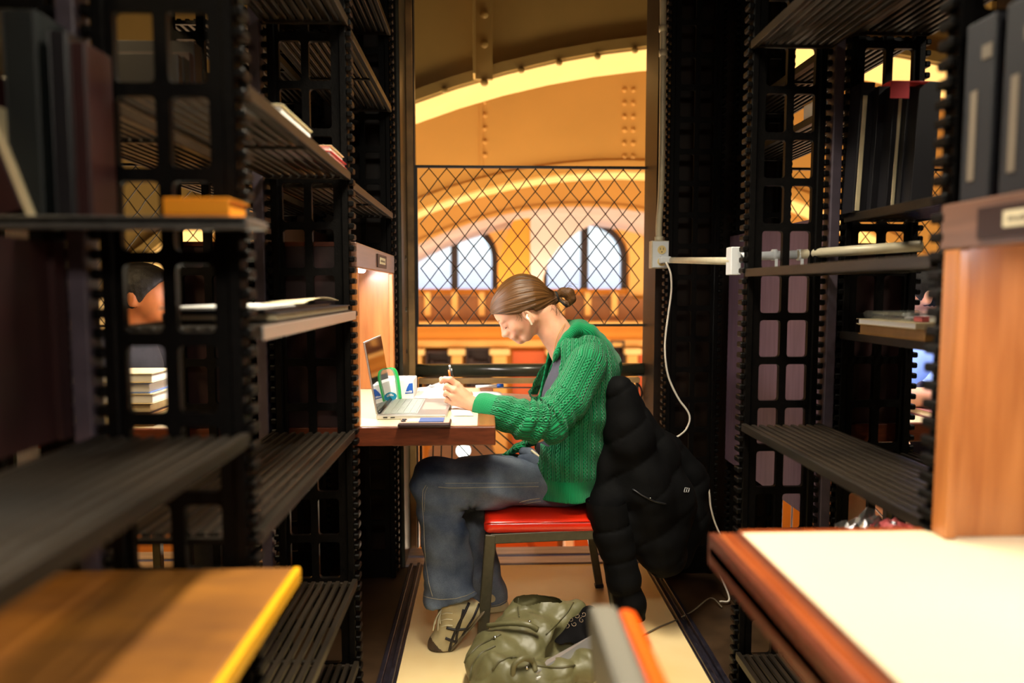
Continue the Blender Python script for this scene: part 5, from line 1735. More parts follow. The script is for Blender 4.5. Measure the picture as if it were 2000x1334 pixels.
# facial details
def hp(f, w, u): return HM @ Vector((f, w, u))
for s in (-1, 1):
    pts = [hp(0.0815 - 0.0030 * abs(t) - 0.006 * max(0, t) , s * (0.021 + 0.010 * (t + 1)), 0.0245 + 0.0035 * abs(t) - 0.002) for t in np.linspace(-1, 1, 9)]
    MB().tube(pts, [0.0004, 0.0009, 0.0012, 0.0013, 0.0014, 0.0014, 0.0012, 0.0010, 0.0004], 6).make('eyelashes', lashm, body_o, True)
    pts = [hp(0.0835 - 0.010 * (t + 1) ** 1.5 / 2.8, s * (0.014 + 0.013 * (t + 1)), 0.0545 + 0.003 * (1 - t * t)) for t in np.linspace(-1, 1, 8)]
    MB().tube(pts, [0.0008, 0.0022, 0.0026, 0.0026, 0.0024, 0.0020, 0.0014, 0.0005], 6).make('eyebrow', browm, body_o, True)
lp = SDF((0.07, -0.025, -0.035), (0.10, 0.025, -0.008), 0.001)
lp.ell((0.0886, 0, -0.0158), (0.0078, 0.0130, 0.0041), k=0)
lp.ell((0.0852, 0, -0.0253), (0.0077, 0.0115, 0.0046), k=0.001)
link('lips', lp.mesh('lips', HM), lipm, body_o, True)
# earring: flat bar hoop
e0 = Vector(W(1031, 615, YC - 0.078)); e1 = Vector(W(1039, 634, YC - 0.080))
pts = smoothline([e0 + Vector((-0.001, 0.002, 0.002)), e0 + Vector((-0.004, -0.001, -0.006)), e0 * 0.5 + e1 * 0.5 + Vector((-0.002, -0.002, 0)), e1], 5)
mb = MB()
for a_, b_ in zip(pts[:-1], pts[1:]): mb.beam(a_, b_ + (b_ - a_) * 0.15, 0.0022, 0.0062, up=(1, 0, 0.4))
mb.make('earring', gold, body_o)
# necklace cord
MB().tube(smoothline([Vector(W(1104, 632, YC - 0.045)), Vector(W(1098, 640, YC - 0.062)), Vector(W(1090, 655, YC - 0.066)), Vector(W(1085, 672, YC - 0.062)), Vector(W(1082, 690, YC - 0.04))], 5), 0.0011, 6).make('necklace', tagm, woman, True)

# ---- hair
hairm = bpy.data.materials.new('brown_hair'); hairm.use_nodes = True
nt = hairm.node_tree; b = nt.nodes['Principled BSDF']
uvn = nt.nodes.new('ShaderNodeUVMap')
mpn = nt.nodes.new('ShaderNodeMapping'); mpn.inputs['Scale'].default_value = (60, 1.6, 1)
nz = nt.nodes.new('ShaderNodeTexNoise'); nz.inputs['Scale'].default_value = 1.0; nz.inputs['Detail'].default_value = 6
rp = nt.nodes.new('ShaderNodeValToRGB')
rp.color_ramp.elements[0].position = 0.30; rp.color_ramp.elements[0].color = rgb(34, 17, 6) + (1,)
rp.color_ramp.elements[1].position = 0.72; rp.color_ramp.elements[1].color = rgb(128, 84, 38) + (1,)
bp = nt.nodes.new('ShaderNodeBump'); bp.inputs['Distance'].default_value = 0.0022; bp.inputs['Strength'].default_value = 0.9
nt.links.new(uvn.outputs[0], mpn.inputs[0]); nt.links.new(mpn.outputs[0], nz.inputs['Vector'])
nt.links.new(nz.outputs['Fac'], rp.inputs[0]); nt.links.new(rp.outputs[0], b.inputs['Base Color'])
nt.links.new(nz.outputs['Fac'], bp.inputs['Height']); nt.links.new(bp.outputs[0], b.inputs['Normal'])
b.inputs['Roughness'].default_value = 0.42
b.inputs['Specular IOR Level'].default_value = 0.5

TIE = loc(1085, 579)
FRONT = np.array((0.085, 0, 0.095))
axd = FRONT - TIE; axd /= np.linalg.norm(axd)
def hair_uv(v):
    d = v - TIE
    a = d @ axd
    q = d - a[:, None] * axd
    side = np.array((0, 1, 0.0))
    up_ = np.cross(axd, side)
    ph = np.arctan2(q @ side, q @ up_)
    return np.stack([ph / 6.283 * 3 + 0.5, a * 4], 1)
S = SDF((-0.17, -0.11, -0.09), (0.12, 0.11, 0.17), 0.0022)
S.ell((-0.016, 0, 0.052), (0.106, 0.083, 0.088), k=0)
S.ell((0.026, 0, 0.062), (0.064, 0.071, 0.060), k=0.02)
S.cone((-0.055, 0, 0.02), TIE + (0.008, 0, 0), 0.062, 0.016, k=0.03)
S.cone((-0.050, 0, -0.020), TIE + (0.010, 0, 0), 0.044, 0.014, k=0.03)
S.ell((-0.030, 0, 0.10), (0.050, 0.055, 0.028), k=0.03)
# hairline: plane through front hairline, temple, above the ear, nape
def below(f0, u0, f1, u1, k, lo=None, hi=None):
    n = np.array((u1 - u0, 0, -(f1 - f0)))
    if n[2] > 0: n = -n
    S.cut((f0, 0, u0), n, k, lo, hi)
below(0.086, 0.094, 0.012, 0.026, 0.006, (0.0, -0.2, -0.2), (0.2, 0.2, 0.2))
below(0.012, 0.026, -0.030, 0.012, 0.006, (-0.03, -0.2, -0.2), (0.012, 0.2, 0.2))
below(-0.030, -0.004, -0.115, -0.050, 0.008, (-0.2, -0.2, -0.2), (-0.026, 0.2, 0.2))
def hairdisp(x, y, z):
    v = np.stack([x, y, z], 1)
    u = hair_uv(v)
    ph = u[:, 0] * 6.283 / 3
    w = 0.6 * np.sin(ph * 26 + 6 * np.sin(u[:, 1] * 1.6)) + 0.4 * np.sin(ph * 61 + 5 * np.sin(u[:, 1] * 2.2 + 1)) + 0.35 * np.sin(ph * 11 + u[:, 1] * 3)
    return 0.0013 * w
S.disp(hairdisp, 0.02)
hair_o = link('hair', S.mesh('hair', HM, hair_uv), hairm, woman, True)
# fine strands following the flow, some loose
hv = bvh_of(hair_o)
rng = random.Random(11)
mb = MB()
tiew = HM @ Vector(TIE)
for i in range(150):
    ph = rng.uniform(-2.6, 2.6)
    f = rng.uniform(0.0, 0.09)
    up_ = Vector(np.cross(axd, (0, 1, 0)))
    st = Vector(FRONT) + (up_ * math.cos(ph) + Vector((0, 1, 0)) * math.sin(ph)) * 0.09 - Vector(axd) * rng.uniform(0, 0.12)
    pts = []
    for k in range(11):
        t_ = k / 10
        dirc = (up_ * math.cos(ph) + Vector((0, 1, 0)) * math.sin(ph))
        base = (Vector(FRONT) - Vector(axd) * f) * (1 - t_) + Vector(TIE) * t_
        q = HM @ (base + dirc * 0.16)
        c_ = HM @ base
        hit, n_, ii, dd = hv.ray_cast(q, (c_ - q).normalized(), 0.2)
        if hit is None: break
        pts.append(hit + n_ * rng.uniform(0.0002, 0.0010))
    if len(pts) > 5:
        mb.tube(pts, [0.00025] + [0.00075] * (len(pts) - 2) + [0.0003], 4)
strands = mb.make('hair_strands', hairm, hair_o, True); strands['kind'] = 'stuff'
# wisps at the temple and nape
mb = MB()
for i in range(34):
    p = Vector(W(1008 + rng.uniform(0, 24), 604 + rng.uniform(-2, 8), YC - 0.076))
    q = p + Vector((rng.uniform(-0.006, 0.018), rng.uniform(-0.004, 0.004), rng.uniform(-0.030, -0.006)))
    m_ = (p + q) / 2 + Vector((rng.uniform(-0.006, 0.004), -0.002, 0.003))
    mb.tube(smoothline([p, m_, q], 4), 0.0004, 3)
for i in range(30):
    p = Vector(W(1086 + rng.uniform(-12, 6), 596 + rng.uniform(-6, 8), YC - rng.uniform(0.0, 0.05)))
    q = p + Vector((rng.uniform(-0.01, 0.02), rng.uniform(-0.01, 0.0), rng.uniform(-0.035, -0.01)))
    mb.tube(smoothline([p, (p + q) / 2 + Vector((0.003, 0, 0)), q], 4), 0.0004, 3)
for i in range(14):
    p = Vector(W(965 + rng.uniform(-6, 20), 585 + rng.uniform(-12, 10), YC - rng.uniform(-0.03, 0.03)))
    q = p + Vector((rng.uniform(-0.02, -0.004), 0, rng.uniform(-0.004, 0.014)))
    mb.tube(smoothline([p, (p + q) / 2 + Vector((0.0, 0, 0.003)), q], 4), 0.0003, 3)
for i in range(10):
    p = Vector(W(1100 + rng.uniform(-6, 12), 562 + rng.uniform(-2, 4), YC))
    q = p + Vector((rng.uniform(0.005, 0.04), 0, rng.uniform(-0.004, 0.016)))
    mb.tube(smoothline([p, (p + q) / 2 + Vector((0.0, 0, 0.006)), q], 4), 0.0003, 3)
w_ = mb.make('loose_wisps', hairm, hair_o, True); w_['kind'] = 'stuff'
# bun: a looped tail pulled through the elastic
def hw(px, py, Y=YC): return np.array(W(px, py, Y))
B = SDF(hw(1070, 620, YC - 0.06), hw(1140, 545, YC + 0.06), 0.0018)
B.path([hw(1087, 578), hw(1099, 571), hw(1111, 573), hw(1115, 584), hw(1110, 594)], [0.010, 0.015, 0.018, 0.016, 0.009], k=0.010)
B.path([hw(1110, 596, YC - 0.004), hw(1103, 592, YC - 0.008), hw(1094, 584, YC - 0.006)], [0.006, 0.008, 0.006], k=0.004)
bc = hw(1103, 580)
def bun_uv(v):
    d = v - bc
    ang_ = np.arctan2(d[:, 2], d[:, 0])
    rr_ = np.sqrt(d[:, 0] ** 2 + d[:, 2] ** 2)
    return np.stack([(rr_ * 12 + d[:, 1] * 12), ang_ * 0.5], 1)
def bundisp(x, y, z):
    v = np.stack([x, y, z], 1); d = v - bc
    rr_ = np.sqrt(d[:, 0] ** 2 + d[:, 2] ** 2)
    return 0.0009 * np.sin((rr_ + 0.6 * d[:, 1]) * 1500)
B.disp(bundisp, 0.01)
link('hair_bun', B.mesh('bun', None, bun_uv), hairm, hair_o, True)
t0 = Vector(hw(1086, 580)); dct = (Vector(hw(1100, 575)) - Vector(hw(1072, 584))).normalized()
o1 = dct.orthogonal().normalized(); o2 = dct.cross(o1)
mb = MB()
for off in (-0.004, 0.0035):
    mb.tube([t0 + dct * off + (o1 * math.cos(a) + o2 * math.sin(a)) * 0.0165 for a in np.linspace(0, 2 * math.pi, 20, endpoint=False)], 0.0048, 8, closed=True)
mb.make('hair_tie', blacktie, hair_o, True)
MB().tube([Vector(hw(1092, 586, YC - 0.014)), Vector(hw(1101, 594, YC - 0.016)), Vector(hw(1108, 600, YC - 0.012))], 0.004, 6).make('hair_tie', blacktie, hair_o, True)

# ---- knitted cardigan material (UV in metres: u across the ribs, v along)
def knit(name, col, ribonly=False):
    m = bpy.data.materials.new(name); m.use_nodes = True
    nt = m.node_tree; b = nt.nodes['Principled BSDF']
    b.inputs['Roughness'].default_value = 0.85
    b.inputs['Specular IOR Level'].default_value = 0.2
    b.inputs['Sheen Weight'].default_value = 0.15
    uv = nt.nodes.new('ShaderNodeUVMap'); sep = nt.nodes.new('ShaderNodeSeparateXYZ')
    nt.links.new(uv.outputs[0], sep.inputs[0])
    def MN(op, a, b_=None, c=None):
        n = nt.nodes.new('ShaderNodeMath'); n.operation = op
        for i, v in enumerate((a, b_, c)):
            if v is None: continue
            if isinstance(v, (int, float)): n.inputs[i].default_value = v
            else: nt.links.new(v, n.inputs[i])
        return n.outputs[0]
    u, v = sep.outputs[0], sep.outputs[1]
    if ribonly:
        h = MN('ABSOLUTE', MN('SINE', MN('MULTIPLY', u, math.pi / 0.0042)))
    else:
        P_ = 0.027
        fu = MN('SUBTRACT', MN('FRACT', MN('DIVIDE', u, P_)), 0.5)
        sn = MN('MULTIPLY', MN('SINE', MN('MULTIPLY', v, 2 * math.pi / 0.026)), 0.15)
        def gau(x, w):
            return MN('EXPONENT', MN('MULTIPLY', MN('POWER', MN('DIVIDE', x, w), 2.0), -1.0))
        def sq(x): return MN('MULTIPLY', x, x)
        def g2(x, w): return MN('EXPONENT', MN('MULTIPLY', sq(MN('DIVIDE', x, w)), -1.0))
        s1 = g2(MN('SUBTRACT', fu, sn), 0.085)
        s2 = g2(MN('ADD', fu, sn), 0.085)
        rib = MN('MULTIPLY', g2(MN('SUBTRACT', MN('ABSOLUTE', fu), 0.40), 0.05), 0.8)
        fine = MN('MULTIPLY', MN('ABSOLUTE', MN('SINE', MN('MULTIPLY', v, math.pi / 0.0045))), 0.10)
        h = MN('ADD', MN('MAXIMUM', MN('MAXIMUM', s1, s2), rib), fine)
    bp = nt.nodes.new('ShaderNodeBump'); bp.inputs['Distance'].default_value = 0.0014 if ribonly else 0.0050
    bp.inputs['Strength'].default_value = 1.0
    nt.links.new(h, bp.inputs['Height']); nt.links.new(bp.outputs[0], b.inputs['Normal'])
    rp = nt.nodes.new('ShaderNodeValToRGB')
    rp.color_ramp.elements[0].position = 0.0; rp.color_ramp.elements[0].color = tuple(c * 0.36 for c in col) + (1,)  # grooves between the cables painted darker, standing in for shade
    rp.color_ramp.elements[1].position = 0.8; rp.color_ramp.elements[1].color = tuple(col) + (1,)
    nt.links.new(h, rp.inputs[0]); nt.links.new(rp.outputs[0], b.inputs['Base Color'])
    return m
GREEN = rgb(4, 142, 84)
knitm = knit('green_cable_knit', GREEN)
ribm = knit('green_rib_knit', GREEN, True)

def limb_uv(bones, r=0.05):
    """UV along a chain of joints"""
    L = [0]
    for a_, b_ in zip(bones[:-1], bones[1:]): L.append(L[-1] + np.linalg.norm(b_ - a_))
    def fn(v):
        best = np.full(len(v), 1e9); U = np.zeros((len(v), 2))
        for i, (a_, b_) in enumerate(zip(bones[:-1], bones[1:])):
            d = b_ - a_; l = np.linalg.norm(d); d = d / l
            t_ = np.clip((v - a_) @ d, 0, l)
            q = v - a_ - t_[:, None] * d
            dist = np.linalg.norm(q, axis=1)
            side = np.cross(d, (0, 1, 0)); side /= np.linalg.norm(side)
            oth = np.cross(side, d)
            an = np.arctan2(q @ side, q @ -oth)
            m_ = dist < best
            best[m_] = dist[m_]
            U[m_, 0] = (an * r)[m_]; U[m_, 1] = (L[i] + t_)[m_]
        return U
    return fn
cardigan = []
def folds(seed, sc, amp):
    w1 = wnoise(seed, sc); 
    return lambda x, y, z: amp * w1(x, y, z)
# torso panel
T0 = P3(1105, 985, YC); 
S = SDF(P3(1030, 1010, 2.16) - 0.02, P3(1235, 655, 2.72) + 0.02, 0.0048)
for s in (-1, 1):
    S.path([P3(1108, 985, YC + s * 0.102), P3(1113, 900, YC + s * 0.098), P3(1128, 800, YC + s * 0.088), P3(1138, 725, YC + s * 0.085), P3(1140, 690, YC + s * 0.11)], [0.096, 0.098, 0.108, 0.112, 0.072], k=0.05)
S.cone(P3(1105, 985, YC - 0.09), P3(1105, 985, YC + 0.09), 0.10, 0.10, k=0.04)
S.ell(P3(1150, 770, YC), (0.10, 0.15, 0.15), k=0.04)
hemz = W(1100, 976, 2.27).z
S.disp(folds(5, 38, 0.006), 0.04)
S.disp(lambda x, y, z: -0.004 * np.sin((z * 1.0 + x * 0.6) * 60 + 2 * wnoise(8, 14)(x, y, z)) * np.clip((0.98 - z) * 5, 0, 1), 0.04)
S.shell(0.010)
S.cut((0, 0, hemz), (0, 0, -1), 0.0)
# neck opening
S.ell(P3(1098, 672, YC), (0.075, 0.070, 0.075), k=0.01, op='sub')
# open front: remove a wedge facing the desk between the panels
fA, fB = P3(1083, 690, YC), P3(1066, 975, YC)
nf = np.array((-(fA[2] - fB[2]), 0, (fA[0] - fB[0]))); nf /= np.linalg.norm(nf)
if nf[0] > 0: nf = -nf
zmid = P3(1060, 850, YC)[2]
S.cut(fA + np.array((0.006, 0, 0)), nf, 0.0, (fA[0] - 0.4, YC - 0.155, zmid), (fA[0] + 0.3, YC + 0.07, 1.30))
S.cut(fA + np.array((0.006, 0, 0)), nf, 0.0, (fA[0] - 0.4, YC - 0.085, hemz - 0.05), (fA[0] + 0.3, YC + 0.07, zmid))
zhr = W(1100, 934, 2.27).z
tc_ = P3(1122, 850, YC)
def torso_uv(v):
    return np.stack([np.arctan2(v[:, 1] - tc_[1], v[:, 0] - tc_[0]) * 0.135 + (v[:, 0] - tc_[0]) * 0.25, v[:, 2] + 0.12 * (v[:, 0] - tc_[0])], 1)
tm = S.mesh('torso', None, torso_uv)
# hem band gets the rib material
tm.materials.append(knitm); tm.materials.append(ribm)
nP = len(tm.polygons); cen = np.empty(nP * 3, dtype=np.float32); tm.polygons.foreach_get('center', cen)
cen = cen.reshape(-1, 3)
tm.polygons.foreach_set('material_index', (cen[:, 2] < zhr).astype(np.int32))
card = link('cardigan', tm, knitm, woman, True)
tag(card)

def sleeve(name, bones, rs, cuffi, seed, bend=None, h=0.0045, endcut=None, extra=None):
    bones = [np.array(b) for b in bones]
    lo_ = np.minimum.reduce(bones) - 0.10; hi_ = np.maximum.reduce(bones) + 0.10
    S = SDF(lo_, hi_, h)
    S.path(bones, rs, k=0.02)
    if extra: extra(S)
    uvf = limb_uv(bones, 0.055)
    def dd(x, y, z):
        v = np.stack([x, y, z], 1)
        U = uvf(v)
        L = U[:, 1]
        n = wnoise(seed, 45)(x, y, z)
        out = 0.004 * n
        if bend is not None:
            g = np.exp(-((L - bend) / 0.085) ** 2)
            out = out + 0.0075 * g * np.sin(L * 150 + 2.2 * np.sin(U[:, 0] * 22 + seed) + n * 2)
        return out
    S.disp(dd, 0.03)
    if endcut is not None:
        S.shell(0.008)
        S.cut(endcut[0], endcut[1], 0.0)
    me = S.mesh(name, None, uvf)
    me.materials.append(knitm); me.materials.append(ribm)
    Lc = uvf(np.array(cenof(me)))[:, 1]
    me.polygons.foreach_set('material_index', (Lc > cuffi).astype(np.int32))
    o = link(name, me, knitm, card, True)
    return o
def cenof(me):
    c = np.empty(len(me.polygons) * 3, dtype=np.float32); me.polygons.foreach_get('center', c)
    return c.reshape(-1, 3)
slb = [P3(1152, 690, 2.30), P3(1146, 715, 2.245), P3(1112, 780, 2.19), P3(1072, 822, 2.155), P3(1030, 822, 2.150), P3(985, 806, 2.17), P3(950, 796, 2.195), P3(930, 790, 2.212)]
def lens_(b): 
    return sum(np.linalg.norm(b[i + 1] - b[i]) for i in range(len(b) - 1))
Ltot = lens_(slb)
wd_ = slb[-1] - slb[-2]; wd_ /= np.linalg.norm(wd_)
slN = sleeve('sleeve', slb, [0.062, 0.064, 0.064, 0.064, 0.060, 0.052, 0.042, 0.036], Ltot - 0.075, 3, bend=lens_(slb[:4]) + 0.02, endcut=(slb[-1] - wd_ * 0.004, wd_))
slbF = [P3(1105, 700, 2.56), P3(1070, 740, 2.61), P3(1052, 790, 2.66), P3(1040, 800, 2.68), P3(1018, 792, 2.66)]
wd2 = slbF[-1] - slbF[-2]; wd2 /= np.linalg.norm(wd2)
slF = sleeve('sleeve', slbF, [0.060, 0.055, 0.050, 0.046, 0.036], 9, 6, bend=lens_(slbF[:3]), endcut=(slbF[-1] - wd2 * 0.004, wd2))
# far front panel hanging open
mb = MB(); rows = []
for i in range(22):
    t_ = i / 21
    a_ = W(1072 - 26 * math.sin(min(1, t_ * 1.25) * 1.57), 678 + 200 * t_, YC + 0.08)
    b_ = W(1086 - 10 * t_, 678 + 200 * t_, YC + 0.16)
    rows.append([(a_.x + 0.004 * math.sin(j * 1.9 + i * 0.25) + (b_.x - a_.x) * j / 6, a_.y + (b_.y - a_.y) * j / 6 + 0.006 * math.sin(j * 2.2), a_.z) for j in range(7)])
o = mb.grid(rows).make('front_panel', ribm, card, True)
me = o.data; lay = me.uv_layers.new(name='UVMap')
for l in me.loops:
    c_ = me.vertices[l.vertex_index].co; lay.data[l.index].uv = (c_.y + c_.x, c_.z)
sm = o.modifiers.new('solid', 'SOLIDIFY'); sm.thickness = 0.006
# lower far panel lying over the lap
q = [P3(985, 890, 2.52), P3(1015, 873, 2.50), P3(1045, 858, 2.48), P3(1070, 850, 2.46)]
S = SDF(np.minimum.reduce(q) - 0.07, np.maximum.reduce(q) + 0.08, 0.005)
S.path(q, [0.012, 0.022, 0.030, 0.030], k=0.02, sq=((0, 0, 1), 0.6))
S.disp(folds(9, 70, 0.004), 0.02)
link('front_panel', S.mesh('lap', None, torso_uv), knitm, card, True)
# hood lying on the back and rolled round the neck
hb = [P3(1080, 708, YC - 0.080), P3(1097, 672, YC - 0.096), P3(1124, 643, YC - 0.095), P3(1152, 650, YC - 0.085), P3(1176, 680, YC - 0.075), P3(1190, 712, YC - 0.06), P3(1196, 742, YC - 0.03)]
hf = [np.array((p[0], 2 * YC - p[1], p[2])) for p in hb]
S = SDF(np.minimum.reduce(hb) - 0.07, np.maximum.reduce(hf) + 0.07, 0.0045)
hr = [0.006, 0.015, 0.021, 0.026, 0.030, 0.030, 0.022]
S.path(hb, hr, k=0.012)
S.path(hf, hr, k=0.012)
S.path([hb[2] + (0.006, 0.02, 0.004), P3(1132, 640, YC), hf[2] + (0.006, -0.02, 0.004)], [0.020, 0.022, 0.020], k=0.02)
S.path([P3(1135, 646, YC), P3(1165, 672, YC), P3(1187, 705, YC), P3(1197, 742, YC)], [0.030, 0.036, 0.036, 0.024], k=0.04)
S.path([P3(1150, 662, YC - 0.04), P3(1185, 715, YC - 0.04)], [0.035, 0.034], k=0.04)
S.path([P3(1150, 662, YC + 0.04), P3(1185, 715, YC + 0.04)], [0.035, 0.034], k=0.04)
def hd(x, y, z):
    return 0.0035 * wnoise(12, 60)(x, y, z) + 0.003 * np.sin((x * 0.75 - z * 0.65) * 120 * 0 + (x * 0.65 + z * 0.75) * 90 + y * 20)
S.disp(hd, 0.02)
def hood_uv(v):
    c = P3(1130, 700, YC)
    return np.stack([v[:, 1] * 1.0 + 0.5 * (v[:, 0] + v[:, 2]), v[:, 0] * 0.7 - v[:, 2] * 0.7], 1)
hood = link('hood', S.mesh('hood', None, hood_uv), ribm, card, True)
# rolled edge line of the hood
hbv = bvh_of(hood)
# tee shirt under the cardigan
S = SDF(P3(1010, 975, YC - 0.19), P3(1200, 655, YC + 0.19), 0.006)
for q_ in (-0.062, 0.062):
    S.path([P3(1100, 960, YC + q_), P3(1104, 850, YC + q_), P3(1114, 770, YC + q_), P3(1114, 712, YC + q_ * 0.8)], [0.086, 0.088, 0.090, 0.060], k=0.03)
S.ell(P3(1076, 885, YC), (0.055, 0.08, 0.07), k=0.03)
S.disp(folds(21, 60, 0.004), 0.02)
S.ell(P3(1090, 662, YC), (0.066, 0.060, 0.050), k=0.006, op='sub')
link('tee_shirt', S.mesh('tee'), tee, woman, True)

# ---- jeans
denim = bpy.data.materials.new('blue_denim'); denim.use_nodes = True
nt = denim.node_tree; b = nt.nodes['Principled BSDF']
tc = nt.nodes.new('ShaderNodeTexCoord')
n1_ = nt.nodes.new('ShaderNodeTexNoise'); n1_.inputs['Scale'].default_value = 7; n1_.inputs['Detail'].default_value = 5
n2_ = nt.nodes.new('ShaderNodeTexNoise'); n2_.inputs['Scale'].default_value = 520; n2_.inputs['Detail'].default_value = 2
nt.links.new(tc.outputs['Object'], n1_.inputs[0]); nt.links.new(tc.outputs['Object'], n2_.inputs[0])
r1_ = nt.nodes.new('ShaderNodeValToRGB')
r1_.color_ramp.elements[0].position = 0.32; r1_.color_ramp.elements[0].color = rgb(58, 70, 92) + (1,)
r1_.color_ramp.elements[1].position = 0.70; r1_.color_ramp.elements[1].color = rgb(128, 138, 150) + (1,)
mx = nt.nodes.new('ShaderNodeMixRGB'); mx.blend_type = 'MULTIPLY'; mx.inputs[0].default_value = 0.5
r2n = nt.nodes.new('ShaderNodeValToRGB'); r2n.color_ramp.elements[0].position = 0.35; r2n.color_ramp.elements[0].color = (0.45, 0.45, 0.45, 1); r2n.color_ramp.elements[1].position = 0.6
nt.links.new(n1_.outputs['Fac'], r1_.inputs[0]); nt.links.new(n2_.outputs['Fac'], r2n.inputs[0])
nt.links.new(r1_.outputs[0], mx.inputs[1]); nt.links.new(r2n.outputs[0], mx.inputs[2]); nt.links.new(mx.outputs[0], b.inputs['Base Color'])
bpn = nt.nodes.new('ShaderNodeBump'); bpn.inputs['Distance'].default_value = 0.0006
nt.links.new(n2_.outputs['Fac'], bpn.inputs['Height']); nt.links.new(bpn.outputs[0], b.inputs['Normal'])
b.inputs['Roughness'].default_value = 0.9; b.inputs['Specular IOR Level'].default_value = 0.15

def trouser(name, hip, th, knee, shin, hem, rs, hemn, seed, h=0.005):
    pts = [np.array(p) for p in (hip, th, knee, shin, hem)]
    lo_ = np.minimum.reduce(pts) - 0.15; hi_ = np.maximum.reduce(pts) + 0.15
    S = SDF(lo_, hi_, h)
    S.path(pts[:3], rs[:3], k=0.03)
    S.path(pts[2:], rs[2:], k=0.035)
    hemn = np.array(hemn, float); hemn /= np.linalg.norm(hemn)
    K = pts[2]
    def dd(x, y, z):
        v = np.stack([x, y, z], 1)
        dk = v - (K + np.array((0.115, 0.04, -0.10)))      # hollow of the knee
        r_ = np.linalg.norm(dk, axis=1) + 1e-6
        an = np.arctan2(dk[:, 2], dk[:, 0])
        n = wnoise(seed, 26)(x, y, z)
        out = 0.0075 * n
        out += 0.0055 * np.exp(-(r_ / 0.13) ** 2) * np.sin(an * 7 + 1.5 * n + seed)
        # long vertical drape folds down the shin
        low = np.clip((K[2] - 0.10 - z) * 4, 0, 1)
        an2 = np.arctan2(v[:, 1] - K[1], v[:, 0] - pts[3][0] - (z - pts[3][2]) * 0.0)
        out += 0.0075 * low * np.sin(an2 * 5 + 3 * n + z * 6)
        out += 0.004 * low * np.sin(z * 70 + an2 * 3 + 3 * n)
        # long creases along the thigh
        out += 0.004 * (1 - low) * np.sin((z * 1.0 + (x - K[0]) * 0.32) * 75 + 2 * n)
        return out
    S.disp(dd, 0.045)
    # hollow the lower leg so the hem is open
    m_ = pts[3] * 0.5 + pts[4] * 0.5
    S.cone(m_, pts[4] + (pts[4] - m_) * 1.2, rs[3] - 0.012, rs[4] - 0.006, k=0.0, op='sub')
    S.cut(pts[4], hemn, 0.0)
    me = S.mesh(name)
    return link(name, me, denim, woman, True), S
jeansN, _ = trouser('jeans_leg', P3(1098, 945, 2.345), P3(960, 942, 2.31), P3(852, 942, 2.285), P3(868, 1050, 2.25), P3(879, 1163, 2.225),
                    [0.074, 0.083, 0.076, 0.070, 0.092], W(878, 1175, 2.22) - W(872, 1150, 2.22), 2)
jeansF, _ = trouser('jeans_leg', P3(1098, 940, 2.50), P3(990, 930, 2.52), P3(905, 935, 2.53), P3(930, 1050, 2.51), P3(950, 1172, 2.49),
                    [0.088, 0.080, 0.072, 0.066, 0.080], (0.06, 0, -1), 7)
# seat of the jeans
S = SDF(P3(1030, 1010, 2.20), P3(1175, 880, 2.66), 0.006)
S.ell(P3(1100, 945, 2.345), (0.098, 0.070, 0.086), k=0)
S.ell(P3(1100, 945, 2.50), (0.098, 0.070, 0.086), k=0.04)
S.cone(P3(1095, 925, 2.36), P3(1095, 925, 2.48), 0.088, 0.088, k=0.04)
S.disp(folds(31, 50, 0.004), 0.02)
link('jeans_seat', S.mesh('seat'), denim, woman, True)
# waist bunching: beige drawstring and belt end
S = SDF(P3(1000, 920, 2.30), P3(1075, 865, 2.46), 0.004)
S.path([P3(1022, 882, 2.40), P3(1035, 886, 2.385), P3(1050, 898, 2.37)], [0.016, 0.018, 0.018], k=0.01)
S.path([P3(1018, 897, 2.35), P3(1040, 900, 2.33), P3(1060, 912, 2.31)], [0.016, 0.020, 0.022], k=0.02)
S.disp(folds(41, 110, 0.003), 0.02)
link('waist_folds', S.mesh('waist'), denim, woman, True)
MB().tube(smoothline([Vector(W(1038, 880, 2.36)), Vector(W(1046, 886, 2.345)), Vector(W(1056, 896, 2.335)), Vector(W(1060, 904, 2.33))], 5), 0.0045, 8).make('drawstring', lacem, woman, True)

jb = bvh_of(jeansN)
def seam(bv, pts, r, m, name='seam_stitching', off=0.0008):
    q = onto(bv, pts, off)
    if len(q) > 3:
        # smooth a little
        q = [q[0]] + [(q[i - 1] + q[i] * 2 + q[i + 1]) / 4 for i in range(1, len(q) - 1)] + [q[-1]]
        return MB().tube(q, r, 6).make(name, m, jeansN, True)
seam(jb, [(856, 951), (880, 953), (940, 952), (1000, 951), (1052, 950)], 0.0009, stitch)
seam(jb, [(870, 944), (940, 944), (1000, 944), (1052, 943)], 0.0006, stitch)
seam(jb, [(832, 948), (826, 958), (825, 985), (828, 1020), (829, 1060), (832, 1100), (838, 1140), (845, 1165)], 0.0009, stitch)
seam(jb, [(835, 951), (830, 962), (829, 1000)], 0.0006, stitch)
seam(jb, [(819, 1160), (835, 1167), (860, 1171), (890, 1169), (912, 1163), (930, 1154)], 0.0009, stitch, 'hem_stitching')
seam(jb, [(1014, 982), (1020, 979), (1040, 975), (1054, 973)], 0.0010, stitch, 'pocket_stitching')
seam(jb, [(1022, 985), (1040, 981), (1056, 979)], 0.0008, stitch, 'pocket_stitching')
q = onto(jb, [(1017, 985), (1018, 1001)], 0.002, 2)
if len(q) > 1:
    MB().beam(q[0], q[-1], 0.003, 0.013, up=(1, 0, 0)).make('pocket_tag', tagm, jeansN, bevel=0.001)
ranh = bvh_of(jeansF)
seam(ranh, [(955, 1185), (975, 1181), (990, 1172)], 0.0009, stitch, 'hem_stitching')

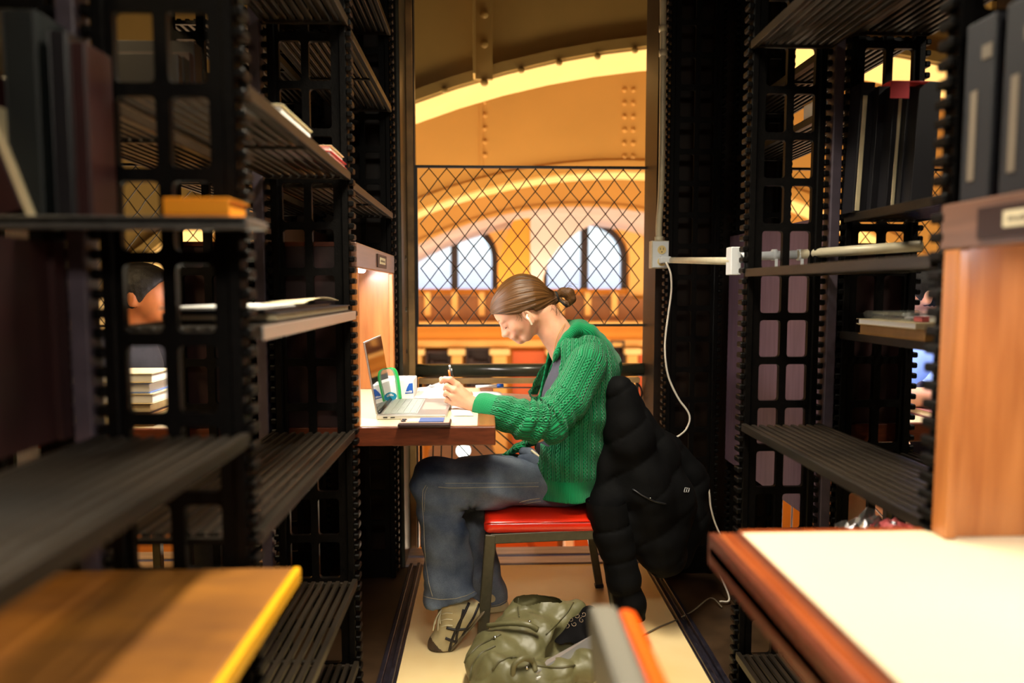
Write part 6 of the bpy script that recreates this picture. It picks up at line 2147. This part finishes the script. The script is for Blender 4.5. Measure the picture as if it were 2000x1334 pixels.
# ---- shoes (near one raised on its toe)
def shoe(toe, ball, heel, name, yw=0.040, seed=1):
    toe, ball, heel = [np.array(p) for p in (toe, ball, heel)]
    d = heel - ball; L = np.linalg.norm(d); d /= L
    n_ = np.cross((0, 1, 0), d)
    if n_[2] < 0: n_ = -n_
    pts = [toe, ball, heel]
    S = SDF(np.minimum.reduce(pts) - 0.12, np.maximum.reduce(pts) + 0.14, 0.0032)
    # sole line from toe via ball to heel; upper above it
    up1 = n_
    S.cone(ball + up1 * 0.030, heel + up1 * 0.036 - d * 0.02, 0.036, 0.034, k=0, sq=((0, 1, 0), 1.0))
    dt = toe - ball; dt /= np.linalg.norm(dt)
    S.cone(ball + up1 * 0.028, toe + np.array((0, 0, 0.022)) - dt * 0.018, 0.036, 0.024, k=0.02)
    S.cone(heel + up1 * 0.05 - d * 0.045, heel + up1 * 0.105 - d * 0.035, 0.036, 0.040, k=0.03)
    S.cone(ball + d * 0.05 + up1 * 0.05, heel + up1 * 0.095 - d * 0.06, 0.030, 0.036, k=0.03)
    S.disp(folds(seed, 90, 0.0016), 0.02)
    # flat underside
    S.cut(ball + up1 * 0.002, -up1, 0.002, np.minimum.reduce(pts) - 0.2, np.maximum.reduce(pts) + 0.2)
    S.cut((0, 0, 0.004), (0, 0, -1), 0.002)
    # opening
    S.ell(heel + up1 * 0.150 - d * 0.035, (0.034, 0.034, 0.034), k=0.004, op='sub')
    up = S.mesh(name)
    t = thing(name, '', 'shoe', tuple(ball * (1, 1, 0)))
    up.materials.append(shoem); up.materials.append(shoesu)
    c = cenof(up)
    ahead = (c - ball) @ d
    up.polygons.foreach_set('material_index', (ahead < 0.012).astype(np.int32))
    o = link('upper', up, shoem, t, True)
    # sole
    Q = SDF(np.minimum.reduce(pts) - 0.08, np.maximum.reduce(pts) + 0.08, 0.0032)
    Q.cone(ball + up1 * 0.006, heel + up1 * 0.006 - d * 0.012, 0.037, 0.034, k=0, sq=(up1, 0.22))
    Q.cone(ball + up1 * 0.006, toe - dt * 0.020 + np.array((0, 0, 0.010)), 0.037, 0.028, k=0.012, sq=((0, 0, 1), 0.30))
    Q.cut((0, 0, 0.0012), (0, 0, -1), 0.0)
    link('sole', Q.mesh('sole'), solem, t, True)
    return t, o
Ys = 2.20
shN_, upN = shoe(W(842, 1262, Ys), W(872, 1277, Ys), W(944, 1196, Ys + 0.01), 'sneaker')
shN_['label'] = 'cream sneaker with crossing dark stripes on her near foot, heel raised'
shF_, upF = shoe(W(908, 1213, 2.47), W(932, 1214, 2.47), W(990, 1203, 2.47), 'sneaker', seed=4)
shF_['label'] = 'cream sneaker on her far foot, half hidden behind the chair leg'
ub = bvh_of(upN)
def stripe(pts, w, parent, name='stripe', m=stripem):
    q = onto(ub, pts, 0.0012, 5)
    if len(q) > 2:
        q = [q[0]] + [(q[i - 1] + q[i] * 2 + q[i + 1]) / 4 for i in range(1, len(q) - 1)] + [q[-1]]
        MB().tube(q, w, 6).make(name, m, upN, True)
stripe([(916, 1178), (907, 1198), (895, 1220), (884, 1245), (877, 1270)], 0.0046, shN_)
stripe([(905, 1190), (901, 1210), (893, 1235), (889, 1262)], 0.0042, shN_)
stripe([(872, 1226), (888, 1230), (912, 1228)], 0.0046, shN_)
stripe([(870, 1246), (884, 1252), (900, 1254)], 0.0046, shN_)
stripe([(935, 1180), (925, 1205), (908, 1232), (893, 1258)], 0.0042, shN_)
lace0 = W(858, 1200, 2.165)
for i, (dx, dz) in enumerate(((-0.014, -0.03), (-0.004, -0.05), (-0.020, -0.05), (0.003, -0.028))):
    MB().tube(smoothline([Vector(W(862, 1190, 2.17)), lace0 + Vector((dx * 0.6, -0.004, dz * 0.3)), lace0 + Vector((dx, -0.006, dz))], 5), 0.0022, 6).make('lace', lacem, upN, True)
for i, y_ in enumerate((1200, 1212, 1224)):
    stripe([(862, y_), (872, y_ - 3), (884, y_ - 2)], 0.0020, shN_, 'lace', lacem)

# ---- pen in the hand
pn = thing('mechanical_pencil', 'orange and black mechanical pencil held upright in her raised hand', 'pencil', tuple(W(880, 740, 2.22)))
p0, p1 = Vector(W(878, 713, 2.222)), Vector(W(884, 748, 2.226))
dp = (p1 - p0).normalized()
MB().tube([p0 + dp * 0.008, p0 + dp * 0.085], 0.0042, 10).make('barrel', blackp, pn, True)
MB().tube([p0 + dp * 0.085, p0 + dp * 0.105], [0.0042, 0.001], 10).make('tip', nickel, pn, True)
MB().tube([p0 + dp * 0.0, p0 + dp * 0.009], 0.0032, 10).make('eraser', paper, pn, True)
MB().tube([p0 + dp * 0.016 + Vector((-0.0045, -0.002, 0)), p0 + dp * 0.05 + Vector((-0.0045, -0.002, 0))], 0.0034, 8).make('grip', orangepen, pn, True)
MB().tube([p0 + dp * 0.010 + Vector((0.005, -0.002, 0)), p0 + dp * 0.050 + Vector((0.005, -0.002, 0))], 0.0012, 6).make('clip', nickel, pn, True)
# ------------------------------------------------------------------ black quilted coat over the chair back
ct = thing('puffer_coat', 'black quilted puffer coat hung over the back of the red chair', 'coat', (0.5, 2.4, 0.2))
def C(px, py, Y): return np.array(W(px, py, Y))
S = SDF(C(1130, 1180, 2.05) - 0.02, C(1405, 690, 2.82) + 0.02, 0.0062)
for s in (-1, 1):
    yy = YC + s * 0.165
    S.path([C(1212, 768, yy), C(1228, 850, yy), C(1262, 960, yy), C(1290, 1080, yy)], [0.052, 0.066, 0.080, 0.072], k=0.05)
S.path([C(1215, 772, YC), C(1235, 870, YC), C(1275, 990, YC), C(1290, 1080, YC)], [0.045, 0.065, 0.085, 0.080], k=0.05)
# outer wing of the coat reaching towards the stack
S.path([C(1262, 838, 2.45), C(1310, 890, 2.45), C(1352, 935, 2.44), C(1350, 1010, 2.42), C(1322, 1100, 2.38)], [0.040, 0.050, 0.045, 0.050, 0.040], k=0.05)
S.path([C(1232, 800, 2.36), C(1285, 890, 2.34), C(1315, 980, 2.30), C(1300, 1080, 2.28)], [0.045, 0.060, 0.065, 0.055], k=0.05)
S.path([C(1190, 900, 2.28), C(1185, 985, 2.26), C(1225, 1050, 2.25)], [0.045, 0.050, 0.050], k=0.05)
q0, q1, q2 = C(1205, 760, 2.3), C(1372, 930, 2.3), C(1335, 1150, 2.3)
# quilting seams: puffed bands across the coat
bd = np.array((0.55, 0.0, -0.84))
def quilt(x, y, z):
    v = x * bd[0] + z * bd[2]
    n = wnoise(4, 18)(x, y, z)
    ph = (v + 0.015 * n) * (math.pi / 0.115)
    puff = np.abs(np.sin(ph)) ** 0.45
    return 0.004 - 0.010 * puff + 0.0045 * wnoise(8, 70)(x, y, z)
S.disp(quilt, 0.05)
hemA, hemB = C(1232, 1108, 2.3), C(1322, 1150, 2.3)
hn = np.array((-(hemA[2] - hemB[2]), 0, (hemA[0] - hemB[0]))); hn = hn / np.linalg.norm(hn)
if hn[2] > 0: hn = -hn
S.cut(hemA, hn, 0.012)
# carve room for the chair back it hangs over
S.rbox((sxr + 0.028, (yn + yf) / 2, 0.60), (0.020, 0.19, 0.21), 0.01, R=((math.cos(0.14), 0, -math.sin(0.14)), (0, 1, 0), (math.sin(0.14), 0, math.cos(0.14))), k=0.0, op='sub')
coat_o = link('coat_body', S.mesh('coat'), coatm, ct, True)
# sleeve hanging to the floor
S = SDF(C(1130, 1225, 2.05) - 0.03, C(1290, 960, 2.40) + 0.03, 0.0052)
sb = [C(1182, 975, 2.20), C(1195, 1035, 2.19), C(1208, 1085, 2.18), C(1220, 1140, 2.17), C(1232, 1180, 2.165), C(1241, 1206, 2.16)]
S.path(sb, [0.060, 0.056, 0.050, 0.046, 0.040, 0.030], k=0.02)
Ls = [0]
for a_, b_ in zip(sb[:-1], sb[1:]): Ls.append(Ls[-1] + np.linalg.norm(b_ - a_))
su = limb_uv(sb, 0.05)
S.disp(lambda x, y, z: 0.004 - 0.011 * np.abs(np.sin((su(np.stack([x, y, z], 1))[:, 1]) * math.pi / 0.105 + 0.4)) ** 0.5 + 0.003 * wnoise(14, 80)(x, y, z), 0.04)
link('coat_sleeve', S.mesh('sleeve'), coatm, ct, True)
cbv = bvh_of(coat_o)
def on_coat(pts, r, name, m, sub=3):
    q = onto(cbv, pts, 0.002, sub)
    if len(q) > 1: MB().tube(q, r, 6).make(name, m, coat_o, True)
for dx in (0, 4.2, 8.4):
    on_coat([(1335.5 + dx, 961), (1337 + dx, 954)], 0.0016, 'logo_bar', coatlogo)
on_coat([(1335, 961), (1344, 961.5), (1346, 954), (1337, 953), (1335, 961)], 0.0012, 'logo_outline', coatlogo)
q = onto(cbv, [(1246, 1110), (1247, 1111)], 0.001, 1)
if q: MB().sphere(q[0], 0.010, 12, 8, (1, 0.5, 1)).make('snap', snapm, coat_o, True)
q = onto(cbv, [(1270, 973), (1271, 974)], 0.001, 1)
if q: MB().sphere(q[0], 0.003, 8, 6).make('zip_pull', nickel, coat_o, True)
on_coat([(1236, 955), (1255, 968), (1280, 980), (1300, 984)], 0.003, 'pocket_zip', blackp, 6)

# ------------------------------------------------------------------ olive leather bag on the floor
bg = thing('leather_bag', 'olive green leather tote bag lying open on the floor', 'bag', tuple(WZ(1040, 1290, 0.0)))
def B_(px, py, Y): return np.array(W(px, py, Y))
S = SDF(B_(885, 1400, 1.74) - 0.02, B_(1230, 1150, 2.26) + 0.02, 0.0052)
S.F[:] = 0.2
# lying body: fat cushion, opening towards the right
S.ell(B_(985, 1292, 1.98), (0.115, 0.15, 0.075), k=0)
S.ell(B_(1040, 1262, 2.05), (0.13, 0.10, 0.095), k=0.05)
S.ell(B_(1010, 1338, 1.86), (0.13, 0.075, 0.055), k=0.04)
S.path([B_(962, 1300, 1.86), B_(1000, 1322, 1.84), B_(1080, 1325, 1.86), B_(1150, 1300, 1.90), B_(1190, 1275, 1.93)], [0.035, 0.042, 0.040, 0.036, 0.028], k=0.035)
S.path([B_(1000, 1205, 2.12), B_(1035, 1185, 2.15), B_(1080, 1195, 2.15), B_(1120, 1192, 2.14)], [0.038, 0.040, 0.040, 0.030], k=0.03)
S.path([B_(1060, 1240, 2.10), B_(1100, 1210, 2.12), B_(1125, 1190, 2.13)], [0.050, 0.040, 0.024], k=0.03)
S.disp(lambda x, y, z: 0.003 * np.exp(-(wnoise(57, 48)(x, y, z) / 0.09) ** 2) + 0.0014 * np.exp(-(wnoise(58, 95)(x, y, z) / 0.10) ** 2) + 0.005 * wnoise(51, 34)(x, y, z) + 0.0035 * wnoise(52, 90)(x, y, z) + 0.004 * np.sin((x * 0.8 + y * 0.5) * 85 + 3 * wnoise(53, 20)(x, y, z)), 0.04)
# mouth
oc = B_(1122, 1258, 2.0)
mu = np.array(B_(1078, 1290, 1.97) - B_(1150, 1205, 2.08)); mu /= np.linalg.norm(mu)
S.path([B_(1150, 1205, 2.05), B_(1112, 1250, 2.0), B_(1068, 1296, 1.96)], [0.046, 0.048, 0.026], k=0.012, op='sub')
S.path([B_(1190, 1225, 2.03), B_(1150, 1270, 1.98)], [0.05, 0.045], k=0.012, op='sub')
S.ell(B_(1022, 1184, 2.06), (0.020, 0.040, 0.022), k=0.006, op='sub')
S.cut((0, 0, 0.004), (0, 0, -1), 0.004)
bago = link('bag_body', S.mesh('bag'), bagm, bg, True)
bb = bvh_of(bago)
# black lining filling the mouth
S = SDF(B_(1050, 1320, 1.84), B_(1230, 1170, 2.16), 0.006)
S.path([B_(1150, 1212, 2.09), B_(1114, 1256, 2.05), B_(1072, 1296, 1.99)], [0.040, 0.042, 0.018], k=0.03)
S.path([B_(1190, 1232, 2.05), B_(1150, 1272, 2.01)], [0.040, 0.034], k=0.03)
S.disp(lambda x, y, z: 0.005 * np.sin((x * 0.55 - z * 0.2 + y * 0.3) * 160), 0.02)
S.cut((0, 0, 0.006), (0, 0, -1), 0.0)
lin_o = link('lining', S.mesh('lining'), lining, bg, True)
S = SDF(B_(1004, 1205, 1.98), B_(1045, 1160, 2.14), 0.004)
S.ell(B_(1022, 1187, 2.07), (0.018, 0.030, 0.020), k=0)
link('lining', S.mesh('lining2'), lining, bg, True)
lbv = bvh_of(lin_o)
# paisley print on the lining flap
pais = mat('paisley_print', rgb(150, 128, 104), 0.7)
rng = random.Random(5)
def curl(cx, cy, r):
    return [(cx + r * (0.3 + 0.7 * k / 8) * math.cos(k * 0.75 + cx), cy + r * (0.3 + 0.7 * k / 8) * math.sin(k * 0.75 + cx)) for k in range(9)]
for (cx, cy) in ((1112, 1196), (1124, 1190), (1128, 1203), (1116, 1210), (1104, 1212), (1136, 1212), (1122, 1219), (1108, 1222), (1140, 1200)):
    q = onto(lbv, curl(cx, cy, 5.5), 0.0012, 2)
    if len(q) > 3: MB().tube(q, 0.0008, 5).make('paisley_mark', pais, lin_o, True)
# handle with studs
MB().tube(smoothline([Vector(B_(952, 1222, 2.03)), Vector(B_(985, 1218, 2.00)), Vector(B_(1015, 1218, 1.98)), Vector(B_(1034, 1221, 1.97)), Vector(B_(1050, 1230, 1.97))], 6), [0.0075] * 12 + [0.009] * 13, 10).make('handle', bagm, bg, True)
MB().tube(smoothline([Vector(B_(1002, 1325, 1.80)), Vector(B_(1004, 1300, 1.80)), Vector(B_(1022, 1286, 1.81)), Vector(B_(1040, 1292, 1.83)), Vector(B_(1046, 1312, 1.82))], 6), 0.008, 10).make('handle', bagm, bg, True)
for i, pts in enumerate(([(903, 1310), (912, 1285), (935, 1262), (962, 1248), (978, 1240)], [(918, 1330), (922, 1300), (940, 1276), (968, 1262)], [(962, 1310), (975, 1292), (1000, 1284), (1030, 1288)],
                         [(1046, 1300), (1075, 1304), (1100, 1304), (1122, 1300)], [(1066, 1240), (1085, 1222), (1105, 1200), (1120, 1178)], [(1012, 1168), (1012, 1190), (1014, 1206)])):
    q = onto(bb, pts, 0.0015, 5)
    if len(q) > 4:
        q = [q[0]] + [(q[k - 1] + q[k] * 2 + q[k + 1]) / 4 for k in range(1, len(q) - 1)] + [q[-1]]
        MB().tube(q, 0.0030 if i < 4 else 0.0022, 6).make('piping', bagedge, bg, True)
for px, py in ((1034, 1217), (1044, 1226), (1019, 1290), (1028, 1306), (1040, 1291), (968, 1247)):
    q = onto(bb, [(px, py), (px + 0.5, py)], 0.004, 1)
    if q: MB().sphere(q[0], 0.0052, 10, 7).make('stud', nickel, bago, True)
# laptop and papers sliding out
a, b_, c, d = B_(1046, 1314, 1.90), B_(1160, 1266, 1.97), B_(1162, 1254, 2.00), B_(1075, 1292, 1.96)
def infront(px, py, Y, off=0.012):
    d = ray(px, py).normalized()
    best = None
    for bv in (bb, lbv):
        hit, n, i, dist = bv.ray_cast(CO, d)
        if hit is not None and (best is None or dist < best): best = dist
    p = W(px, py, Y)
    if best is not None: p = CO + d * min((p - CO).length, best - off)
    return np.array(p)
a, b_, c, d = infront(1046, 1314, 1.90), infront(1160, 1266, 1.97), infront(1162, 1236, 2.02), infront(1068, 1288, 1.96)
lp_ = thing('grey_laptop', 'closed pale grey laptop sticking out of the olive bag', 'laptop', tuple(a * (1, 1, 0)))
mb = MB(); mb.v = [tuple(x) for x in (a, b_, c, d)] + [tuple(np.array(x) + (0.004, 0.004, -0.012)) for x in (a, b_, c, d)]
mb.f = [(0, 1, 2, 3), (7, 6, 5, 4), (0, 4, 5, 1), (1, 5, 6, 2), (2, 6, 7, 3), (3, 7, 4, 0)]
mb.make('lid', silver, lp_, bevel=0.002)
e = [(np.array(x) + (0.002, -0.004, -0.015)) for x in (a, b_)]
MB().beam(e[0], e[1], 0.004, 0.006).make('base', whitebox, lp_, bevel=0.001)

# ------------------------------------------------------------------ people in the next aisles
def sitter(name, label, loc_, facing, shirt, skn, hairmat, headz, lean, cat='person', with_hands=True):
    """seated person; facing +1 looks to +x"""
    f = facing
    t = thing('person', label, cat, (loc_[0], loc_[1], 0))
    x0, y0 = loc_
    pel_ = np.array((x0, y0, 0.52)); chs = np.array((x0 + f * lean * 0.6, y0, 0.90)); nk = np.array((x0 + f * lean * 0.8, y0, 1.02))
    hd_ = np.array((x0 + f * lean, y0, headz))
    S = SDF((x0 - 0.5, y0 - 0.36, 0.0), (x0 + 0.62, y0 + 0.36, 1.34), 0.0095)
    S.ell(hd_, (0.095, 0.076, 0.085), k=0)
    S.ell(hd_ + (f * 0.045, 0, -0.045), (0.055, 0.055, 0.06), k=0.03)
    S.cone(hd_ + (f * 0.080, 0, -0.025), hd_ + (f * 0.112, 0, -0.052), 0.010, 0.012, k=0.012)
    S.ell(hd_ + (f * 0.075, 0, -0.095), (0.022, 0.024, 0.018), k=0.02)
    for s in (-1, 1):
        S.ell(hd_ + (0, s * 0.078, -0.02), (0.016, 0.010, 0.030), k=0.006)
    S.cone(nk - (0, 0, 0.04), hd_ - (f * 0.02, 0, 0.03), 0.055, 0.052, k=0.02)
    S.cone(pel_, chs, 0.10, 0.11, k=0.04)
    hands = []
    for s in (-1, 1):
        sh = chs + (0, s * 0.16, 0.06); el = np.array((x0 + f * 0.26, y0 + s * 0.24, ZD + 0.055)); wr_ = np.array((x0 + f * 0.44, y0 + s * 0.10, ZD + 0.045 + (0.18 if s > 0 else 0)))
        S.cone(chs, sh, 0.08, 0.055, k=0.03); S.cone(sh, el, 0.045, 0.036, k=0.02); S.cone(el, wr_, 0.034, 0.024, k=0.015)
        hands.append((sh, el, wr_, s))
        kn = np.array((x0 + f * 0.44, y0 + s * 0.10, 0.54)); an_ = np.array((x0 + f * 0.42, y0 + s * 0.10, 0.09))
        S.cone(pel_ + (0, s * 0.08, 0), kn, 0.08, 0.055, k=0.03); S.cone(kn, an_, 0.052, 0.034, k=0.02)
    me1 = S.mesh('body')
    bmj = bmesh.new(); bmj.from_mesh(me1)
    for sh, el, wr_, s in hands:
        dr = (wr_ - el) / np.linalg.norm(wr_ - el)
        Q = SDF(wr_ - 0.13, wr_ + 0.17, 0.0035)
        pm = wr_ + dr * 0.06
        Q.cone(wr_ - dr * 0.02, pm, 0.024, 0.026, k=0, sq=((0, 0, 1), 0.7))
        for i, (dy, L_) in enumerate(((-0.027, 0.072), (-0.009, 0.085), (0.009, 0.080), (0.026, 0.062))):
            b0_ = pm + np.array((0, dy, 0)); m1 = b0_ + dr * L_ * 0.6 + np.array((0, dy * 0.2, 0.006)); tp = m1 + dr * L_ * 0.45 + np.array((0, 0, -0.014))
            Q.path([b0_, m1, tp], [0.0105, 0.009, 0.0072], k=0.004)
        Q.path([wr_ + np.array((0, -s * 0.018, 0)), pm + np.array((0, -s * 0.045, -0.004)), pm + dr * 0.045 + np.array((0, -s * 0.052, -0.01))], [0.014, 0.011, 0.008], k=0.006)
        bmj.from_mesh(Q.mesh('hand'))
    me_ = bpy.data.meshes.new('body'); bmj.to_mesh(me_); bmj.free()
    me_.polygons.foreach_set('use_smooth', [True] * len(me_.polygons))
    link('body', me_, skn, t, True)
    # hair
    Q = SDF(hd_ - 0.15, hd_ + 0.15, 0.004)
    Q.ell(hd_ + (-f * 0.006, 0, 0.010), (0.103, 0.084, 0.090), k=0)
    Q.cut(hd_ + (f * 0.05, 0, 0.0), (f * 0.8, 0, -0.62), 0.006)
    Q.disp(lambda x, y, z: 0.0022 * wnoise(3, 260)(x, y, z), 0.02)
    link('hair', Q.mesh('hair'), hairmat, t, True)
    # shirt
    Q = SDF((x0 - 0.3, y0 - 0.36, 0.40), (x0 + 0.55, y0 + 0.36, 1.10), 0.009)
    Q.cone(pel_, chs, 0.125, 0.132, k=0); Q.cone(chs, nk - (0, 0, 0.02), 0.11, 0.066, k=0.04)
    for sh, el, wr_, s in hands:
        Q.cone(chs, sh, 0.09, 0.072, k=0.04); Q.cone(sh, el * 0.75 + sh * 0.25, 0.062, 0.054, k=0.02)
        if not with_hands: Q.cone(el * 0.75 + sh * 0.25, el, 0.054, 0.050, k=0.02); Q.cone(el, wr_ * 0.8 + el * 0.2, 0.050, 0.036, k=0.02)
    Q.disp(lambda x, y, z: 0.006 * wnoise(6, 40)(x, y, z), 0.03)
    link('shirt', Q.mesh('shirt'), shirt, t, True)
    # trousers and shoes
    Q = SDF((x0 - 0.3, y0 - 0.30, 0.05), (x0 + 0.62, y0 + 0.30, 0.70), 0.010)
    for s in (-1, 1):
        kn = np.array((x0 + f * 0.44, y0 + s * 0.10, 0.54)); an_ = np.array((x0 + f * 0.42, y0 + s * 0.10, 0.11))
        Q.cone(pel_ + (0, s * 0.08, 0), kn, 0.098, 0.068, k=0.03); Q.cone(kn, an_, 0.066, 0.055, k=0.02)
    link('trousers', Q.mesh('trousers'), darkcloth, t, True)
    for s in (-1, 1):
        Q = SDF((x0 + f * 0.42 - 0.12, y0 + s * 0.10 - 0.07, 0.0), (x0 + f * 0.42 + 0.24 * max(f, 0) + 0.06 + 0.0, y0 + s * 0.10 + 0.07, 0.15), 0.006) if f > 0 else SDF((x0 - 0.42 - 0.24, y0 + s * 0.10 - 0.07, 0.0), (x0 - 0.42 + 0.12, y0 + s * 0.10 + 0.07, 0.15), 0.006)
        Q.cone((x0 + f * 0.40, y0 + s * 0.10, 0.055), (x0 + f * 0.56, y0 + s * 0.10, 0.035), 0.046, 0.034, k=0)
        Q.cut((0, 0, 0.008), (0, 0, -1), 0.002)
        link('shoe', Q.mesh('shoe'), blackp, t, True)
    return t
hq = W(280, 585, 2.36)
sitter('person', 'person with short dark hair in a charcoal shirt seen through the left upright', (hq.x - 0.22, 2.36), 1, darkcloth, skindark, hairblack, 1.155, 0.22)
sitter('person', 'person in a light blue shirt seen through the gap in the right stack', (W(1800, 740, 2.30).x + 0.16, 2.30), -1, bluecloth, skin, hairblack, 1.16, 0.20, with_hands=False)
# stools under them
for nm, x in (('left', hq.x - 0.22), ('right', W(1800, 740, 2.30).x + 0.16)):
    st = thing('stool', 'dark stool under the person in the %s aisle' % nm, 'stool', (x, 2.33, 0))
    yy = 2.36 if nm == 'left' else 2.30
    boxo('seat', (x - 0.19, yy - 0.19, 0.385), (x + 0.19, yy + 0.19, 0.418), darkcloth, st, 0.01)
    for a_ in (-0.16, 0.16):
        for b2 in (-0.16, 0.16):
            boxo('leg', (x + a_ - 0.014, yy + b2 - 0.014, 0.0), (x + a_ + 0.014, yy + b2 + 0.014, 0.385), chairmetal, st, 0.002)
# things on the neighbouring desks
zd = ZD + 0.0006
xL = LAo - 0.06
book('hardback', (xL - 0.26, 1.98, zd), (xL - 0.02, 2.14, zd + 0.035), brownbook, paperc, 'brown book at the bottom of the stack on the left aisle desk', open_side='-y')
book('hardback', (xL - 0.25, 1.99, zd + 0.0355), (xL - 0.03, 2.13, zd + 0.062), maroon, paperc, 'maroon book second from the bottom on the left aisle desk', open_side='-y')
book('hardback', (xL - 0.25, 1.985, zd + 0.0625), (xL - 0.02, 2.12, zd + 0.092), paperc, paper, 'cream book third in the stack on the left aisle desk', open_side='-y')
book('hardback', (xL - 0.24, 1.99, zd + 0.0925), (xL - 0.03, 2.13, zd + 0.122), bluecloth, paper, 'pale blue book fourth in the stack on the left aisle desk', open_side='-y')
book('hardback', (xL - 0.25, 1.985, zd + 0.1225), (xL - 0.02, 2.13, zd + 0.150), paperc, paper, 'cream topmost book of the stack on the left aisle desk', open_side='-y')
xR = RAo + 0.05
book('hardback', (xR + 0.06, 1.99, zd), (xR + 0.28, 2.12, zd + 0.022), dustypink, paperc, 'dusty pink book on the right aisle desk', open_side='-y')
rl_ = thing('white_laptop', 'open white laptop on the right aisle desk in front of the blue shirt', 'laptop', (xR + 0.15, 2.3, zd))
b2_ = boxo('base', (xR + 0.03, 2.18, zd), (xR + 0.25, 2.45, zd + 0.014), whitebox, rl_, 0.003)
for i in range(5):
    for j in range(8):
        boxo('key', (xR + 0.05 + i * 0.022, 2.20 + j * 0.029, zd + 0.014), (xR + 0.068 + i * 0.022, 2.225 + j * 0.029, zd + 0.0155), keyw, b2_)
M = Matrix.Translation((xR + 0.032, 2.18, zd + 0.016)) @ Matrix.Rotation(math.radians(-14), 4, 'Y')
MB().box((-0.006, 0, 0), (0, 0.27, 0.20), M).make('lid', whitebox, rl_, bevel=0.001)
MB().box((0, 0.006, 0.006), (0.001, 0.264, 0.194), M).make('screen', mat('lit_screen', (0.8, 0.9, 1), 0.3, emit=(0.55, 0.72, 1.0), estr=2.2), rl_)
